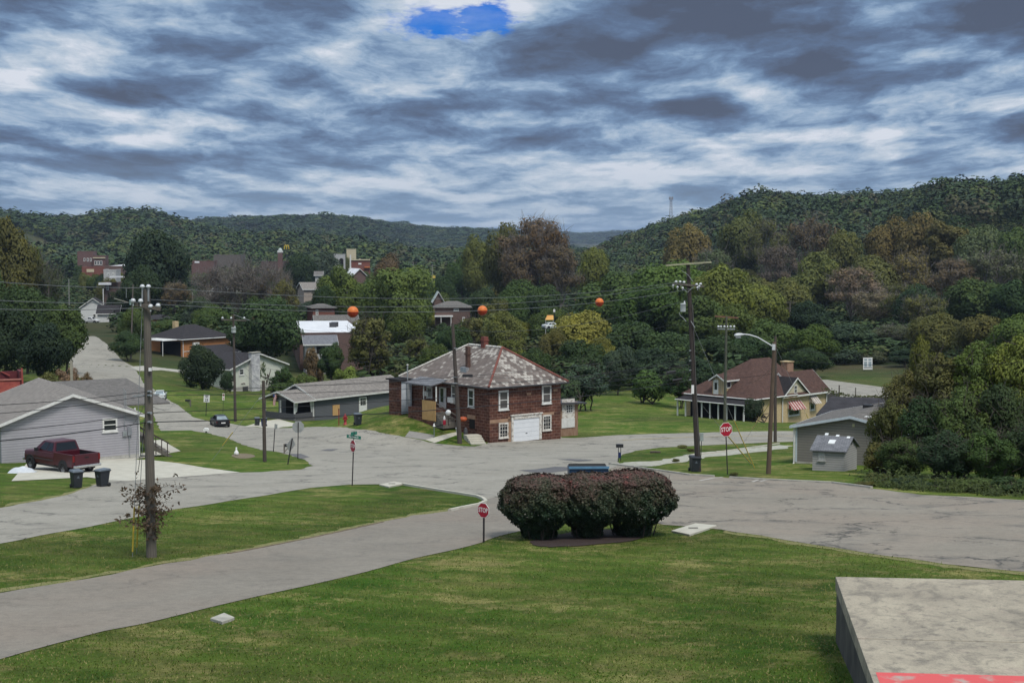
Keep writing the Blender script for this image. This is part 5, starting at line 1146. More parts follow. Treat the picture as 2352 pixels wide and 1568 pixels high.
def wheel(o, x, y, r, w=.25):
    s = 1 if y > 0 else -1; M_ = Matrix.Translation((x, y, r)) @ Matrix.Rotation(R(-90*s), 4, 'X')
    t_ = MB().lathe([(r*.62, -w/2), (r*.92, -w/2), (r, -w/2+.04), (r, w/2-.04), (r*.92, w/2), (r*.62, w/2), (r*.6, w/2-.05), (r*.6, -w/2)], 22).xf(M_).build('tyre', TYRE, None)
    wh = MB().lathe([(0, w/2-.03), (r*.2, w/2-.02), (r*.3, w/2-.07), (r*.5, w/2-.05), (r*.64, w/2-.01), (r*.64, w/2-.09), (0, w/2-.09)], 18).xf(M_).build('wheel', RIM, o); t_.parent = wh
def greenhouse(o, m, x0, x1, xr0, xr1, zb, zt, wb, wt, glass=CARGL, split=None, rear=CARGL):
    b = [(x0, wb, zb), (x0, -wb, zb), (x1, -wb, zb), (x1, wb, zb)]; t_ = [(xr0, wt, zt), (xr0, -wt, zt), (xr1, -wt, zt), (xr1, wt, zt)]
    tc = [(xr0+.12, wt-.14, zt+.05), (xr0+.12, -wt+.14, zt+.05), (xr1-.14, -wt+.14, zt+.05), (xr1-.14, wt-.14, zt+.05)]
    mb = MB(); mb.hexa(b, t_); mb.hexa(t_, tc); cab = mb.build('cab', m, o, .02)
    fpanel(b[0], b[1], t_[1], t_[0], .08, .92, .12, .9).build('rear_window', rear, cab)
    fpanel(b[2], b[3], t_[3], t_[2], .06, .94, .1, .92).build('windscreen', glass, cab)
    for A, B, C_, D_ in ((b[3], b[0], t_[0], t_[3]), (b[1], b[2], t_[2], t_[1])):
        left = A == b[3]
        for u0, u1 in (split or ((.2, .56), (.60, .92))):
            if not left: u0, u1 = 1-u1, 1-u0
            fpanel(A, B, C_, D_, u0, u1, .12, .9).build('side_window', glass, cab)
    return cab
def pickup(p, rz, label, colour, s=1.0, group=None, name='pickup_truck'):
    o = thing(name, label, 'pickup truck', p, rz, group); o.scale = (s, s, s); m = colour
    mb = MB(); loft(mb, [ringx(2.82, .80, .62, .85, 1.08), ringx(2.70, .93, .52, .9, 1.19), ringx(1.5, .96, .50, .95, 1.30), ringx(1.2, .97, .50, .95, 1.33), ringx(-.72, .97, .50, .95, 1.33)]); mb.build('body', m, o, .02)
    greenhouse(o, m, -.72, 1.55, -.58, .72, 1.30, 1.92, .93, .74, split=((.24, .60), (.63, .92)))
    bd = MB(); bd.box(-2.85, -.74, -.97, -.86, .55, 1.33).box(-2.85, -.74, .86, .97, .55, 1.33).box(-.82, -.74, -.86, .86, .6, 1.33).box(-2.85, -.82, -.86, .86, .62, .72); bed = bd.build('bed', m, o, .015)
    MB().box(-2.74, -.83, -.855, .855, .722, .74).build('bed_liner', BLACKM, bed)
    for s_ in (-1, 1): MB().box(-2.74, -.83, min(s_*.855, s_*.845), max(s_*.855, s_*.845), .74, 1.30).build('bed_side_liner', BLACKM, bed)
    tg = MB().box(-2.90, -2.82, -.82, .82, .68, 1.34).build('tailgate', m, o, .015); MB().box(-2.925, -2.90, -.14, .14, 1.08, 1.16).build('handle', BLACKM, tg)
    for s_ in (-1, 1): MB().box(-2.9, -2.84, min(s_*.84, s_*.97), max(s_*.84, s_*.97), .9, 1.27).build('tail_light', TAIL, o)
    MB().box(-3.08, -2.88, -.94, .94, .52, .68).build('rear_bumper', CHROME, o, .03); MB().box(2.8, 2.95, -.92, .92, .5, .7).build('front_bumper', CHROME, o, .03)
    MB().box(-3.3, -3.0, -.06, .06, .42, .5).build('tow_hitch', BLACKM, o)
    for s_ in (-1, 1):
        MB().box(2.72, 2.84, min(s_*.55, s_*.88), max(s_*.55, s_*.88), .85, 1.02).build('headlight', SIGNW, o)
        MB().box(.95, 1.12, min(s_*.98, s_*1.18), max(s_*.98, s_*1.18), 1.28, 1.48).build('mirror', BLACKM, o)
        for x in (1.95, -1.78): MB().prism([(x+.52*math.cos(R(a)), .46+.50*math.sin(R(a))) for a in range(-10, 191, 20)], 'y', min(s_*.90, s_*.982), max(s_*.90, s_*.982)).build('wheel_arch', BLACKM, o); wheel(o, x, s_*.87, .40, .27)
        MB().box(-.7, 1.4, min(s_*.972, s_*.985), max(s_*.972, s_*.985), .78, .83).build('trim_strip', DGREY, o)
    MB().box(-2.6, 2.6, -.8, .8, .35, .55).build('chassis', BLACKM, o)
    return o
def sedan(p, rz, label, colour, rear=SKYGL, s=1.0, group=None):
    o = thing('sedan', label, 'car', p, rz, group); o.scale = (s, s, s)
    mb = MB(); loft(mb, [ringx(2.25, .68, .32, .48, .62), ringx(2.05, .84, .24, .5, .74), ringx(1.1, .89, .22, .55, .92), ringx(-1.3, .89, .22, .6, .98), ringx(-2.0, .86, .26, .62, 1.0), ringx(-2.25, .76, .36, .62, .92)]); mb.build('body', colour, o, .03)
    greenhouse(o, colour, -1.75, 1.15, -.95, .25, .93, 1.38, .80, .60, rear=rear)
    for s_ in (-1, 1):
        MB().box(-2.24, -2.02, min(s_*.5, s_*.82), max(s_*.5, s_*.82), .66, .82).build('tail_light', TAIL, o); MB().box(2.02, 2.22, min(s_*.45, s_*.78), max(s_*.45, s_*.78), .52, .64).build('headlight', SIGNW, o)
        MB().box(.7, .82, min(s_*.86, s_*1.02), max(s_*.86, s_*1.02), .92, 1.04).build('mirror', colour, o)
        for x in (1.38, -1.36): MB().prism([(x+.38*math.cos(R(a)), .32+.38*math.sin(R(a))) for a in range(-10, 191, 20)], 'y', min(s_*.84, s_*.905), max(s_*.84, s_*.905)).build('wheel_arch', BLACKM, o); wheel(o, x, s_*.80, .32, .22)
    MB().box(-2.27, -2.24, -.26, .26, .58, .70).build('number_plate', SIGNW, o); MB().box(-2.29, -2.1, -.7, .7, .34, .46).build('rear_bumper', BLACKM, o)
    return o
p = hit(140, 1080); pickup(p, R(139), 'dark red pickup truck with empty open bed parked on the concrete driveway', paint('maroon_paint', (.060, .007, .014)), 1.12)
p = hit(505, 978); sedan(p, R(112), 'black sedan parked at the bend, its pale rear window facing the viewer', paint('black_paint_gloss', (.008, .008, .012)), s=1.04)
p = hit(368, 917); sedan(p, R(100), 'white car half hidden behind the rear roof of the grey house', paint('white_car_paint', (.60, .64, .63)))
p = at(208, 742, 466); pickup(p, R(-14), 'white pickup truck outside the white garage house on the hill road', paint('white_truck_paint', (.66, .67, .68)), .98)
def dump_truck():
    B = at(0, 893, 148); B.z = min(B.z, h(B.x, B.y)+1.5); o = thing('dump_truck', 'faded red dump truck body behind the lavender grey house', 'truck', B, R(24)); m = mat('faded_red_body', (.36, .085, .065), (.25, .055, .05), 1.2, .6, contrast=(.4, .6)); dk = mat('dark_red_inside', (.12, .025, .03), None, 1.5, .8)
    L = -6; xr = (at(50, 880, 148)-at(0, 880, 148)).length*1.02; zt = at(0, 857, 148).z-B.z; zm = at(0, 872, 148).z-B.z; zl = -1.2
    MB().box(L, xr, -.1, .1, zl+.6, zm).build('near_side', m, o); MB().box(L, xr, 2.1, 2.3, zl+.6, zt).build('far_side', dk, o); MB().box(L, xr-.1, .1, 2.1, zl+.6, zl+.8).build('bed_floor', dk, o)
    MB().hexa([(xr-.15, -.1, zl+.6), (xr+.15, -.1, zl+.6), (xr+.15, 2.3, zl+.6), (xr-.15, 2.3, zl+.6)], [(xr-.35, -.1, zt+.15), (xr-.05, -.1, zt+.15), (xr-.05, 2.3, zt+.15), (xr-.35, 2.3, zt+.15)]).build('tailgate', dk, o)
    MB().bar((xr+.1, -.12, zl+.6), (xr-.12, -.12, zt+.45), .16, .16).build('corner_post', m, o); MB().bar((L, -.14, zm), (xr-.1, -.14, zm), .12, .14).build('top_rail', mat('worn_pink_rail', (.42, .17, .14), None, 2, .6), o)
    for x in (-1.8, -3.6): MB().box(x, x+.12, -.18, -.1, zl+.6, zm).build('rib', m, o)
    MB().bar((xr-1.9, 2.0, zt), (xr-1.1, 1.9, zm+.25), .1, .1).build('brace', m, o)
    for x in (-1.0, -2.3): wheel(o, x, -.25, .5, .3); wheel(o, x, 2.2, .5, .3)
    MB().box(L, xr-.4, .3, 1.9, zl+.25, zl+.6).build('chassis', BLACKM, o); o.location.z = h(B.x, B.y)+.0
    o.location.z = B.z
dump_truck()
# ------------------------------------------------------------------ the town in the valley
PALE = mat('pale_render', (.42, .42, .41), (.32, .32, .32), 1, .85); CREAM = mat('cream_trim', (.55, .48, .33), None, 2, .7); WROOF = mat('white_membrane_roof', (.66, .67, .68), (.52, .53, .55), .3, .6)
MAUVE = mat_bricks('mauve_brick', (.135, .072, .066), (.105, .056, .053), (.17, .12, .11), .24, .08, .012, .9, .3)
BRN = mat_bricks('brown_brick', (.135, .085, .072), (.11, .07, .06), (.16, .12, .11), .24, .08, .012, .9, .3)
PROT = []          # photo boxes that trees standing nearer must leave open: u0, v0, u1, v1, metres
def protect(u0, v0, u1, v1, D): PROT.append((u0, v0, u1, v1, D))
def town(name, label, u0, u1, vt, vb, D, depth, wall, roof=None, rz=6, gable=None, cat='building', par=.6, prot=True, wins=(), flat_v=None):
    """a block seen from the front: picture columns u0-u1, eaves row vt, visible down to row vb"""
    F = Frame(at(u0, vb, D), rz); Wd = F.pt(u1, vb, 'y', 0).x; zt = F.pt((u0+u1)/2, vt, 'y', 0).z; b = Bld(name, label, cat, F)
    g = h(F.o.x, F.o.y+depth/2)-F.o.z-2
    b.walls(0, Wd, 0, depth, min(g, -1), zt, wall)
    if gable is None:
        rf = b.part('roof', MB().box(.25, Wd-.25, .25, depth-.25, zt, zt+.12), roof or WROOF)
        b.part('parapet', MB().box(-.05, Wd+.05, -.05, .25, zt+.002, zt+par).box(-.05, .25, .25, depth, zt+.002, zt+par).box(Wd-.25, Wd+.05, .25, depth, zt+.002, zt+par), wall if roof is None else (CREAM if roof is CREAM else wall))
    elif gable == 'hip': b.hip_roof(-.6, Wd+.6, -.6, depth+.6, zt+.05, (Wd*.35, depth/2, zt+Wd*.17), (Wd*.65, depth/2, zt+Wd*.17), roof)
    else:
        zr = zt+gable; b.gable_roof(-.5, Wd+.5, -.5, depth+.5, zt, zr, roof, 'y' if gable > 0 else 'x', .2, fascia=WHITE) if gable > 0 else b.gable_roof(-.5, Wd+.5, -.5, depth+.5, zt, zt-gable, roof, 'x', .2, fascia=WHITE)
        if gable > 0: b.walls(0.05, Wd-.05, .05, depth-.05, zt-.3, zt-.05, wall, zr-.25, name='gable_wall')
        else: b.walls(0.05, Wd-.05, .05, depth-.05, zt-.3, zt-.05, wall, zt-gable-.25, 'x', name='gable_wall')
    for w in wins:
        q = ((w[0], w[1]), (w[2], w[3])); kind = w[4] if len(w) > 4 else 'w'
        if kind == 'w': b.window('y', 0, -1, q, fw=.22, d=.12)
        elif kind == 'd': b.panel('door', 'y', 0, -1, q, m=DEEP, d=.06)
        else: b.panel(kind, 'y', 0, -1, q, m=w[5], d=w[6] if len(w) > 6 else .15)
    if prot: protect(u0-1, vt-1, u1+1, vb, D)
    return b
town('brick_hall', 'dark red brick hall with three narrow windows in a row above the white roofed store', 178, 214, 579, 609, 900, 14, MAUVE, wins=[(192, 592.5, 196, 600), (199.5, 592.5, 203.5, 600), (206.5, 592.5, 210.5, 600)])
town('brick_wing', 'lower brick block with cream cornice and a white window band beside the hall', 214, 242, 589, 613, 898, 12, MAUVE, wins=[(213.5, 591, 242, 593.4, 'cornice', CREAM, .6), (217, 599, 222, 608), (223, 599, 228, 608), (229, 599, 235, 608)])
town('store', 'single storey red storefront with a cream sign panel at the far edge of town', 188, 246, 615, 628, 760, 14, REDBR, wins=[(199, 618, 216, 625, 'sign_panel', CREAM)])
town('store', 'white flat roofed store left of the dark round tree', 240, 283, 612, 618, 720, 150, BRN, WROOF, par=.3)
town('house', 'pale grey block standing below the white roofed store', 238, 267, 622, 640, 620, 12, PALE, wins=[(246, 627, 251, 633), (257, 627, 262, 633)])
town('house', 'brown brick house with white awning roofs left of the wooden pole top', 240, 270, 652, 690, 520, 10, BRN, WROOF, wins=[(245, 656, 250, 666), (229, 649, 257, 654, 'awning', WROOF, 2.5), (254, 634, 290, 637, 'upper_awning', WROOF, 2.5)])
town('white_house', 'white gabled house on the hill road behind the white garage', 186, 242, 706, 742, 500, 12, SID_WH, SH_DK, gable=3.2, rz=12, wins=[(213, 720, 221, 730)])
town('garage', 'white garage with dark roof and dark open door on the hill road', 224, 272, 720, 743, 470, 8, SID_WH, SH_DK, gable=-2.6, rz=8, wins=[(246, 725, 256, 730.5), (251, 731, 266, 744, 'd')])
town('house', 'dark roofed house peeping out behind the wooden pole crossarm', 262, 300, 699, 712, 540, 10, PALE, SH_DK, gable=-3, rz=10)
town('brick_house', 'brick house with charcoal roof and one white framed window behind the near wooden pole', 338, 393, 733, 762, 430, 10, ORBR, SH_DK, gable='hip', rz=15, wins=[(348, 738, 358, 753)])
town('warehouse', 'long dark flat roofed warehouse above the bare grey trees', 491, 553, 588, 610, 980, 40, mat('dull_brown_wall', (.13, .115, .105), None, 1, .9), mat('grey_membrane', (.30, .31, .33), None, .3, .7), par=.9)
town('brick_block', 'long low brick block with pale parapet left of the dark warehouse', 440, 491, 601, 622, 930, 25, MAUVE, WROOF, wins=[(447, 600, 458, 604, 'sign_panel', WROOF)])
town('church_hall', 'brick church hall spreading below the domed tower', 600, 668, 602, 618, 960, 22, mat('dull_mauve_wall', (.105, .075, .07), None, 1, .9), mat('grey_membrane', (.30, .31, .33)))
def dome_tower():
    B = at(644, 612, 950); g = h(B.x, B.y); z0 = B.z; o = thing('bell_tower', 'slim brick tower with white belfry and pale dome', 'tower', (B.x, B.y, g)); w = 1.4; z = lambda v: at(644, v, 950).z-g
    MB().box(-w, w, -w, w, 0, z(580)).build('shaft', MAUVE, o); MB().box(-w-.2, w+.2, -w-.2, w+.2, z(580), z(575.5)).build('belfry', WHITE, o)
    r = w*.95; MB().lathe([(r, z(575.5)), (r*.95, z(573.5)), (r*.7, z(571.5)), (r*.3, z(570)), (0, z(569.3))], 14).build('dome', mat('pale_green_dome', (.42, .47, .45), None, 2, .5), o)
    protect(638, 569, 650, 606, 950)
    B = at(658.5, 600, 960); g = h(B.x, B.y); o = thing('arch_sign', 'yellow double arch sign on a tall pole against the dark hill', 'sign', (B.x, B.y, g)); z = lambda v: at(658.5, v, 960).z-g
    m = mat('sign_yellow', (.62, .42, .03), None, 3, .4)
    zb, zt = z(572.3), z(563); mb = MB(); W_ = 1.48
    for s in (-1, 1):
        pts = []
        for i in range(13): a = i/12*math.pi; pts.append((s*W_/2+math.cos(a)*W_/2, 0, zb+(zt-zb)*math.sin(a)**.75))
        mb.tube(pts, .27, 6)
    mb.build('arches', m, o); MB().tube([(0, .3, 0), (0, .3, zb+.5)], .2, 8).build('pole', DGREY, o); MB().box(-W_-.2, W_+.2, .1, .5, zb-.3, zb-.02).build('bracket', DGREY, o)
    protect(651, 561, 666, 574, 960)
dome_tower()
b = town('white_building', 'white rendered building with a dark round arch in the middle of town', 767, 793, 586, 616, 830, 14, PALE, WROOF, wins=[(779, 598, 789, 612, 'd')])
a0, a1, z0, z1 = b.rect('y', 0, ((779, 592), (789, 604))); b.part('arch', MB().prism([((a0+a1)/2+(a1-a0)/2*math.cos(R(i*20)), z0+(z1-z0)*.5+(a1-a0)/2*math.sin(R(i*20))) for i in range(18)], 'y', -.14, -.02), DEEP)
town('cream_block', 'cream topped block at the back of the town centre', 796, 818, 574, 590, 930, 12, CREAM, SH_DK)
b = town('brick_store', 'red brick store with cream cornice rising to a point in the middle', 806, 850, 598, 622, 790, 14, REDBR, CREAM, wins=[(806, 595.4, 850, 598, 'cornice', CREAM, .5), (823, 604, 830, 607.5, 'sign_panel', SIGNW), (837, 612, 850, 615, 'awning', mat('orange_awning', (.50, .17, .06), None, 2, .6), 1.2)])
a0, a1, z0, z1 = b.rect('y', 0, ((824, 593), (829, 595.4))); b.part('cornice_peak', MB().prism([(a0, z0), (a1, z0), ((a0+a1)/2, z1)], 'y', -.5, .1), CREAM)
B = at(805, 620, 770); g = h(B.x, B.y); o = thing('white_pylon', 'tall slim white pylon in front of the red brick store', 'pylon', (B.x, B.y, g)); zt = at(805, 585, 770).z-g; zm = at(805, 612, 770).z-g
MB().hexa([(-.55, -.55, 0), (.55, -.55, 0), (.55, .55, 0), (-.55, .55, 0)], [(-.3, -.3, zt), (.3, -.3, zt), (.3, .3, zt), (-.3, .3, zt)]).build('shaft', WHITE, o); MB().box(-.9, .9, -.9, .9, 0, zm-1).build('plinth', WHITE, o); protect(802, 585, 808, 618, 770)
town('house', 'dark gabled house half hidden right of the white pylon', 812, 840, 633, 648, 620, 10, BRN, WROOF, gable=3, rz=25)
town('house', 'narrow grey house with dark roof between two trees', 724, 740, 632, 656, 580, 10, PALE, SH_GREY, gable=-1.5)
town('house', 'tan house with pale gable roof above the red brick house', 698, 733, 664, 690, 490, 10, mat('tan_render', (.33, .28, .24), None, 1, .9), SH_LGREY, gable=-2.2, rz=20)
town('brick_house', 'red brick house with grey hip roof behind the white flat roof', 719, 769, 707, 736, 410, 9, REDBR, SH_GREY, gable='hip', rz=18, wins=[(725, 711, 731, 724)])
town('outbuilding', 'grey roofed annex below the red brick house', 726, 822, 742, 752, 385, 8, PALE, SH_GREY, gable=-2.0, rz=12)
b = town('workshop', 'long workshop with a bright white flat roof behind the yellow tree', 688, 836, 766, 778, 318, 52, BRN, WROOF, rz=10, par=.25)
for q in ((862, 905), (880, 900)): 
    p = b.F.pt(*zF(q[0]-200, q[1]), 'z', b.F.pt(760, 766, 'y', 0).z); b.box('roof_unit', p.x-.8, p.x+.8, p.y-.6, p.y+.6, p.z+.1, p.z+1.2, DGREY)
town('outbuilding', 'low white walled outbuilding with blue grey lean roof in front of the workshop', 702, 772, 790, 816, 308, 7, PALE, SH_SHED, gable=-1.7, rz=12, wins=[(727, 796, 746, 812, 'd')])
b = town('brown_house', 'brown brick house with white porch posts behind the slim pole', 1000, 1080, 706, 738, 420, 9, BRN, SH_GREY, gable='hip', rz=4, wins=[(1042, 708, 1054, 714), (998, 724, 1040, 727, 'porch_roof', WHITE, 2.2), (1062, 728, 1068, 738)])
for u in (1013, 1036): p = b.F.pt(u, 730, 'y', -2); b.box('porch_post', p.x-.1, p.x+.1, -2.1, -1.9, p.z-3, p.z+.6, WHITE)
town('mint_gable_house', 'small house with a pale mint gable roof left of the brown brick house', 997, 1018, 694, 712, 470, 8, BRN, mat('mint_roof', (.40, .47, .43), None, 1, .7), gable=3.4)
def gas_station():
    D = 950; F = Frame(at(1035, 662, D), 3); b = Bld('filling_station', 'filling station canopy with a yellow edge far across the valley', 'canopy', F)
    a0, a1, z0, z1 = b.rect('y', 0, ((1035.5, 638.5), (1096, 644)))
    b.box('canopy', a0+.1, a1-.1, .1, 11, z0+.1, z1+.35, WHITE); b.box('canopy_edge', a0, a1, -.1, .05, z0, z1, mat('canopy_yellow', (.66, .50, .10), None, 2, .5))
    for x in (.22, .5, .8):
        for y in (2, 9): b.box('column', a0+(a1-a0)*x-.25, a0+(a1-a0)*x+.25, y, y+.5, -4, z0+.1, DGREY)
    b.box('shop', a0+(a1-a0)*.55, a1, 14, 20, -4, z0-.5, BRN)
    p = F.world(a0+(a1-a0)*.30, 3.5, 0); p.z = h(p.x, p.y)
    zg = F.pt(1050, 661, 'y', 3).z
    b.box('forecourt', a0-2, a1+2, -4, 13, -6, zg, CONC)
    o = thing('white_van', 'white van under the filling station canopy', 'van', F.world(a0+(a1-a0)*.28, 4, zg), R(183)); m = paint('white_van_paint', (.68, .69, .70))
    MB().hexa([(-2.6, -1, .4), (2.7, -1, .4), (2.7, 1, .4), (-2.6, 1, .4)], [(-2.6, -.95, 2.6), (1.6, -.95, 2.6), (1.6, .95, 2.6), (-2.6, .95, 2.6)]).build('body', m, o, .06); MB().box(2.2, 3.2, -.95, .95, .45, 1.3).build('bonnet', m, o, .06)
    for s in (-1, 1):
        MB().box(.9, 1.8, s*1.0-.02, s*1.0+.02, 1.5, 2.1).build('side_window', CARGL, o)
        for x in (-1.7, 2.1): wheel(o, x, s*.9, .38, .24)
    protect(1034, 636, 1098, 663, D)
    B = at(995, 640, 900); g = h(B.x, B.y); o = thing('price_sign', 'yellow sign on a pole left of the filling station', 'sign', (B.x, B.y, g)); z = lambda v: at(995, v, 900).z-g
    MB().box(-1.3, 1.3, -.2, .2, z(639), z(632)).build('panel', mat('canopy_yellow', (.66, .50, .10)), o); MB().tube([(0, 0, 0), (0, 0, z(639))], .15, 6).build('pole', DGREY, o); protect(989, 630, 1001, 640, 900)
gas_station()
def orange_stall():
    D = 330; B = at(1262, 752, D); g = h(B.x, B.y); o = thing('orange_canopy', 'small bright orange canopy above the yellow green tree', 'canopy', (B.x, B.y, g)); z = lambda v: at(1262, v, D).z-g
    m = mat('orange_canopy_cloth', (.62, .25, .05), (.60, .40, .12), 1.2, .6, stretch=(.3, 2, 1))
    MB().hexa([(-.95, -.9, z(734)), (.9, -.9, z(734)), (.9, .9, z(734)), (-.95, .9, z(734))], [(-.5, -.4, z(724)), (.85, -.4, z(724)), (.85, .5, z(724)), (-.5, .5, z(724))]).build('canopy', m, o)
    for x in (-.85, .8): MB().tube([(x, -.8, 0), (x, -.8, z(734))], .05, 6).build('post', WHITE, o)
    p = gnd(1268, 325); p.z = max(p.z, at(1268, 755, 325).z); sedan(p, R(30), 'white car just below the orange canopy', paint('white_car_paint', (.60, .64, .63)), rear=CARGL); protect(1252, 708, 1277, 755, 325)
    B = at(1273, 722, 340); g = h(B.x, B.y); o = thing('white_sign', 'small white sign on a post behind the orange canopy', 'sign', (B.x, B.y, g)); z = lambda v: at(1273, v, 340).z-g
    MB().box(-.22, .22, -.05, .05, z(716.5), z(710)).build('panel', SIGNW, o); MB().tube([(0, .1, 0), (0, .1, z(712))], .05, 6).build('post', DGREY, o)
orange_stall()
for i, (u, v, D, rz) in enumerate(((498, 668, 640, 10), (507, 670, 632, 20), (519, 667, 640, 170), (527, 668, 632, 15))):
    p = at(u, v, D); g = h(p.x, p.y)
    if i == 0: lot = thing('lot_slab', 'pale parking slab behind the bare grey trees', 'slab', (p.x, p.y, g)); MB().box(-6, 12, -6, 8, -1, p.z-g-.05).build('slab', CONC_W, lot)
    c = sedan(p, R(rz), 'one of four white cars parked in a row behind the bare grey trees', paint('white_car_paint', (.60, .64, .63)), rear=CARGL, group='white cars behind the bare trees')
protect(492, 657, 530, 672, 640)
B = at(237.5, 700, 480); g = h(B.x, B.y); o = thing('white_mast', 'slim white mast standing behind the white garage roof', 'mast', (B.x, B.y, g)); MB().tube([(0, 0, 0), (0, 0, at(237.5, 663, 480).z-g)], [.22, .15], 8).build('mast', WHITE, o)
# lattice tower on the right hill
def lattice():
    D = 1450; B = at(1541, 505, D); g = h(B.x, B.y); o = thing('radio_mast', 'slender lattice radio mast with antennas on the wooded ridge', 'mast', (B.x, B.y, g)); zt = at(1541, 452, D).z-g; mb = MB(); w0, w1 = 1.6, .7; st = 14
    c = lambda i, s: ((w0+(w1-w0)*i/st)*s[0], (w0+(w1-w0)*i/st)*s[1], zt*i/st); S = ((-1, -1), (1, -1), (1, 1), (-1, 1))
    for s in S: mb.bar(c(0, s), c(st, s), .28, .28)
    for i in range(st):
        for a, b_ in zip(S, S[1:]+S[:1]): mb.bar(c(i, a), c(i+1, b_), .14, .14)
    mb.build('lattice', mat('mast_steel', (.30, .28, .29), None, 3, .5), o); ant = MB()
    for i in range(6): a = i*math.pi/3; ant.box(math.cos(a)*1.7-.25, math.cos(a)*1.7+.25, math.sin(a)*1.7-.25, math.sin(a)*1.7+.25, zt-3, zt)
    ant.lathe([(1.2, zt-2), (1.9, zt-1.9), (1.9, zt-1.7), (1.2, zt-1.6)], 12); ant.build('antennas', mat('mast_steel', (.30, .28, .29)), o)
lattice()
# ------------------------------------------------------------------ trees
def mat_leaf(name, spread=1.0):
    m = bpy.data.materials.new(name); m.use_nodes = True; k = NT(m.node_tree)
    b = k.n('ShaderNodeBsdfPrincipled'); k.nt.links.new(b.outputs[0], k.n('ShaderNodeOutputMaterial').inputs[0])
    b.inputs['Roughness'].default_value = .75; b.inputs['Specular IOR Level'].default_value = .12
    oi = k.n('ShaderNodeObjectInfo'); t_ = k.n('ShaderNodeAttribute', attribute_name='tint').outputs['Fac']
    c = k.mix(1.0, oi.outputs['Color'], k.ramp(t_, [(0, .62), (.5, 1.0), (1, 1.45)]), 'MULTIPLY')
    p = k.n('ShaderNodeNewGeometry').outputs['Position']
    c = k.mix(k.m('MULTIPLY', k.maprange(k.noise(p, .35, 3, .5), .48, .72), .55*spread), c, k.mix(1.0, c, (1.55, 1.42, .85), 'MULTIPLY'))
    k.put(b.inputs['Base Color'], c)
    tl = k.n('ShaderNodeBsdfTranslucent'); k.put(tl.inputs[0], k.mix(1.0, c, (1.1, 1.2, .7), 'MULTIPLY')); mx = k.n('ShaderNodeMixShader'); mx.inputs[0].default_value = .28
    k.nt.links.new(b.outputs[0], mx.inputs[1]); k.nt.links.new(tl.outputs[0], mx.inputs[2]); k.nt.links.new(mx.outputs[0], [n for n in m.node_tree.nodes if n.type == 'OUTPUT_MATERIAL'][0].inputs[0]); return m
LEAF = mat_leaf('foliage'); BARK = mat('tree_bark', (.075, .062, .052), (.045, .037, .03), 3, .95, .4, stretch=(3, .6, 1)); BARKP = mat('pale_tree_bark', (.19, .17, .155), (.10, .09, .08), 3, .95, .3, stretch=(3, .6, 1))
def cards(P, N, S, r, aspect=.7):
    """loose leaf sprays: little quads at P facing roughly N, half-size S"""
    n = len(P); a = np.cross(N, r.normal(size=(n, 3))); a /= np.linalg.norm(a, axis=1)[:, None]+1e-9; b = np.cross(N, a); b /= np.linalg.norm(b, axis=1)[:, None]+1e-9
    S = S[:, None]; s2 = S*aspect; q = r.uniform(-.3, .3, (n, 4, 1))*S[:, None]
    V = np.stack([P-a*S, P-b*s2, P+a*S, P+b*s2], 1)+q*N[:, None]
    fl = (np.cross(V[:, 1]-V[:, 0], V[:, 2]-V[:, 0])*N).sum(1) < 0; V[fl] = V[fl][:, ::-1]
    return V
def lobes_crown(r, W_, Hc, z0, nl, n, size, lr=(.24, .40), shell=(.68, 1.16), flat=1.0, up=.35, top=1.0, irr=.22, nr=.30):
    """crown of many rounded sprays: W_ wide, Hc tall, starting z0 above the ground"""
    d = r.normal(size=(nl, 3)); d /= np.linalg.norm(d, axis=1)[:, None]; f = r.uniform(.35, .98, nl)**.6
    C = d*f[:, None]*np.array([W_/2, W_/2, Hc/2])*np.array([.74, .74, .76]); C[:, :2] *= r.uniform(1-irr, 1+irr, (nl, 1))
    zf = (C[:, 2]/(Hc/2)+1)/2; C[:, :2] *= (1-.35*np.clip(zf-.55, 0, 1)*top*1.5)[:, None]
    Rr = r.uniform(lr[0]*.75, lr[1]*1.05, nl)*min(W_, Hc*1.2)/2*(1.05-.35*np.abs(zf-.45))
    C[:, 2] += z0+Hc/2
    w = Rr**2; k = r.choice(nl, n*2, p=w/w.sum()); e = r.normal(size=(n*2, 3)); e[:, 2] += .25; e /= np.linalg.norm(e, axis=1)[:, None]
    P = C[k]+e*(Rr[k]*r.uniform(*shell, n*2))[:, None]*np.array([1, 1, flat])
    dd = np.full(n*2, 9.0)
    for i in range(nl):
        q = np.linalg.norm(P-C[i], axis=1)/Rr[i]; q[k == i] = 9; dd = np.minimum(dd, q)
    keep = np.nonzero((dd > .62) & (P[:, 2] > .05))[0][:n]; P, e = P[keep], e[keep]
    N = e*.9+r.normal(size=P.shape)*nr+np.array([0, 0, up]); N /= np.linalg.norm(N, axis=1)[:, None]
    lobe_t = r.uniform(.30, .70, nl)[k[keep]]; T = np.clip(lobe_t+r.normal(size=len(P))*.085, 0, 1)
    cd = P-np.array([0, 0, z0+Hc*.42]); cd /= np.linalg.norm(cd, axis=1)[:, None]+1e-6
    E = e*.62+cd*.38+N*.22+np.array([0, 0, .12]); E /= np.linalg.norm(E, axis=1)[:, None]
    return P, N, size*r.uniform(.6, 1.35, len(P)), T, C, Rr, E
def limb(mb, a, b, r0, r1, r, seg=4, wob=.08):
    a, b = np.array(a, float), np.array(b, float); L = np.linalg.norm(b-a); pts = []
    for i in range(seg+1): t_ = i/seg; pts.append(tuple(a+(b-a)*t_+(r.normal(size=3)*wob*L*math.sin(t_*math.pi) if 0 < i < seg else 0)+np.array([0, 0, -.06*L*math.sin(t_*math.pi)])))
    mb.tube(pts, [r0+(r1-r0)*i/seg for i in range(seg+1)], 6, cap=False); return pts
TREES = {}
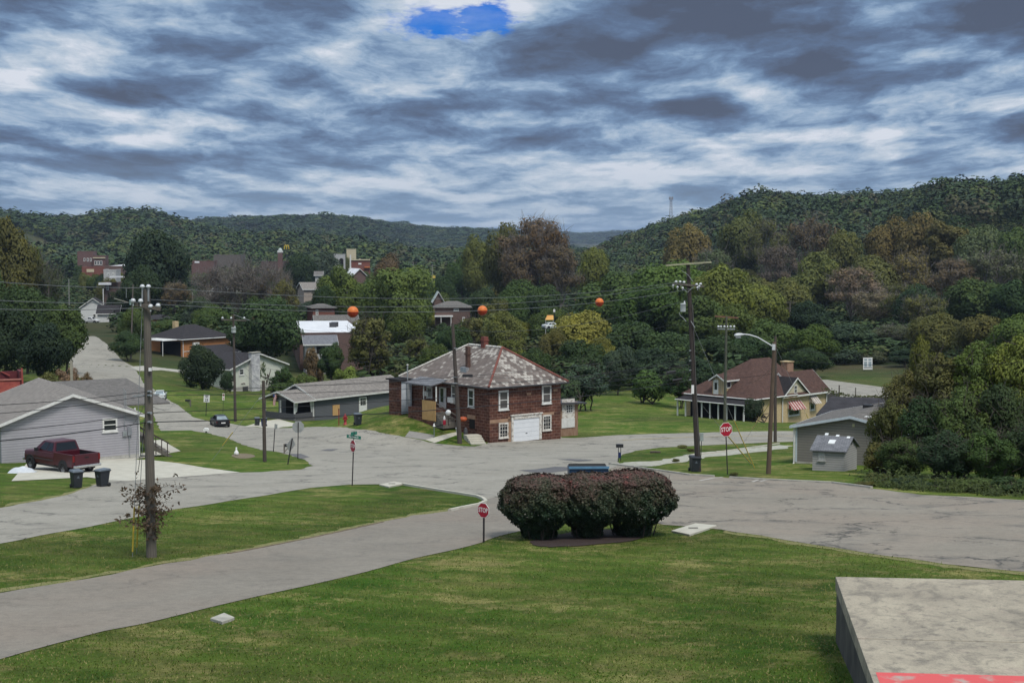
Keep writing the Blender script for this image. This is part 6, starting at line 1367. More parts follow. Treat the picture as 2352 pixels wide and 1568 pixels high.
def proto(kind, seed, W_=10., Ht=12., n=5000, size=.30, z0=2.0, nl=34, sparse=False, bark=None, twigs=0, trunks=1, **kw):
    r = np.random.default_rng(seed); P, N, S, T, C, Rr, E = lobes_crown(r, W_, Ht-z0, z0, nl, n, size, **kw)
    cr = quads_mesh('crown', cards(P, N, S, r), LEAF, None, 4, T, E); mb = MB(); tr = max(.16, Ht*.022)
    for j in range(trunks):
        ox, oy = (r.normal(size=2)*.5 if trunks > 1 else (0, 0)); tx, ty = r.normal(size=2)*(.35 if trunks == 1 else 1.2)
        body = limb(mb, (ox, oy, -.8), (ox+tx, oy+ty, z0+(Ht-z0)*.55), tr/trunks**.5, tr*.35, r, 5, .02)
        for i in r.choice(len(C), min(len(C), 14 if not sparse else 26), replace=False):
            s_ = body[r.integers(2, 5)]; limb(mb, s_, C[i], tr*.36, .03, r, 4)
    if twigs:
        for i in range(twigs):
            c = C[r.integers(len(C))]; e = r.normal(size=3); e[2] = abs(e[2])*.9+.25; e /= np.linalg.norm(e); L = r.uniform(.8, 2.2)
            a = c+r.normal(size=3)*.5; mb.tube([tuple(a), tuple(a+e*L*.55+r.normal(size=3)*.1), tuple(a+e*L)], [.035, .022, .012], 3, cap=False)
    tk = mb.build('trunk' if trunks == 1 else 'stems', bark or BARK)
    for o in (cr, tk): COL.objects.unlink(o)
    TREES.setdefault(kind, []).append((cr, tk, W_, Ht))
for s in range(5): proto('broad', 20+s, 11, 12, 10500, .225, 1.6, nl=[34, 46, 28, 40, 52][s], lr=((.20, .36) if s % 2 else (.24, .42)))
for s in range(3): proto('tall', 40+s, 9, 15, 10500, .225, 2.2, nl=44, lr=(.18, .32), irr=.25)
for s in range(3): proto('sparse', 60+s, 11, 13, 5200, .18, 2.2, nl=60, lr=(.12, .24), sparse=True, bark=BARKP, twigs=500, shell=(.3, 1.1), irr=.25)
for s in range(2): proto('bare', 70+s, 11, 12, 900, .16, 2.0, nl=70, lr=(.10, .22), sparse=True, bark=BARKP, twigs=1500, shell=(.2, 1.2), irr=.3)
proto('willow', 80, 12, 12.5, 13000, .22, .8, nl=26, lr=(.30, .46), top=.3, irr=.06, up=.1)
proto('dense', 85, 10, 10, 11000, .20, .9, nl=30, lr=(.28, .44), irr=.05); proto('dense', 86, 10, 10, 11000, .20, .9, nl=44, lr=(.22, .36), irr=.1)
proto('loose', 90, 8, 9.5, 4200, .20, 1.6, nl=56, lr=(.14, .26), trunks=4, irr=.2, shell=(.4, 1.1), twigs=260)
for s in range(3): proto('shrub', 95+s, 4, 3.2, 3500, .11, .05, nl=30, lr=(.2, .36), irr=.2, trunks=3)
for s in range(4): proto('thicket', 110+s, 7, 7.5, 15000, .115, .2, nl=62, lr=(.14, .30), irr=.3, shell=(.55, 1.12), twigs=200, trunks=3)
for s in range(3): proto('tall_thicket', 130+s, 6.5, 10.5, 22000, .115, .3, nl=95, lr=(.16, .32), irr=.3, shell=(.55, 1.12), twigs=200, trunks=3)
COLS = {'dark': (0.043, 0.075, 0.034), 'green': (0.063, 0.106, 0.036), 'mid': (0.081, 0.120, 0.036), 'olive': (0.104, 0.115, 0.043), 'yellow': (0.186, 0.190, 0.050), 'ygreen': (0.127, 0.156, 0.043), 'brown': (0.118, 0.095, 0.061), 'gold': (0.142, 0.122, 0.052), 'pink': (0.165, 0.136, 0.104), 'grey': (0.111, 0.097, 0.093), 'blue': (0.054, 0.084, 0.061), 'deep': (0.032, 0.056, 0.033), 'rust': (0.118, 0.086, 0.052), 'sage': (0.097, 0.118, 0.070)}
WORD = {'dark': 'dark green', 'green': 'green', 'mid': 'mid green', 'olive': 'olive', 'yellow': 'bright yellow green', 'ygreen': 'yellow green', 'brown': 'dull brown', 'gold': 'golden brown', 'pink': 'pinkish brown', 'grey': 'bare grey', 'blue': 'bluish green', 'deep': 'very dark green', 'rust': 'rust brown', 'sage': 'sage green'}
TREEN = [0]
def tree(u, vt, wpx, D, kind, col, label=None, group=None, base=None, name=None, vb=None, bury=0.0):
    """u, vt: crown centre column and top row; wpx: crown width in picture units; D: metres away"""
    X = (u-UC)/FPX*D; g = h(X, D) if vb is None else at(u, vb, D).z; zt = at(u, vt, D).z; Ht = max(zt-g, .3); Wm = wpx*D/FPX
    v = TREES[kind]; cr, tk, W0, H0 = v[TREEN[0] % len(v)]; TREEN[0] += 1
    nm = name or {'shrub': 'shrub', 'thicket': 'thicket_tree', 'tall_thicket': 'thicket_tree'}.get(kind, 'tree')
    o = thing(nm, label, 'shrub' if kind == 'shrub' else 'tree', (X, D, g-bury), rng.uniform(0, 6.28), group)
    c = COLS[col]; jit = rng.uniform(.85, 1.18); jc = rng.uniform(.93, 1.07, 3)
    for q in (cr, tk):
        n_ = q.copy(); COL.objects.link(n_); n_.parent = o; n_.scale = (Wm/W0*1.06, Wm/W0*1.06, (Ht+bury)/H0*1.05)
        n_.color = (*(c[i]*jit*jc[i]*(1.06, 1.0, .92)[i] for i in range(3)), 1)
    if not label: o['label'] = 'one of the %s trees filling gaps between the larger trees' % WORD[col]; o['group'] = group or WORD[col]+' filler trees'
    return o
A = lambda L, **k: tree(*L, **k)
# --- left side
for L in ((60, 655, 150, 265, 'broad', 'dark', 'big dark green tree left of the rising street, tallest of its clump'), (148, 700, 120, 255, 'broad', 'green', 'bushy green tree overhanging the left edge of the rising street'), (15, 700, 130, 245, 'broad', 'deep', 'very dark tree at the left border above the red truck body'),
          (95, 745, 120, 240, 'dense', 'deep', 'dense very dark tree behind the leaning white stump post'), (22, 505, 120, 420, 'broad', 'olive', 'tall olive tree at the left border with rounded top'), (68, 555, 95, 430, 'sparse', 'olive', 'thin leaved olive tree right of the tall olive one'), (108, 598, 80, 430, 'sparse', 'sage', 'sage green tree in front of the brick hall'), (-40, 600, 120, 330, 'broad', 'green'),
          (365, 538, 162, 500, 'dense', 'deep', 'big round very dark tree standing over the brown roofs'), (325, 612, 90, 470, 'broad', 'dark', 'dark tree tucked under the big round dark tree'), (400, 640, 80, 470, 'sparse', 'brown', 'brown thin tree right of the near wooden pole top'), (275, 665, 60, 480, 'broad', 'deep', 'small very dark tree beside the brown brick house with awnings'),
          (305, 705, 70, 330, 'broad', 'green', 'green tree behind the second wooden pole'), (290, 760, 75, 310, 'broad', 'dark', 'dark tree on the grass strip left of the near wooden pole'), (455, 760, 110, 360, 'broad', 'dark', 'dark tree behind the orange brick house'), (385, 735, 80, 380, 'broad', 'green', 'green tree beside the orange brick chimney'),
          (485, 612, 120, 430, 'bare', 'grey', 'bare grey tree left in the row below the warehouse'), (560, 588, 150, 425, 'bare', 'grey', 'tallest bare grey tree, in the middle of the row below the warehouse'), (625, 605, 110, 420, 'bare', 'brown', 'brownish bare tree right in the row below the warehouse'), (655, 628, 80, 415, 'sparse', 'olive', 'olive thin tree left of the narrow grey house'),
          (625, 682, 150, 315, 'broad', 'dark', 'dark green tree above the cream house roof'), (560, 740, 100, 330, 'broad', 'dark', 'dark tree left of the slim pole behind the cream house'), (690, 585, 80, 700, 'dense', 'deep', 'round very dark tree left of the white arched building'), (745, 580, 100, 760, 'broad', 'blue', 'bluish green tree just left of the white arched building'),
          (782, 614, 108, 440, 'broad', 'mid', 'green tree with yellow top left of the willow'), (745, 655, 60, 430, 'broad', 'dark', 'dark tree right of the tan gabled house'), (920, 612, 178, 400, 'willow', 'mid', 'broad willow shaped green tree in the middle of the valley'), (890, 590, 80, 640, 'broad', 'brown', 'brownish dark tree behind the willow'), (848, 716, 128, 262, 'loose', 'olive', 'olive yellow tree with several stems behind the long grey bungalow'),
          (760, 778, 62, 255, 'tall', 'dark', 'narrow dark green tree left of the olive many stemmed tree'), (716, 800, 56, 262, 'shrub', 'rust', 'rust brown bush right of the cream house'), (462, 795, 102, 256, 'dense', 'deep', 'dark rounded evergreen in front of the cream house', None, None, None, None, 1.1), (648, 842, 66, 246, 'shrub', 'dark', 'dark shrub at the right end of the cream house'), (645, 880, 90, 236, 'shrub', 'green', 'low green shrub in front of the cream house beside the short pole'), (700, 860, 70, 240, 'shrub', 'mid', 'green shrub right of the cream house over the bungalow roof'), (790, 840, 70, 250, 'shrub', 'ygreen', 'low yellow green shrub behind the bungalow ridge'),
          (520, 855, 40, 262, 'shrub', 'deep', 'small dark shrub against the left wall of the cream house'), (585, 818, 50, 275, 'shrub', 'green'), (150, 842, 60, 232, 'shrub', 'pink', 'dry brown weeds beside the rising street'), (110, 855, 60, 225, 'shrub', 'olive', 'olive weeds behind the grey house ridge'), (195, 858, 34, 224, 'shrub', 'brown', 'small brown bush at the street edge behind the grey house roof')): A(L)
# --- middle
for L in ((1232, 494, 190, 600, 'sparse', 'brown', 'great brown thinning tree, tallest in the middle of the valley'), (1262, 500, 110, 590, 'sparse', 'rust', 'brown tree with sky showing through its top'), (1160, 512, 100, 610, 'broad', 'olive', 'olive tree forming the left shoulder of the great brown tree'), (1285, 560, 120, 580, 'sparse', 'brown', 'brown tree on the right flank of the great brown tree'), (1195, 560, 110, 590, 'sparse', 'brown', 'brown tree in front of the great brown tree'), (1362, 566, 90, 660, 'broad', 'ygreen', 'yellow green tree right of the great brown tree'), (1100, 550, 84, 680, 'broad', 'ygreen', 'bright topped tree left of the great brown tree'), (1060, 590, 70, 700, 'broad', 'green'),
          (1190, 645, 130, 460, 'broad', 'green', 'green tree below the great brown tree'), (1250, 655, 90, 450, 'broad', 'dark', 'dark tree right of the middle marker ball'), (1110, 660, 80, 480, 'broad', 'dark'), (1020, 640, 70, 560, 'broad', 'dark', 'dark tree below the filling station'), (1085, 720, 90, 330, 'loose', 'olive', 'olive tree with open crown above the chimney of the stone house'), (1160, 718, 100, 310, 'broad', 'olive', 'olive tree over the roof of the stone house'), (1175, 770, 80, 262, 'loose', 'ygreen', 'yellow green tree just behind the red ridge of the stone house'), (1040, 745, 90, 320, 'broad', 'dark', 'dark tree left of the pole by the stone house'), (960, 770, 90, 290, 'loose', 'olive', 'olive tree between bungalow and stone house'), (1000, 790, 80, 270, 'broad', 'mid'), (1225, 800, 90, 250, 'broad', 'dark', 'dark tree behind the right hip of the stone house'),
          (1335, 716, 150, 300, 'broad', 'yellow', 'bright yellow green tree right of the stone house roof'), (1385, 770, 70, 292, 'broad', 'yellow', 'smaller yellow tree at the right foot of the bright yellow one'), (1270, 760, 80, 290, 'broad', 'olive', 'olive tree left of the bright yellow one'), (1330, 780, 130, 270, 'broad', 'dark', 'dark tree under the bright yellow one'),
          (1420, 628, 180, 440, 'broad', 'green', 'wide green tree left of the tall utility pole'), (1555, 600, 200, 420, 'broad', 'mid', 'large green tree with yellowing top behind the tall utility pole'), (1655, 605, 150, 400, 'broad', 'ygreen', 'yellow tipped tree right of the tall utility pole'), (1485, 660, 170, 380, 'broad', 'green', 'green tree in front of the wide one left of the tall pole'), (1600, 680, 170, 370, 'broad', 'green', 'green tree behind the small rusty crossarm'), (1690, 700, 120, 350, 'broad', 'mid'), (1440, 740, 170, 320, 'broad', 'dark', 'dark tree right of the bright yellow one'), (1540, 760, 160, 300, 'broad', 'dark', 'dark tree behind the middle of the tall pole'), (1640, 775, 150, 290, 'broad', 'dark', 'dark tree above the ridge of the tan brick cottage'), (1500, 800, 120, 260, 'broad', 'deep'), (1600, 820, 110, 255, 'broad', 'deep'),
          (1345, 828, 140, 205, 'loose', 'blue', 'dark bluish tree at the right end of the stone house'), (1300, 862, 70, 200, 'shrub', 'blue', 'bluish shrub behind the lean to of the stone house'), (1420, 800, 90, 240, 'broad', 'blue', 'bluish tree left of the round bush'), (1490, 850, 96, 224, 'shrub', 'green', 'round green bush left of the leaning small tree'), (1562, 838, 90, 218, 'loose', 'dark', 'small dark tree with leaning trunk left of the porch'), (1736, 912, 56, 190, 'shrub', 'deep', 'round dark bush in front of the tan brick cottage')): A(L)
# --- right
for L in ((1580, 512, 120, 760, 'broad', 'gold', 'golden brown tree at the foot of the wooded ridge'), (1700, 495, 130, 740, 'broad', 'olive', 'olive tree second from the mast along the belt'), (1760, 500, 110, 720, 'sparse', 'olive', 'thin olive tree left of the dark brown one'), (1862, 486, 140, 690, 'sparse', 'brown', 'dark brown tree standing out of the belt under the ridge'), (1640, 560, 130, 640, 'sparse', 'sage', 'grey green thin tree behind the street lamp'), (1930, 525, 110, 660, 'broad', 'olive', 'olive tree right of the dark brown one'), (2030, 512, 120, 620, 'broad', 'gold', 'golden tree left of the tall golden one'), (2105, 490, 130, 610, 'broad', 'gold', 'tall golden brown tree in the belt near the right'), (2170, 495, 120, 600, 'tall', 'gold', 'tallest golden tree near the right border'), (2250, 520, 120, 580, 'broad', 'sage', 'sage green tree right of the golden ones'), (2330, 520, 130, 560, 'broad', 'green', 'green tree at the right border under the ridge'),
          (1790, 560, 120, 620, 'sparse', 'grey', 'grey brown tree in the middle of the belt'), (1880, 580, 130, 560, 'broad', 'olive'), (1990, 590, 150, 540, 'broad', 'olive', 'olive tree above the pinkish one'), (1960, 610, 150, 500, 'sparse', 'pink', 'pinkish brown tree in the middle of the belt'), (2020, 660, 140, 470, 'sparse', 'pink', 'second pinkish brown tree, lower right of the first'), (2090, 570, 130, 540, 'sparse', 'gold'), (2190, 590, 140, 500, 'sparse', 'brown', 'brown tree hung with vines near the right border'), (2290, 560, 150, 500, 'sparse', 'sage', 'big sage tree with dark forked trunks at the right'), (2230, 640, 150, 440, 'broad', 'green', 'green tree in front of the dark forked trunks'), (2330, 640, 130, 430, 'broad', 'dark', 'dark tree at the right border below the ridge'), (2110, 660, 120, 440, 'broad', 'deep', 'very dark tree right of the pinkish ones'),
          (1700, 620, 110, 520, 'broad', 'olive'), (1800, 640, 130, 480, 'broad', 'olive', 'olive tree behind the far double crossarm'), (1745, 652, 120, 420, 'broad', 'ygreen', 'yellow green tree left of the far double crossarm'), (1860, 690, 110, 420, 'broad', 'deep', 'very dark tree right of the far double crossarm'), (1780, 740, 130, 340, 'broad', 'green', 'green tree above the street lamp pole'), (1870, 745, 110, 330, 'broad', 'mid', 'green tree with light tips right of the street lamp pole'), (1720, 770, 120, 310, 'broad', 'dark'), (1860, 800, 100, 300, 'broad', 'dark', 'dark tree behind the gabled wing of the tan cottage'), (1960, 740, 130, 380, 'broad', 'blue', 'bluish tree above the white board'), (2060, 740, 130, 380, 'sparse', 'sage', 'sage thin tree above the white board'), (1940, 800, 90, 345, 'shrub', 'blue', 'bluish bush at the top of the grass bank'), (2010, 805, 80, 345, 'shrub', 'sage', 'sage bush behind the white board'), (2150, 720, 130, 340, 'broad', 'olive'), (2250, 720, 130, 320, 'broad', 'olive', 'olive tree behind the near thicket'), (2330, 730, 130, 310, 'broad', 'mid'), (2080, 800, 90, 330, 'broad', 'deep')): A(L)
# --- thicket beside the lot
for L in ((2085, 845, 120, 116, 'tall_thicket', 'olive', 'olive thicket tree closest behind the garage roof'), (2165, 800, 150, 114, 'tall_thicket', 'olive', 'thicket tree with yellow sprays behind the garage'), (2255, 775, 150, 112, 'tall_thicket', 'mid', 'tall thicket tree with pale top leaves'), (2335, 765, 150, 110, 'tall_thicket', 'ygreen', 'yellow green thicket tree at the right border'), (2120, 770, 90, 118, 'thicket', 'ygreen', 'yellow green spray of thicket reaching over the grass bank'),
          (2050, 905, 110, 100, 'thicket', 'olive', 'leafy olive shrub in front of the garage gable'), (2130, 900, 160, 98, 'thicket', 'dark', 'dark thicket bush right of the grey shed'), (2215, 885, 170, 96, 'thicket', 'green', 'vine covered thicket mound in the middle of the thicket'), (2310, 880, 170, 95, 'thicket', 'dark', 'dark thicket mound at the right border'), (2030, 1015, 90, 97, 'shrub', 'olive', 'small olive shrub at the right wall of the shed'), (2080, 1000, 130, 95, 'thicket', 'green', 'low thicket bush at the kerb beside the shed'), (2180, 985, 160, 91, 'thicket', 'deep', 'low very dark thicket bush at the kerb'), (2285, 985, 160, 90, 'thicket', 'green', 'low green thicket bush at the kerb near the right'), (2370, 960, 140, 90, 'thicket', 'dark', 'dark thicket bush cut by the right border'), (2440, 860, 170, 100, 'thicket', 'green'), (2020, 1085, 60, 93, 'shrub', 'olive', 'weedy shrub at the foot of the shed'), (2100, 1095, 110, 89, 'shrub', 'deep', 'lowest dark weeds along the lot edge'), (2240, 1100, 130, 86, 'shrub', 'green', 'lowest green weeds along the lot edge near the right'), (2340, 1095, 120, 85, 'shrub', 'dark', 'dark weeds along the lot edge at the right border')): A(L)
for u, v, w in ((1571, 1025, 12), (1590, 1033, 9), (1555, 1057, 8), (2000, 1112, 26), (1690, 1090, 9)): tree(u, v-3, w*2.4, hit(u, v+4).y, 'shrub', 'olive', 'weed tuft on the grass verge near the tall utility pole', 'weed tufts on the verge', vb=v+4, name='weed')

# --- the trees between the roofs, filled in where the photo shows crowns and no roof
ZONES = [(-80, 430, 'at the left of town', 'left town trees'), (430, 840, 'among the roofs in the middle of town', 'mid town trees'), (840, 1400, 'on the valley floor behind the willow', 'valley floor trees'), (1400, 1900, 'on the slope behind the tall utility pole', 'slope trees behind the pole'), (1900, 2460, 'in the wooded belt at the right', 'wooded belt trees')]
PALS = [['dark', 'deep', 'green', 'olive', 'blue'], ['dark', 'green', 'olive', 'mid', 'brown', 'blue'], ['green', 'dark', 'mid', 'ygreen', 'olive'], ['olive', 'gold', 'green', 'dark', 'ygreen'], ['olive', 'gold', 'brown', 'green', 'dark', 'pink']]
PROT += [(155, 770, 240, 860, 330), (366, 736, 532, 830, 330), (488, 800, 670, 905, 268), (1395, 616, 1490, 633, 1500), (1270, 674, 1346, 694, 700), (1858, 832, 2060, 905, 300), (240, 775, 460, 850, 300), (1700, 815, 1900, 975, 215), (560, 655, 690, 700, 300), (940, 540, 1500, 545, 9999)]
def hidden(u, vt, vb, wp, D): return any(D < Dp-4 and u+wp*.5 > u0 and u-wp*.5 < u1 and vb > v0+1 and vt < v1-1 for u0, v0, u1, v1, Dp in PROT)
for u0, v0, u1, v1, Dp in list(PROT):
    if not 390 < Dp < 1200 or u1-u0 > 130: continue
    wm = 8.5*3400/Dp; n = max(1, int((u1-u0)/wm/.62)+1)
    for i in range(n):
        u = u0+(u1-u0)*(i+.5)/n+rng.uniform(-2, 2); D = Dp-rng.uniform(9, 26); wp = rng.uniform(.85, 1.25)*wm; vt = v1+rng.uniform(-1.5, 5); vb = 560-h((u-UC)/FPX*D, D)/D*3400
        for sh in (0, 3, 7, 12):
            if not hidden(u, vt+sh, vb, wp*.8, D): break
        else: continue
        if vb-vt-sh < 8: continue
        z = 0 if u < 430 else (1 if u < 840 else 2); col = PALS[z][rng.integers(len(PALS[z]))]
        tree(u, vt+sh, wp, D, 'broad', col, 'one of the %s trees close in front of the town buildings' % WORD[col], WORD[col]+' trees before the town buildings')
nfill = 0; tries = 0; placed_xy = []
while nfill < 105 and tries < 6000:
    tries += 1; z = rng.integers(0, 5) if nfill > 60 else rng.choice([0, 1, 2, 2, 1]); u = rng.uniform(ZONES[z][0], ZONES[z][1]); D = rng.uniform(330, 1000)**1.0
    X = (u-UC)/FPX*D; g = h(X, D); Ht = rng.uniform(7.5, 12.5)+(4 if z > 2 else 0); Wm = Ht*rng.uniform(.75, 1.05)
    vt = 560-(g+Ht)/D*3400; vb = 560-g/D*3400; wp = Wm/D*3400
    if vt < 545+(0 if z < 3 else -25) or vb < 575: continue
    if any(D < Dp-4 and u+wp*.5 > u0 and u-wp*.5 < u1 and vb > v0+1 and vt < v1-1 for u0, v0, u1, v1, Dp in PROT): continue
    if any((X-a)**2+(D-b)**2 < (Wm*.55)**2 for a, b in placed_xy): continue
    placed_xy.append((X, D)); col = PALS[z][rng.integers(len(PALS[z]))]; kind = rng.choice(['broad', 'broad', 'broad', 'tall', 'sparse' if col in ('brown', 'pink', 'olive', 'gold') else 'dense'])
    tree(u, vt, wp, D, kind, col, 'one of the %s trees %s' % (WORD[col], ZONES[z][2]), WORD[col]+' '+ZONES[z][3]); nfill += 1

# --- far woods: one mass of crowns on each hill
def wood(name, label, x0, x1, y0, y1, sp, cols, n_card, size, wts=None, hs=1.0, keep=lambda X, Y, Z: np.ones(X.shape, bool)):
    r = np.random.default_rng(len(name)+int(y0)); gx = np.arange(x0, x1, sp); gy = np.arange(y0, y1, sp*1.15)
    X, Y = np.meshgrid(gx, gy); X = X.ravel()+r.uniform(-.45, .45, X.size)*sp; Y = Y.ravel()+r.uniform(-.45, .45, Y.size)*sp
    Z = H(X, Y); U = UC+X/Y*FPX; ok = (U > -260) & (U < 2620) & keep(X, Y, Z); X, Y, Z = X[ok], Y[ok], Z[ok]
    Ht = hs*r.uniform(.85, 1.3, len(X))*min(13, sp*1.1)*(1+.25*(r.uniform(size=len(X)) > .93)); top = (Z+Ht)/Y; vis = np.full(len(X), -9.0)
    for f in np.linspace(.35, .985, 46): Zq = H(X*f, Y*f)+np.where(Y*f > 420, 5.0, 0); vis = np.maximum(vis, Zq/(Y*f))
    ok = top > vis-.0004; X, Y, Z, Ht = X[ok], Y[ok], Z[ok], Ht[ok]
    pr = []
    for s in range(5):
        P, N, S, T, _, _, E = lobes_crown(r, 1.0, 1.0, 0.0, 7, n_card, size, lr=(.46, .70), irr=.12, shell=(.88, 1.05), nr=.2); pr.append((cards(P, N, S, r, .8), T, E))
    V = []; Tn = []; En = []; Ci = r.choice(len(cols), len(X), p=wts)
    for c in range(len(cols)): pass
    big = r.uniform(.8, 1.25, len(X))
    for i in range(len(X)):
        v, T, E = pr[i % 5]; w = sp*1.55*big[i]; a = r.uniform(0, 6.28); ca, sa = math.cos(a), math.sin(a)
        q = np.empty_like(v); q[..., 0] = (v[..., 0]*ca-v[..., 1]*sa)*w+X[i]; q[..., 1] = (v[..., 0]*sa+v[..., 1]*ca)*w+Y[i]; q[..., 2] = v[..., 2]*Ht[i]+Z[i]; V.append(q); Tn.append(T); En.append(np.stack([E[:, 0]*ca-E[:, 1]*sa, E[:, 0]*sa+E[:, 1]*ca, E[:, 2]], 1))
    V = np.concatenate(V); o = quads_mesh(name, V, None, None, 4, np.concatenate(Tn), np.concatenate(En))
    nc = np.repeat(np.arange(len(X)), [len(pr[i % 5][0]) for i in range(len(X))])
    cc = np.array(cols)[Ci]*.70*r.uniform(.78, 1.25, (len(X), 1)); cc = cc*.6+cc.mean(0)*.4; a = o.data.attributes.new('crown_colour', 'FLOAT_COLOR', 'FACE') if False else o.data.color_attributes.new('crown_colour', 'FLOAT_COLOR', 'POINT')
    full = np.concatenate([np.repeat(cc[nc], 4, 0), np.ones((len(nc)*4, 1))], 1).astype('f'); a.data.foreach_set('color', full.ravel())
    o.data.materials.append(WOODM); return tag(o, label, kind='stuff')
def mat_wood():
    m = bpy.data.materials.new('woodland'); m.use_nodes = True; k = NT(m.node_tree); b = k.n('ShaderNodeBsdfPrincipled'); k.nt.links.new(b.outputs[0], k.n('ShaderNodeOutputMaterial').inputs[0])
    b.inputs['Roughness'].default_value = .85; b.inputs['Specular IOR Level'].default_value = .05
    c = k.n('ShaderNodeAttribute', attribute_name='crown_colour').outputs['Color']; t_ = k.n('ShaderNodeAttribute', attribute_name='tint').outputs['Fac']
    k.put(b.inputs['Base Color'], k.mix(1.0, c, k.ramp(t_, [(0, .78), (.5, 1.0), (1, 1.22)]), 'MULTIPLY')); return m
WOODM = mat_wood()
C_ = [COLS[c] for c in ('dark', 'green', 'blue', 'olive', 'brown', 'ygreen')]
wood('ridge_woodland', 'wooded ridge rising to the right under the clouds', 60, 760, 830, 1560, 11, C_, 190, .066, [.26, .27, .2, .14, .08, .05])
wood('valley_woodland', 'tree covered valley floor fading towards the hills', -420, 330, 960, 1640, 13, C_, 130, .078, [.22, .28, .22, .14, .06, .08], keep=lambda X, Y, Z: ~((UC+X/Y*FPX > 1392) & (UC+X/Y*FPX < 1500) & (Y < 1420)) & (Z < 20))
wood('left_hill_woodland', 'wooded hills along the left skyline', -1400, 200, 1640, 2700, 17, C_, 105, .088, [.28, .28, .2, .12, .05, .07])
wood('middle_hill_woodland', 'wooded hills in the middle of the skyline', -1700, 420, 2700, 4500, 27, C_, 90, .088, [.3, .3, .24, .1, .02, .04])
wood('far_ridge_woodland', 'farthest wooded ridge, blue with distance', -1800, 1600, 7000, 8400, 55, C_, 40, .12, [.3, .3, .3, .1, 0, 0])

def open_ground(X, Y, Z):
    u = UC+X/Y*FPX; vb = 560-Z/Y*FPX; vt = 560-(Z+5)/Y*FPX; ok = np.ones(X.shape, bool)
    for u0, v0, u1, v1, Dp in PROT: ok &= ~((Y < Dp+14) & (u > u0-6) & (u < u1+6) & (vb > v0) & (vt < v1))
    ok &= ~((u > 150) & (u < 260) & (Y < 480)) & ~((u < 700) & (Y < 345)) & ~((u > 1690) & (Y < 345)) & ~((u > 640) & (u < 850) & (Y < 372)) & ~((u > 980) & (u < 1100) & (Y > 405) & (Y < 440))
    return ok
wood('undergrowth', 'tangled undergrowth and hedges between the town trees', -260, 330, 255, 960, 6.2, [COLS[c] for c in ('dark', 'green', 'olive', 'deep', 'brown')], 110, .07, [.3, .3, .18, .14, .08], keep=open_ground, hs=.62)

# ------------------------------------------------------------------ the three burning bushes
def mat_euonymus():
    m = bpy.data.materials.new('burning_bush_leaves'); m.use_nodes = True; k = NT(m.node_tree); b = k.n('ShaderNodeBsdfPrincipled'); k.nt.links.new(b.outputs[0], k.n('ShaderNodeOutputMaterial').inputs[0])
    b.inputs['Roughness'].default_value = .6; b.inputs['Specular IOR Level'].default_value = .2
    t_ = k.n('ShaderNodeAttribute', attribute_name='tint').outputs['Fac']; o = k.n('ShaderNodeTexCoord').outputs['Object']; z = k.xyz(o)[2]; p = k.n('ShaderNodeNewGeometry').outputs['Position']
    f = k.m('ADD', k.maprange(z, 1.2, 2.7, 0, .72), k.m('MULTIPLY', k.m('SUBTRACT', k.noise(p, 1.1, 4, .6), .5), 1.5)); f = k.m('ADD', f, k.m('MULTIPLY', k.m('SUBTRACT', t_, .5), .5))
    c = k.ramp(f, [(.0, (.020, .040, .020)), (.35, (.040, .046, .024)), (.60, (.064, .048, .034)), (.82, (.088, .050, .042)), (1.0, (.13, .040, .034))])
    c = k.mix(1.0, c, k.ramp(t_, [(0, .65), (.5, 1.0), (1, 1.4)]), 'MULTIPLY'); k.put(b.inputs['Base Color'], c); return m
EUO = mat_euonymus()
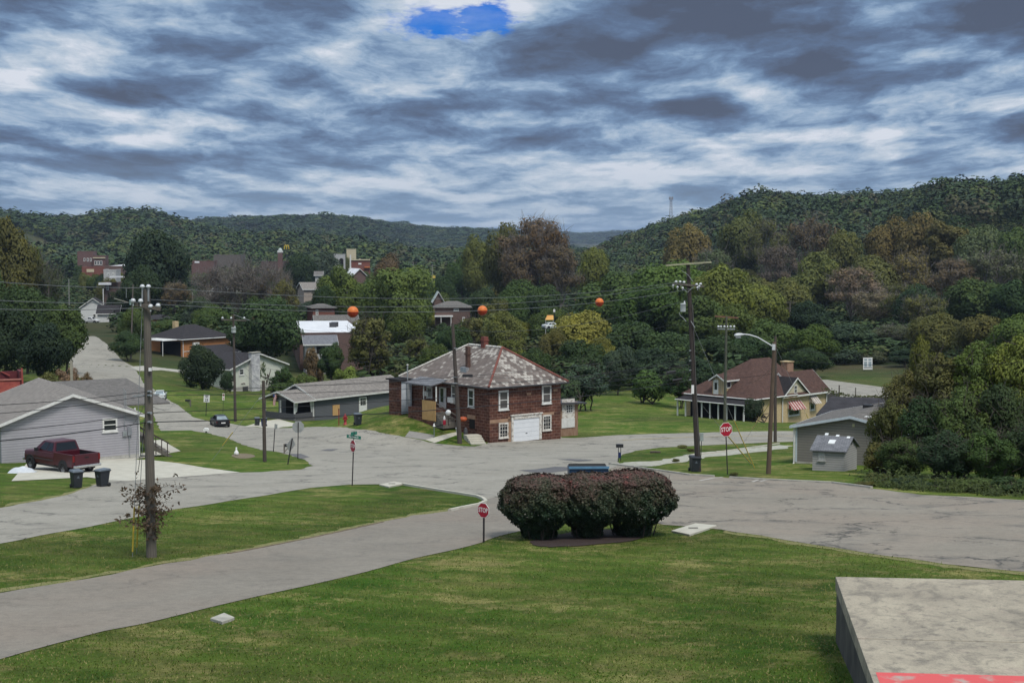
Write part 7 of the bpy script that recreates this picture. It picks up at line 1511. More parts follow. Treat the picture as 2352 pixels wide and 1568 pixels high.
def burning_bush(u, vt, vb, wpx, D, bw, seed, label):
    r = np.random.default_rng(seed); B = Vector(((u-UC)/FPX*D, D, 0)); B.z = h(B.x, B.y); zt = at(u, vt, D).z-B.z; W_ = wpx*D/FPX; o = thing('burning_bush', label, 'bush', B, 0, 'burning bushes on the mulch bed')
    n = 34000; zc = zt*.62; rz_ = zt-zc                   # flattened dome on top, drawn in to a narrow foot
    def rad(z): 
        t_ = z/zt; low = bw*.72+(1-bw*.72)*np.clip((t_-.16)/.32, 0, 1)**.85; top = (1-np.clip((t_-.62)/.40, 0, 1)**2.4)**.5
        return W_/2*np.minimum(low, top)
    z = r.uniform(.12, zt*1.0, n)**1.0; a = r.uniform(0, 2*math.pi, n); bump = 1+.05*np.sin(a*5+z*3+seed)+.05*np.sin(a*9-z*5)+.035*np.sin(a*17+z*11)
    rr = rad(z)*bump*r.uniform(.80, 1.03, n)**.5
    P = np.stack([np.cos(a)*rr, np.sin(a)*rr, z], 1); cap = r.uniform(size=n) < .25; q = np.sqrt(r.uniform(0, 1, n))*.93
    zz = zt*(1-.14*q**3.0)*(1+.015*np.sin(P[:, 0]*7+seed)+.015*np.sin(P[:, 1]*9)); P[cap] = np.stack([np.cos(a)*q*W_/2*.9, np.sin(a)*q*W_/2*.9, zz+r.normal(size=n)*.03], 1)[cap]
    e = np.stack([np.cos(a), np.sin(a), np.where(cap, 1.6, np.clip((z/zt-.5)*1.6, -.5, 1))], 1); N = e+r.normal(size=P.shape)*.7; N /= np.linalg.norm(N, axis=1)[:, None]
    ok = (P[:, 2] > zt*.36) | (r.uniform(size=n) < .5); P, N = P[ok], N[ok]; S = .058*r.uniform(.6, 1.4, len(P)); T = np.clip(.5+r.normal(size=len(P))*.2, 0, 1)
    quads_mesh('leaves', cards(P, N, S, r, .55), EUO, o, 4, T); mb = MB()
    for i in range(34):
        a_ = r.uniform(0, 6.28); b0 = r.uniform(.05, bw*W_/2*.8); t_ = r.uniform(.35, .85)*W_/2; mb.tube([(math.cos(a_)*b0, math.sin(a_)*b0, -.1), (math.cos(a_)*(b0+t_*.25), math.sin(a_)*(b0+t_*.25), zt*.3), (math.cos(a_)*t_, math.sin(a_)*t_, zt*.72), (math.cos(a_)*t_*1.08, math.sin(a_)*t_*1.08, zt*r.uniform(.9, 1.0))], [.03, .025, .015, .006], 5)
    mb.build('stems', BARK, o)
    # dim inner foliage that closes the crown
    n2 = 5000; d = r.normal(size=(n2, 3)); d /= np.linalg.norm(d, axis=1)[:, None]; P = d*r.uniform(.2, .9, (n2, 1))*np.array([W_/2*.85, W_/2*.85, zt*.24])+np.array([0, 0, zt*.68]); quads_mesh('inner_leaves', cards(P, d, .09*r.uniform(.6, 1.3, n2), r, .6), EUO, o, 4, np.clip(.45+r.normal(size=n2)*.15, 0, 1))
    return o
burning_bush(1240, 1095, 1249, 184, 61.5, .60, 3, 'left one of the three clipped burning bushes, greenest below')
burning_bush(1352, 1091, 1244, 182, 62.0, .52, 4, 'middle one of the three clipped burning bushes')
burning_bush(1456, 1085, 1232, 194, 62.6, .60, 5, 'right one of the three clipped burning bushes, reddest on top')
# ------------------------------------------------------------------ utility poles, lamp and lines
INS = mat('porcelain_insulator', (.55, .57, .58), None, 5, .25, spec=.6); WIRE = mat('dark_cable', (.018, .018, .02), None, 3, .5); WIREL = mat('grey_conductor', (.16, .17, .17), None, 3, .4, metal=.3)
WMETAL = mat('pole_hardware', (.30, .32, .33), None, 4, .5, metal=.3); RUSTARM = mat('rusty_brown_arm', (.20, .095, .065), (.13, .07, .05), 3, .9)
def pole(name, label, cat, base, top, D=None, r=(.17, .12), m=None):
    """a pole between a ground point and a top point of the photo; parts hang on it in a frame whose z runs along the pole"""
    B = hit(*base) if D is None else at(base[0], base[1], D)
    if D is not None: B.z = min(B.z, h(B.x, B.y))
    T = at(top[0], top[1], B.y); o = thing(name, label, cat, B); d = T-B
    MB().tube([Vector((0, 0, -.6))-d.normalized()*0, d*.0+Vector((0, 0, .02)), d*.5, d], [r[0]*1.05, r[0], (r[0]+r[1])/2, r[1]], 12).build('pole', m or WOODD, o)
    o['D'] = B.y; return o, B, T
def rel(o, u, v, dy=0.0): p = at(u, v, o.location.y+dy); return p-o.location
def insulator(o, p, r=.09, hh=.22, parent=None): MB().lathe([(.03, -hh*.6), (.035, 0), (r, .02), (r*.9, hh*.35), (r*.55, hh*.6), (0, hh*.65)], 10).xf(Matrix.Translation(p)).build('insulator', INS, parent or o)
def arm(o, a, b, w=.11, hh=.12, m=None, name='crossarm'): return MB().bar(a, b, w, hh).build(name, m or WOODGR, o)
def transformer(o, u0, v0, u1, v1, m=None, dy=-.3):
    a = rel(o, (u0+u1)/2, v1, dy); b = rel(o, (u0+u1)/2, v0, dy); r = (u1-u0)/2/FPX*o.location.y; hh = b.z-a.z
    t_ = MB().lathe([(0, 0), (r*.92, 0), (r*.95, hh*.1), (r*.95, hh*.9), (r*1.05, hh*.93), (r*1.05, hh), (r*.5, hh*1.03), (0, hh*1.04)], 18).xf(Matrix.Translation(a)).build('transformer', m or mat('pale_grey_can', (.48, .51, .51), (.40, .43, .43), 3, .45), o)
    MB().lathe([(.07, 0), (.05, hh*.22), (.03, hh*.3), (0, hh*.3)], 8).xf(Matrix.Translation(b+Vector((r*.5, 0, 0)))).build('bushing', INS, t_); return t_
# near left pole
LP, B, T = pole('utility_pole', 'nearest wooden utility pole, leafy vine round its foot', 'utility pole', (348, 1279), (337, 664), r=(.20, .13), m=WOODGR)
D0 = LP.location.y
pa, pb = rel(LP, 303, 697, -.2), rel(LP, 369, 710, -.35); arm(LP, pa, pb, .1, .13)
for u, v in ((306, 694), (323, 694.5), (346, 707), (363, 705)): insulator(LP, rel(LP, u, v, -.3), .10, .22)
for u in (327, 341): MB().bar(rel(LP, u, 692, -.12), rel(LP, u, 663, -.12), .07, .05).build('top_bracket', WMETAL, LP); insulator(LP, rel(LP, u, 661, -.12), .10, .2)
for v in (899, 908, 948, 969): MB().tube([rel(LP, 337, v, -.05), rel(LP, 347, v, -.3)], .05, 6).build('cable_clamp', WMETAL, LP)
MB().box(-.05, .05, -.05, .05, 0, .12).xf(Matrix.Translation(rel(LP, 345, 852, -.2))).build('white_tag', SIGNW, LP)
arm(LP, rel(LP, 304, 910, -.2), rel(LP, 366, 905, .1), .05, .05, WMETAL, 'cable_bracket'); MB().tube([rel(LP, 318, 1078, -.1), rel(LP, 334, 960, -.1), rel(LP, 337, 915, -.1)], .012, 5).build('down_lead', WIRE, LP)
# far poles
P5, *_ = pole('utility_pole', 'slim dark pole with a grey transformer behind the parked sedan', 'utility pole', (540.5, 968), (536, 722), r=(.2, .13)); transformer(P5, 531, 752, 542.5, 764)
arm(P5, rel(P5, 508, 734), rel(P5, 566, 736), .14, .16); arm(P5, rel(P5, 536, 722), rel(P5, 575, 736), .05, .05, WMETAL, 'brace')
for u in (511, 531, 561): insulator(P5, rel(P5, u, 732), .16, .4)
P3, *_ = pole('utility_pole', 'wooden pole with crossarm and green can beside the rising street', 'utility pole', (300.5, 824), (305.5, 653), r=(.22, .14), m=WOODGR); transformer(P3, 297, 689, 304, 700, mat('pale_green_can', (.30, .42, .37), None, 3, .5))
arm(P3, rel(P3, 288, 662), rel(P3, 330, 660), .16, .18); arm(P3, rel(P3, 290, 662), rel(P3, 290, 684), .08, .08, WMETAL, 'hanger'); arm(P3, rel(P3, 262, 685), rel(P3, 303, 697), .1, .1, mat('cream_brace', (.42, .40, .33)), 'street_light_arm')
P6, *_ = pole('utility_pole', 'short dark pole standing on the tip of the island lawn', 'pole', (608, 1060), (605, 874), r=(.15, .12), m=WOODD)
SP, *_ = pole('utility_pole', 'brown pole rising in front of the left wall of the stone house', 'utility pole', (1056, 1018), (1039.5, 742), r=(.24, .15), m=WOODD)
arm(SP, rel(SP, 1038, 758, -.3), rel(SP, 1062, 862, -.3), .03, .03, WIRE, 'riser') if False else None
MB().hexa(*[[rel(SP, 1062, v, -.35)+Vector((x, y, 0)) for x, y in ((0, 0), (1.0, 0), (1.0, .3), (0, .3))] for v in (866, 860)]).build('splice_case', BLACKM, SP)
for v in (800, 866, 880): MB().tube([rel(SP, 1040, v), rel(SP, 1050, v, -.4)], .06, 6).build('cable_clamp', WMETAL, SP)
# tall pole at the right
RP, *_ = pole('utility_pole', 'tallest dark utility pole, with a transformer, two crossarms and a black bin at its foot', 'utility pole', (1604, 1083), (1580, 606), r=(.21, .13), m=mat('black_brown_pole_wood', (.030, .024, .022), (.060, .050, .044), 2.6, .9, .3, stretch=(6, .5, 1)))
arm(RP, rel(RP, 1529, 609.5, -.2), rel(RP, 1634, 602, -.2), .09, .11, mat('greenish_old_arm', (.34, .34, .22), (.24, .23, .16), 3, .9)); arm(RP, rel(RP, 1546, 651, -.2), rel(RP, 1617, 658, -.2), .10, .12)
for u, v in ((1553, 649), (1562, 649), (1571, 650), (1600, 655), (1609, 654)): insulator(RP, rel(RP, u, v, -.2), .11, .22)
for u, v in ((1546, 657), (1556, 661), (1568, 663), (1602, 662), (1606, 659)): insulator(RP, rel(RP, u, v, -.35), .09, .2)
for a, b in (((1566, 621), (1581, 632)), ((1592, 647), (1581, 632)), ((1561, 654), (1578, 671)), ((1596, 656), (1579, 671))): MB().bar(rel(RP, *a, -.2), rel(RP, *b, -.2), .035, .03).build('arm_brace', WMETAL, RP)
transformer(RP, 1562.5, 697, 1575.5, 716, dy=-.1); MB().tube([rel(RP, 1560, 718, -.1), rel(RP, 1562, 724, -.1), rel(RP, 1570, 731, -.1), rel(RP, 1576, 738, -.1)], .03, 6).build('cable_loop', WMETAL, RP)
MB().bar(rel(RP, 1587, 737, -.25), rel(RP, 1596, 752, -.3), .05, .05).build('stand_off', WMETAL, RP)
MB().box(-.09, .09, -.04, .04, -.3, .3).xf(Matrix.Translation(rel(RP, 1591, 894, -.25))).build('notice_plate', SIGNW, RP)
MB().box(-.12, .12, -.12, .12, -.28, .28).xf(Matrix.Translation(rel(RP, 1611.5, 1003, -.15))).build('meter_box', mat('grey_green_box', (.30, .34, .32), None, 3, .6), RP); MB().tube([rel(RP, 1611, 1010, -.15), rel(RP, 1610, 1045, -.15), rel(RP, 1607, 1080, -.15)], .03, 6).build('conduit', DGREY, RP)
MB().bar(rel(RP, 1591, 700, -.16), rel(RP, 1606, 1060, -.2), .06, .05).build('riser', mat('grey_riser', (.10, .095, .09), None, 3, .8), RP)
for v in (805, 828, 850, 872): MB().tube([rel(RP, 1588, v), rel(RP, 1584, v, -.35)], .05, 6).build('cable_clamp', WMETAL, RP)
for u0_, u1_, v in ((1531, 1552, 853), (1545, 1566, 871)): MB().tube([rel(RP, u0_, v+3, -.3), rel(RP, u1_, v, -.3)], .10, 8).build('splice_case', BLACKM, RP)
P2, *_ = pole('utility_pole', 'green grey pole with rusty crossarm and pale insulators behind the large stop sign', 'utility pole', (1664.5, 968), (1668.5, 727), r=(.2, .14), m=mat('green_grey_pole_wood', (.095, .10, .075), (.06, .062, .048), 2.4, .9, stretch=(6, .4, 1)))
arm(P2, rel(P2, 1642, 726), rel(P2, 1696, 730), .14, .18, RUSTARM); arm(P2, rel(P2, 1648, 755), rel(P2, 1688, 756), .14, .16, WMETAL)
for u in (1650, 1656, 1664, 1670, 1678, 1686): insulator(P2, rel(P2, u, 752), .16, .4)
P1, *_ = pole('utility_pole', 'thin dark pole close behind the street lamp pole', 'pole', (1780.5, 1015), (1781, 772), r=(.17, .12), m=WOODD)
P4, *_ = pole('utility_pole', 'far pole with two short crossarms in front of the wooded belt', 'utility pole', (1813, 745), (1815, 690), D=470, r=(.25, .18), m=WOODGR)
for v in (694.5, 708): arm(P4, rel(P4, 1803.5, v), rel(P4, 1828.5, v), .2, .25, WOODGR)
for i, (u, v0, v1, D, w, lab) in enumerate(((158, 668, 641, 560, 0, 'thin far pole at the left among dark trees'), (442, 728, 671, 520, 0, 'pale thin pole in front of the bare grey trees'), (993, 631, 607.5, 760, 9, 'far pole with short crossarm left of the filling station'), (949, 621, 600, 800, 9, 'far pole with short crossarm right of the red brick store'), (1424, 636, 606, 1000, 6, 'far pole at the edge of the straw coloured field'))):
    o, *_ = pole('utility_pole', lab, 'utility pole', (u, v0), (u, v1), D=D, r=(.22, .16), m=mat('pale_pole_wood', (.24, .24, .22), None, 3, .9))
    if w: arm(o, rel(o, u-w, v1+3), rel(o, u+w, v1+3), .3, .3, WOODGR); 
# street lamp on a wooden pole
SL, *_ = pole('street_lamp', 'wooden street lamp pole with a curved white arm', 'street lamp', (1765, 1088), (1778.5, 785), r=(.17, .12), m=WOODB)
LG = mat('lamp_arm_white', (.55, .57, .57), (.45, .47, .48), 3, .4)
MB().tube([rel(SL, 1774, 795, -.15), rel(SL, 1758, 785, -.15), rel(SL, 1740, 774.5, -.15), rel(SL, 1722, 769, -.15), rel(SL, 1708, 767.5, -.15)], .045, 8).build('lamp_arm', LG, SL)
a = rel(SL, 1709, 768, -.15); hd = MB(); 
for (x, w, zt, zb) in (): pass
secs = [(0, .05, .05, -.04), (-.15, .11, .08, -.08), (-.38, .17, .10, -.16), (-.55, .15, .07, -.17), (-.66, .05, .0, -.10)]
loft(hd, [[(x, -w, (zt+zb)/2), (x, -w*.6, zb), (x, w*.6, zb), (x, w, (zt+zb)/2), (x, w*.6, zt), (x, -w*.6, zt)] for x, w, zt, zb in secs]); hd.xf(Matrix.Translation(a)).build('lamp_head', LG, SL)
MB().hexa(*[[a+Vector((x, y, z)) for x, y in ((-.56, -.10), (-.22, -.10), (-.22, .10), (-.56, .10))] for z in (-.24, -.15)]).build('lamp_lens', mat_glass('lamp_lens', (.30, .32, .33), .2), SL)
MB().box(-.1, .1, -.1, .1, -.2, .2).xf(Matrix.Translation(rel(SL, 1777, 797, -.12))).build('arm_clamp', LG, SL)
# guys with yellow guards
def guy(top, bot, Dt, label, guards=((0, .34),), bB=None, name='guy_wire'):
    Bp = hit(*bot) if bB is None else bB; Tp = at(top[0], top[1], Dt); o = thing(name, label, 'guy wire', Bp); d = Tp-Bp
    MB().tube([(0, 0, -.1), d], .012, 5).build('strand', WMETAL, o)
    for a, b in guards: MB().tube([d*a, d*b], .032, 8).build('guard', YELLOW, o)
    return o
guy((327, 700), (304, 1278), D0, 'guy wire with yellow guard left of the near wooden pole', ((.02, .20),)); guy((331, 960), (313, 1272), D0, 'second shorter guy wire with yellow guard by the near wooden pole', ((.05, .36),))
guy((606, 900), (484, 1058), P6.location.y, 'guy wire with bright yellow guard slanting across the island lawn', ((.22, .42),)); guy((1588, 740), (1733, 1074), RP.location.y, 'guy wire with long yellow guard from the tall pole to the grass', ((.0, .34),)); guy((1588, 900), (1728, 1068), RP.location.y, 'shorter guy wire with yellow guard beside the long one', ((.02, .52),))
guy((1782, 905), (1704, 1020), SL.location.y+10, 'guy wire with a yellow guard crossing the through road behind the lamp pole', ((.35, .95),)); guy((1784, 800), (1880, 1013), P1.location.y, 'guy wire with yellow guard beside the corner of the taupe garage', ((.02, .30),))
# vine round the foot of the near pole
def vine():
    r = np.random.default_rng(5); o = thing('vine', 'reddish brown leafy vine growing round the foot of the near wooden pole', 'vine', LP.location.copy()+Vector((0, -.02, 0))); mb = MB(); P = []; px = D0/FPX
    for i in range(46):
        z0 = r.uniform(.8, 2.6); a_ = r.uniform(0, 6.28); L = r.uniform(.3, 1.05)*(1 if z0 > .9 else .4); e = np.array([math.cos(a_)*L, math.sin(a_)*L, r.uniform(.0, .45)]); p0 = np.array([math.cos(a_)*.15, math.sin(a_)*.15, z0]); pts = [tuple(p0), tuple(p0+e*.5+np.array([0, 0, .08])), tuple(p0+e)]
        mb.tube(pts, [.012, .009, .005], 4, cap=False)
        for k in range(int(L*26)): t_ = r.uniform(.25, 1.05); P.append(p0+e*t_+r.normal(size=3)*.08)
    for i in range(260): a_ = r.uniform(0, 6.28); P.append(np.array([math.cos(a_)*r.uniform(.15, .32), math.sin(a_)*r.uniform(.15, .32), r.uniform(.7, 2.7)]))
    for u, v in ((289, 1124), (292, 1184), (297, 1185), (404, 1090), (320, 1087), (408, 1128), (400, 1112), (410, 1155)): q = rel(LP, u, v, -.1); [P.append(np.array(q)+r.normal(size=3)*.05) for _ in range(6)]
    P = np.array(P); N = r.normal(size=P.shape); N[:, 2] += .5; N /= np.linalg.norm(N, axis=1)[:, None]; mb.build('stems', BARK, o)
    lv = quads_mesh('leaves', cards(P, N, .075*r.uniform(.6, 1.4, len(P)), r, .45), LEAF, o, 4, r.uniform(.2, .8, len(P))); lv.color = (.110, .078, .056, 1)
vine()
# ------------------------------------------------------------------ wires
WIRES = {}
def wire(label, a, b, sag, r=.011, m=None, group=None, n=22, cat='power line', balls=False):
    """a: (column, row, metres) at each end; sag in metres"""
    A_ = at(*a) if not isinstance(a, Vector) else a; B_ = at(*b) if not isinstance(b, Vector) else b; o = thing('power_line', label, cat, A_, 0, group); d = B_-A_
    MB().tube([d*(i/n)-Vector((0, 0, sag*4*(i/n)*(1-i/n))) for i in range(n+1)], r, 5).build('cable', m or WIRE, o); return o, A_, d
DR = RP.location.y; DS = SP.location.y; D5 = P5.location.y; D2 = P2.location.y; DL = SL.location.y; D1 = P1.location.y
wire('upper conductor strung from the near pole to the tall pole, above the marker balls', (328, 659, D0), (1553, 648, DR), .75, .012, WIREL); wire('middle conductor strung from the near pole to the tall pole', (347, 688, D0), (1562, 651, DR), .80, .012, WIREL)
wa, wb = at(365, 699, D0), at(1602, 660, DR)
def t_at(u): k = (u-UC)/FPX; d = wb-wa; return (k*wa.y-wa.x)/(d.x-k*d.y)
mt = t_at(1108); mp = wa.lerp(wb, mt); SAG3 = (mp.z+(713-560)/3400*mp.y)/(4*mt*(1-mt))
w3, A3, d3 = wire('conductor carrying the three orange marker balls', (365, 699, D0), (1602, 660, DR), SAG3, .013, WIREL)
def balls():
    top = mat('orange_ball_bright', (.62, .17, .035), (.50, .13, .03), 2, .45); bot = mat('orange_ball_dark', (.36, .045, .02), (.30, .04, .018), 2, .5)  # two-tone balls: lower half and seam in a darker orange
    for t_, lab in ((t_at(810), 'nearest and largest orange marker ball on the wire'), (t_at(1108), 'middle orange marker ball on the wire, right of the stone house pole top'), (t_at(1377), 'farthest orange marker ball on the wire, left of the tall pole')):
        p = A3+d3*t_-Vector((0, 0, SAG3*4*t_*(1-t_))); o = thing('marker_ball', lab, 'marker ball', p, math.atan2(d3.y, d3.x), 'orange marker balls on the wire'); r = .255; pr = [(r*math.cos(R(a_)), r*math.sin(R(a_))) for a_ in range(0, 91, 10)]
        MB().lathe(pr, 24).build('upper_half', top, o); MB().lathe([(q[0], -q[1]) for q in pr[::-1]], 24).build('lower_half', bot, o); MB().lathe([(r, -.008), (r+.014, -.012), (r+.014, .012), (r, .008)], 24).build('seam_flange', bot, o)
balls()
for k, (v0, v1, sag, r, lab) in enumerate(((899, 805, .45, .012, 'highest communication cable between near pole and tall pole'), (908, 828, .55, .012, 'second communication cable between near pole and tall pole'), (948, 850, .40, .013, 'third communication cable between near pole and tall pole'), (969, 872, .54, .020, 'thick lowest black cable crossing in front of the stone house'))): wire(lab, (344, v0, D0), (1588, v1, DR), sag, r)
for k, (v0, v1, D_, r, lab) in enumerate(((661, 628, 47, .012, 'uppermost line leaving the near pole to the left border'), (694, 676, 47, .012, 'second line leaving the near pole to the left border'), (706, 701, 47, .012, 'third line leaving the near pole to the left border'), (899, 936, 47, .012, 'pale cable crossing the grey house roof'), (908, 962, 47, .012, 'cable crossing the white gable edge of the grey house'), (948, 1003, 47, .013, 'cable crossing the grey siding above the window'), (969, 1026, 47, .02, 'thick cable crossing the grey siding through the window'))): wire(lab, (341 if v0 > 700 else 330, v0, D0), (-200, v1, D_), .12, r, WIREL if v0 < 720 else WIRE)
wire('service drop from the near pole to the grey house', (343, 900, D0), (280, 968, 116), .8, .012); wire('service cable hooked to the eave of the grey house', (343, 930, D0), (400, 924, D5), .5, .01)
wire('pale drop wire from the grass side to the pole of the stone house', (455, 924, 150), (1047, 868, DS), .6, .012, WIREL)
wire('long line from the cream house to the pole of the stone house', (668, 832, 275), (1043, 802, DS), .8, .014); wire('line from the pole of the stone house up to the tall pole transformer', (1043, 800, DS), (1577, 738, DR), .7, .013); wire('upper line from the stone house pole to the tall pole', (1042, 757, DS), (1576, 690, DR), .9, .012, WIREL)
for k, (u0, v0, u1, v1, lab) in enumerate(((1049, 862, 1586, 835, 'black cable bundle above the stone house roof edge'), (1049, 870, 1586, 853, 'second cable above the stone house roof edge'), (1050, 884, 1587, 866, 'third cable below the roof edge of the stone house'), (1050, 880, 1587, 822, 'fourth cable rising from the stone house pole'))): wire(lab, (u0, v0, DS), (u1, v1, DR), .55, .013)
wire('service drop to the roof corner of the stone house', (1588, 835, DR), (1294, 868, 150), .35, .012); wire('second service drop to the stone house corner', (1588, 812, DR), (1296, 872, 152), .5, .012)
for k, (v0, v1, lab) in enumerate(((730, 754, 'line between slim transformer pole and stone house pole, upper'), (806, 800, 'line between slim transformer pole and stone house pole, lower'), (826, 872, 'lowest line between slim transformer pole and stone house pole'))): wire(lab, (537, v0, D5), (1041, v1, DS), 1.1, .014)
for k, (v0, v1, lab) in enumerate(((806, 880, 'line from slim transformer pole to the short dark pole'), (826, 892, 'lower line from slim transformer pole to the short dark pole'))): wire(lab, (538, v0, D5), (605, v1, P6.location.y), .4, .012)
wire('thin line from the short dark pole to the stone house pole', (605, 880, P6.location.y), (1046, 858, DS), .5, .012); wire('line from slim transformer pole down to the cream house', (538, 780, D5), (600, 826, 268), .5, .012); wire('line from slim transformer pole to the orange brick house', (537, 760, D5), (421, 781, 330), .6, .012); wire('line from slim transformer pole back to the pole by the rising street', (536, 735, D5), (303, 665, P3.location.y), 1.0, .014)
wire('line from the near pole to the pole by the rising street', (340, 700, D0), (303, 690, P3.location.y), 1.2, .012)
for k, (v0, v1, lab) in enumerate(((602, 727, 'upper line from the tall pole to the pole behind the stop sign'), (660, 752, 'line from the crossarm of the tall pole to the pale insulators'), (728, 749, 'slanting line from the tall pole transformer to the pale insulators'))): wire(lab, (1590, v0 if v0 > 610 else 640, DR), (1650+k*14, v1, D2), .5, .012)
for k, (v0, v1, lab) in enumerate(((806, 800, 'line from the tall pole to the street lamp pole, upper'), (830, 803, 'line from the tall pole to the street lamp pole, middle'), (857, 857, 'line from the tall pole to the street lamp pole, lower'))): wire(lab, (1589, v0, DR), (1777, v1, DL), .3, .011)
wire('line from the pale insulators to the thin pole behind the lamp', (1686, 753, D2), (1781, 795, D1), .4, .013)
wire('line from the street lamp pole to the right border, upper', (1782, 797, DL), (2090, 824, 98), .12, .012); wire('long dark line from the street lamp pole to the right border', (1781, 825, DL), (2520, 820, 84), .45, .013)
wire('line from the thin pole down to the tan brick cottage', (1782, 800, D1), (1800, 860, 205), .3, .012); wire('second line from the lamp pole to the tan cottage ridge', (1778, 840, DL), (1712, 880, 198), .4, .012)
# vine covered wire over the rear road
def vine_wire():
    o, A_, d = wire('wire hung with ivy leaves over the pale rear road', (1892, 888, 186), (2050, 905, 150), .7, .015, cat='wire'); r = np.random.default_rng(9); t_ = r.uniform(0, 1, 420)**.9; P = np.array([d*x-Vector((0, 0, .7*4*x*(1-x))) for x in t_]); P += r.normal(size=P.shape)*np.array([.2, .2, .10])-np.array([0, 0, .16])*r.uniform(0, 2.4, (420, 1))*(np.sin(t_*55)[:, None] > -.2); N = r.normal(size=P.shape); N /= np.linalg.norm(N, axis=1)[:, None]
    lv = quads_mesh('ivy', cards(P, N, .13*r.uniform(.6, 1.4, 420), r, .6), LEAF, o, 4, r.uniform(.3, .8, 420)); lv.color = (.07, .075, .03, 1)
    Bp = hit(1965, 915); q = thing('post', 'thin post carrying the ivy hung wire', 'post', Bp); MB().box(-.06, .06, -.06, .06, -.3, (at(1965, 890, Bp.y)-Bp).z).build('post', WOODD, q)
vine_wire()
# leaning stump post at the left and flag on the bungalow porch
Bp = at(165, 888, 190); Bp.z = min(Bp.z, h(Bp.x, Bp.y)); o = thing('post', 'pale stump of a post beside the dry weeds', 'post', Bp); MB().box(-.14, .14, -.14, .14, -.3, (at(165, 829, 190)-Bp).z).build('post', mat('pale_post', (.34, .31, .25), None, 3, .9), o)
def flag():
    p = LH.F.world(.1, 1.2, 0); p.z = at(638, 912, p.y).z; o = thing('flag', 'striped flag hanging from the porch of the long bungalow', 'flag', p); q = at(631, 905, p.y)-p; MB().tube([(0, 0, -.2), q], .03, 6).build('staff', WOODG, o)
    r_, w_ = mat('flag_red', (.30, .03, .04), None, 3, .8), mat('flag_white', (.55, .54, .52), None, 3, .8); bt = at(626, 931, p.y)-p; tp = q; n = 7
    for i in range(n):
        f = lambda s, k: tp.lerp(Vector((tp.x-.05, tp.y, bt.z)), s)+Vector((.42*(k-.5)*(1-.25*s)+.06*math.sin(s*6), .05*math.sin(s*7+k*4), 0))
        mb = MB(); k0, k1 = i/n, (i+1)/n
        vs = []
        for j in range(9): vs += [f(j/8, k0), f(j/8, k1)]
        mb.add(vs, [(2*j, 2*j+1, 2*j+3, 2*j+2) for j in range(8)], True); mb.build('stripe', r_ if i % 2 == 0 else w_, o)
    MB().add([f_ for f_ in (tp+Vector((-.23, -.03, 0)), tp+Vector((0, -.03, 0)), tp+Vector((0, -.03, -.38)), tp+Vector((-.22, -.03, -.38)))], [(0, 1, 2, 3)]).build('canton', mat('flag_blue', (.03, .05, .16), None, 3, .8), o)
flag()
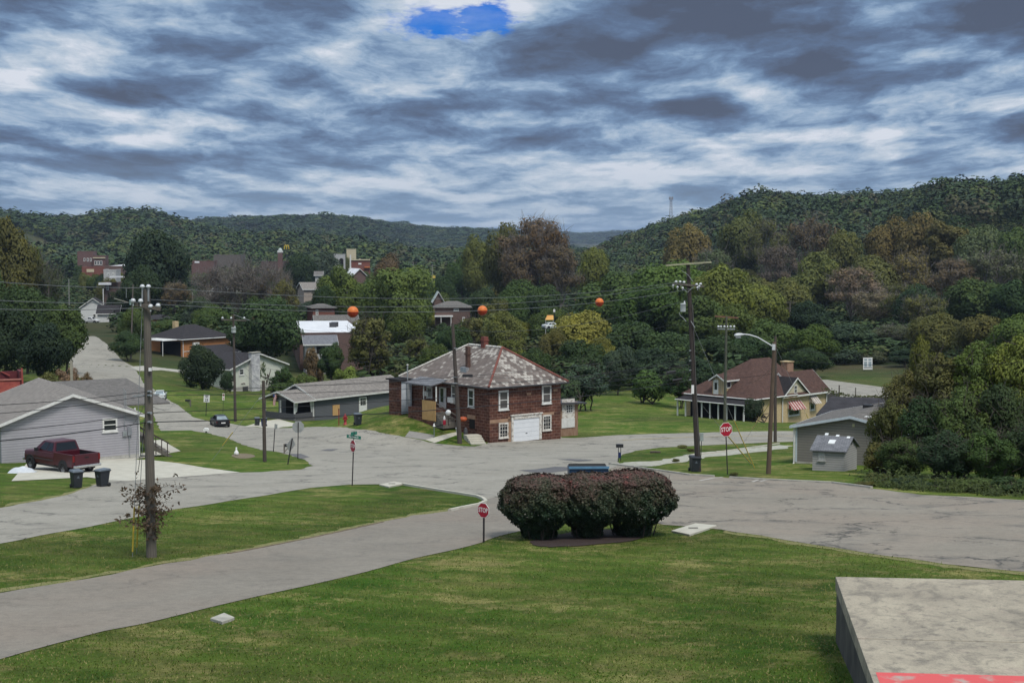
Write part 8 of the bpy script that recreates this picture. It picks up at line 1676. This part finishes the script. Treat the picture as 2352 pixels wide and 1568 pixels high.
# ------------------------------------------------------------------ grass blades on the near lawns and ragged tufts along the paving
def near_grass():
    r = np.random.default_rng(77); n = 200000
    Y = 27+53*r.uniform(0, 1, n)**1.35; X = r.uniform(-1, 1, n)*(Y*.37+3); Z = H(X, Y)
    polys = []
    for o in COL.objects:
        if o.name.split('.')[0] in ('road', 'drive', 'parking_lot_pavement', 'driveway', 'mulch_bed') and o.type == 'MESH' and not o.parent: polys.append(o)
    ok = np.ones(n, bool)
    from mathutils.bvhtree import BVHTree
    trees_ = [BVHTree.FromPolygons([v.co.to_3d()*1.0 for v in o.data.vertices], [tuple(p.vertices) for p in o.data.polygons]) for o in polys]
    dn = Vector((0, 0, -1))
    for i in range(n):
        q = Vector((X[i], Y[i], Z[i]+2))
        for t_ in trees_:
            if t_.ray_cast(q, dn, 4)[0] is not None: ok[i] = False; break
    a = at(1919, 1323.5, 38.2)
    ok &= ~((X > a.x-.14*(38.3-Y)-.02) & (Y < 38.4))
    X, Y, Z = X[ok], Y[ok], Z[ok]; n = len(X); th = r.uniform(0, 6.28, n); hh = r.uniform(.02, .06, n)*(1+1.6*(r.uniform(size=n) > .985)); w = r.uniform(.012, .024, n)
    ca, sa = np.cos(th)*w, np.sin(th)*w; lx, ly = r.normal(size=(2, n))*hh*.55
    V = np.stack([np.stack([X-ca, Y-sa, Z-.01], 1), np.stack([X+ca, Y+sa, Z-.01], 1), np.stack([X+lx, Y+ly, Z+hh], 1)], 1)
    m = bpy.data.materials.new('grass_blades'); m.use_nodes = True; k = NT(m.node_tree); b = k.n('ShaderNodeBsdfPrincipled'); k.nt.links.new(b.outputs[0], k.n('ShaderNodeOutputMaterial').inputs[0]); b.inputs['Roughness'].default_value = .8; b.inputs['Specular IOR Level'].default_value = .1
    t_ = k.n('ShaderNodeAttribute', attribute_name='tint').outputs['Fac']; p = k.n('ShaderNodeNewGeometry').outputs['Position']
    f = k.m('ADD', k.m('MULTIPLY', t_, .5), k.m('MULTIPLY', k.noise(p, .30, 5, .65), .9))
    k.put(b.inputs['Base Color'], k.ramp(f, [(.35, (.032, .084, .005)), (.60, (.070, .114, .014)), (.80, (.145, .152, .045)), (1.0, (.25, .22, .095))]))
    o = quads_mesh('grass', V, m, None, 3, r.uniform(0, 1, n)); tag(o, 'short mown grass on the near lawns', kind='stuff')
near_grass()
def weeds():
    r = np.random.default_rng(31); P = []; T = []
    line = [hit(*q) for q in ((2005, 1117), (2060, 1122), (2120, 1129), (2200, 1134), (2280, 1138), (2352, 1142), (2460, 1148))]
    for a, b in zip(line[:-1], line[1:]):
        n = int((b-a).length*7)
        for i in range(n):
            t_ = r.uniform(); off = abs(r.normal())*1.6; x = a.x+(b.x-a.x)*t_+r.normal()*.1; y = a.y+(b.y-a.y)*t_+.15+off; z = h(x, y); hh = r.uniform(.25, .8)*(.6+min(off, 2)*.45); k = 46; e = r.normal(size=(k, 3))*np.array([.3, .3, .0])
            P.append(np.stack([x+e[:, 0], y+e[:, 1], z+r.uniform(.02, 1, k)*hh], 1)); T.append(np.clip(r.uniform(.25, .75)+r.normal(size=k)*.12, 0, 1))
    P = np.concatenate(P); T = np.concatenate(T); N = r.normal(size=P.shape)*.6+np.array([0, -.5, .8]); N /= np.linalg.norm(N, axis=1)[:, None]
    o = quads_mesh('weeds', cards(P, N, .085*r.uniform(.5, 1.4, len(P)), r, .5), LEAF, None, 4, T); o.color = (.062, .082, .032, 1); tag(o, 'rank weeds along the edge of the lot below the thicket', kind='stuff')
weeds()
def haze():
    m = bpy.data.materials.new('thin_air_haze'); m.use_nodes = True; k = NT(m.node_tree); v = k.n('ShaderNodeVolumePrincipled'); v.inputs['Color'].default_value = (.62, .76, 1.0, 1); v.inputs['Density'].default_value = HAZE; v.inputs['Anisotropy'].default_value = .2
    k.nt.links.new(v.outputs[0], k.n('ShaderNodeOutputMaterial').inputs['Volume'])
    o = MB().box(-4800, 4800, -140, 12300, -60, 135).build('haze', m); tag(o, 'thin bluish haze over the valley', kind='stuff')
HAZE = .00005
haze()
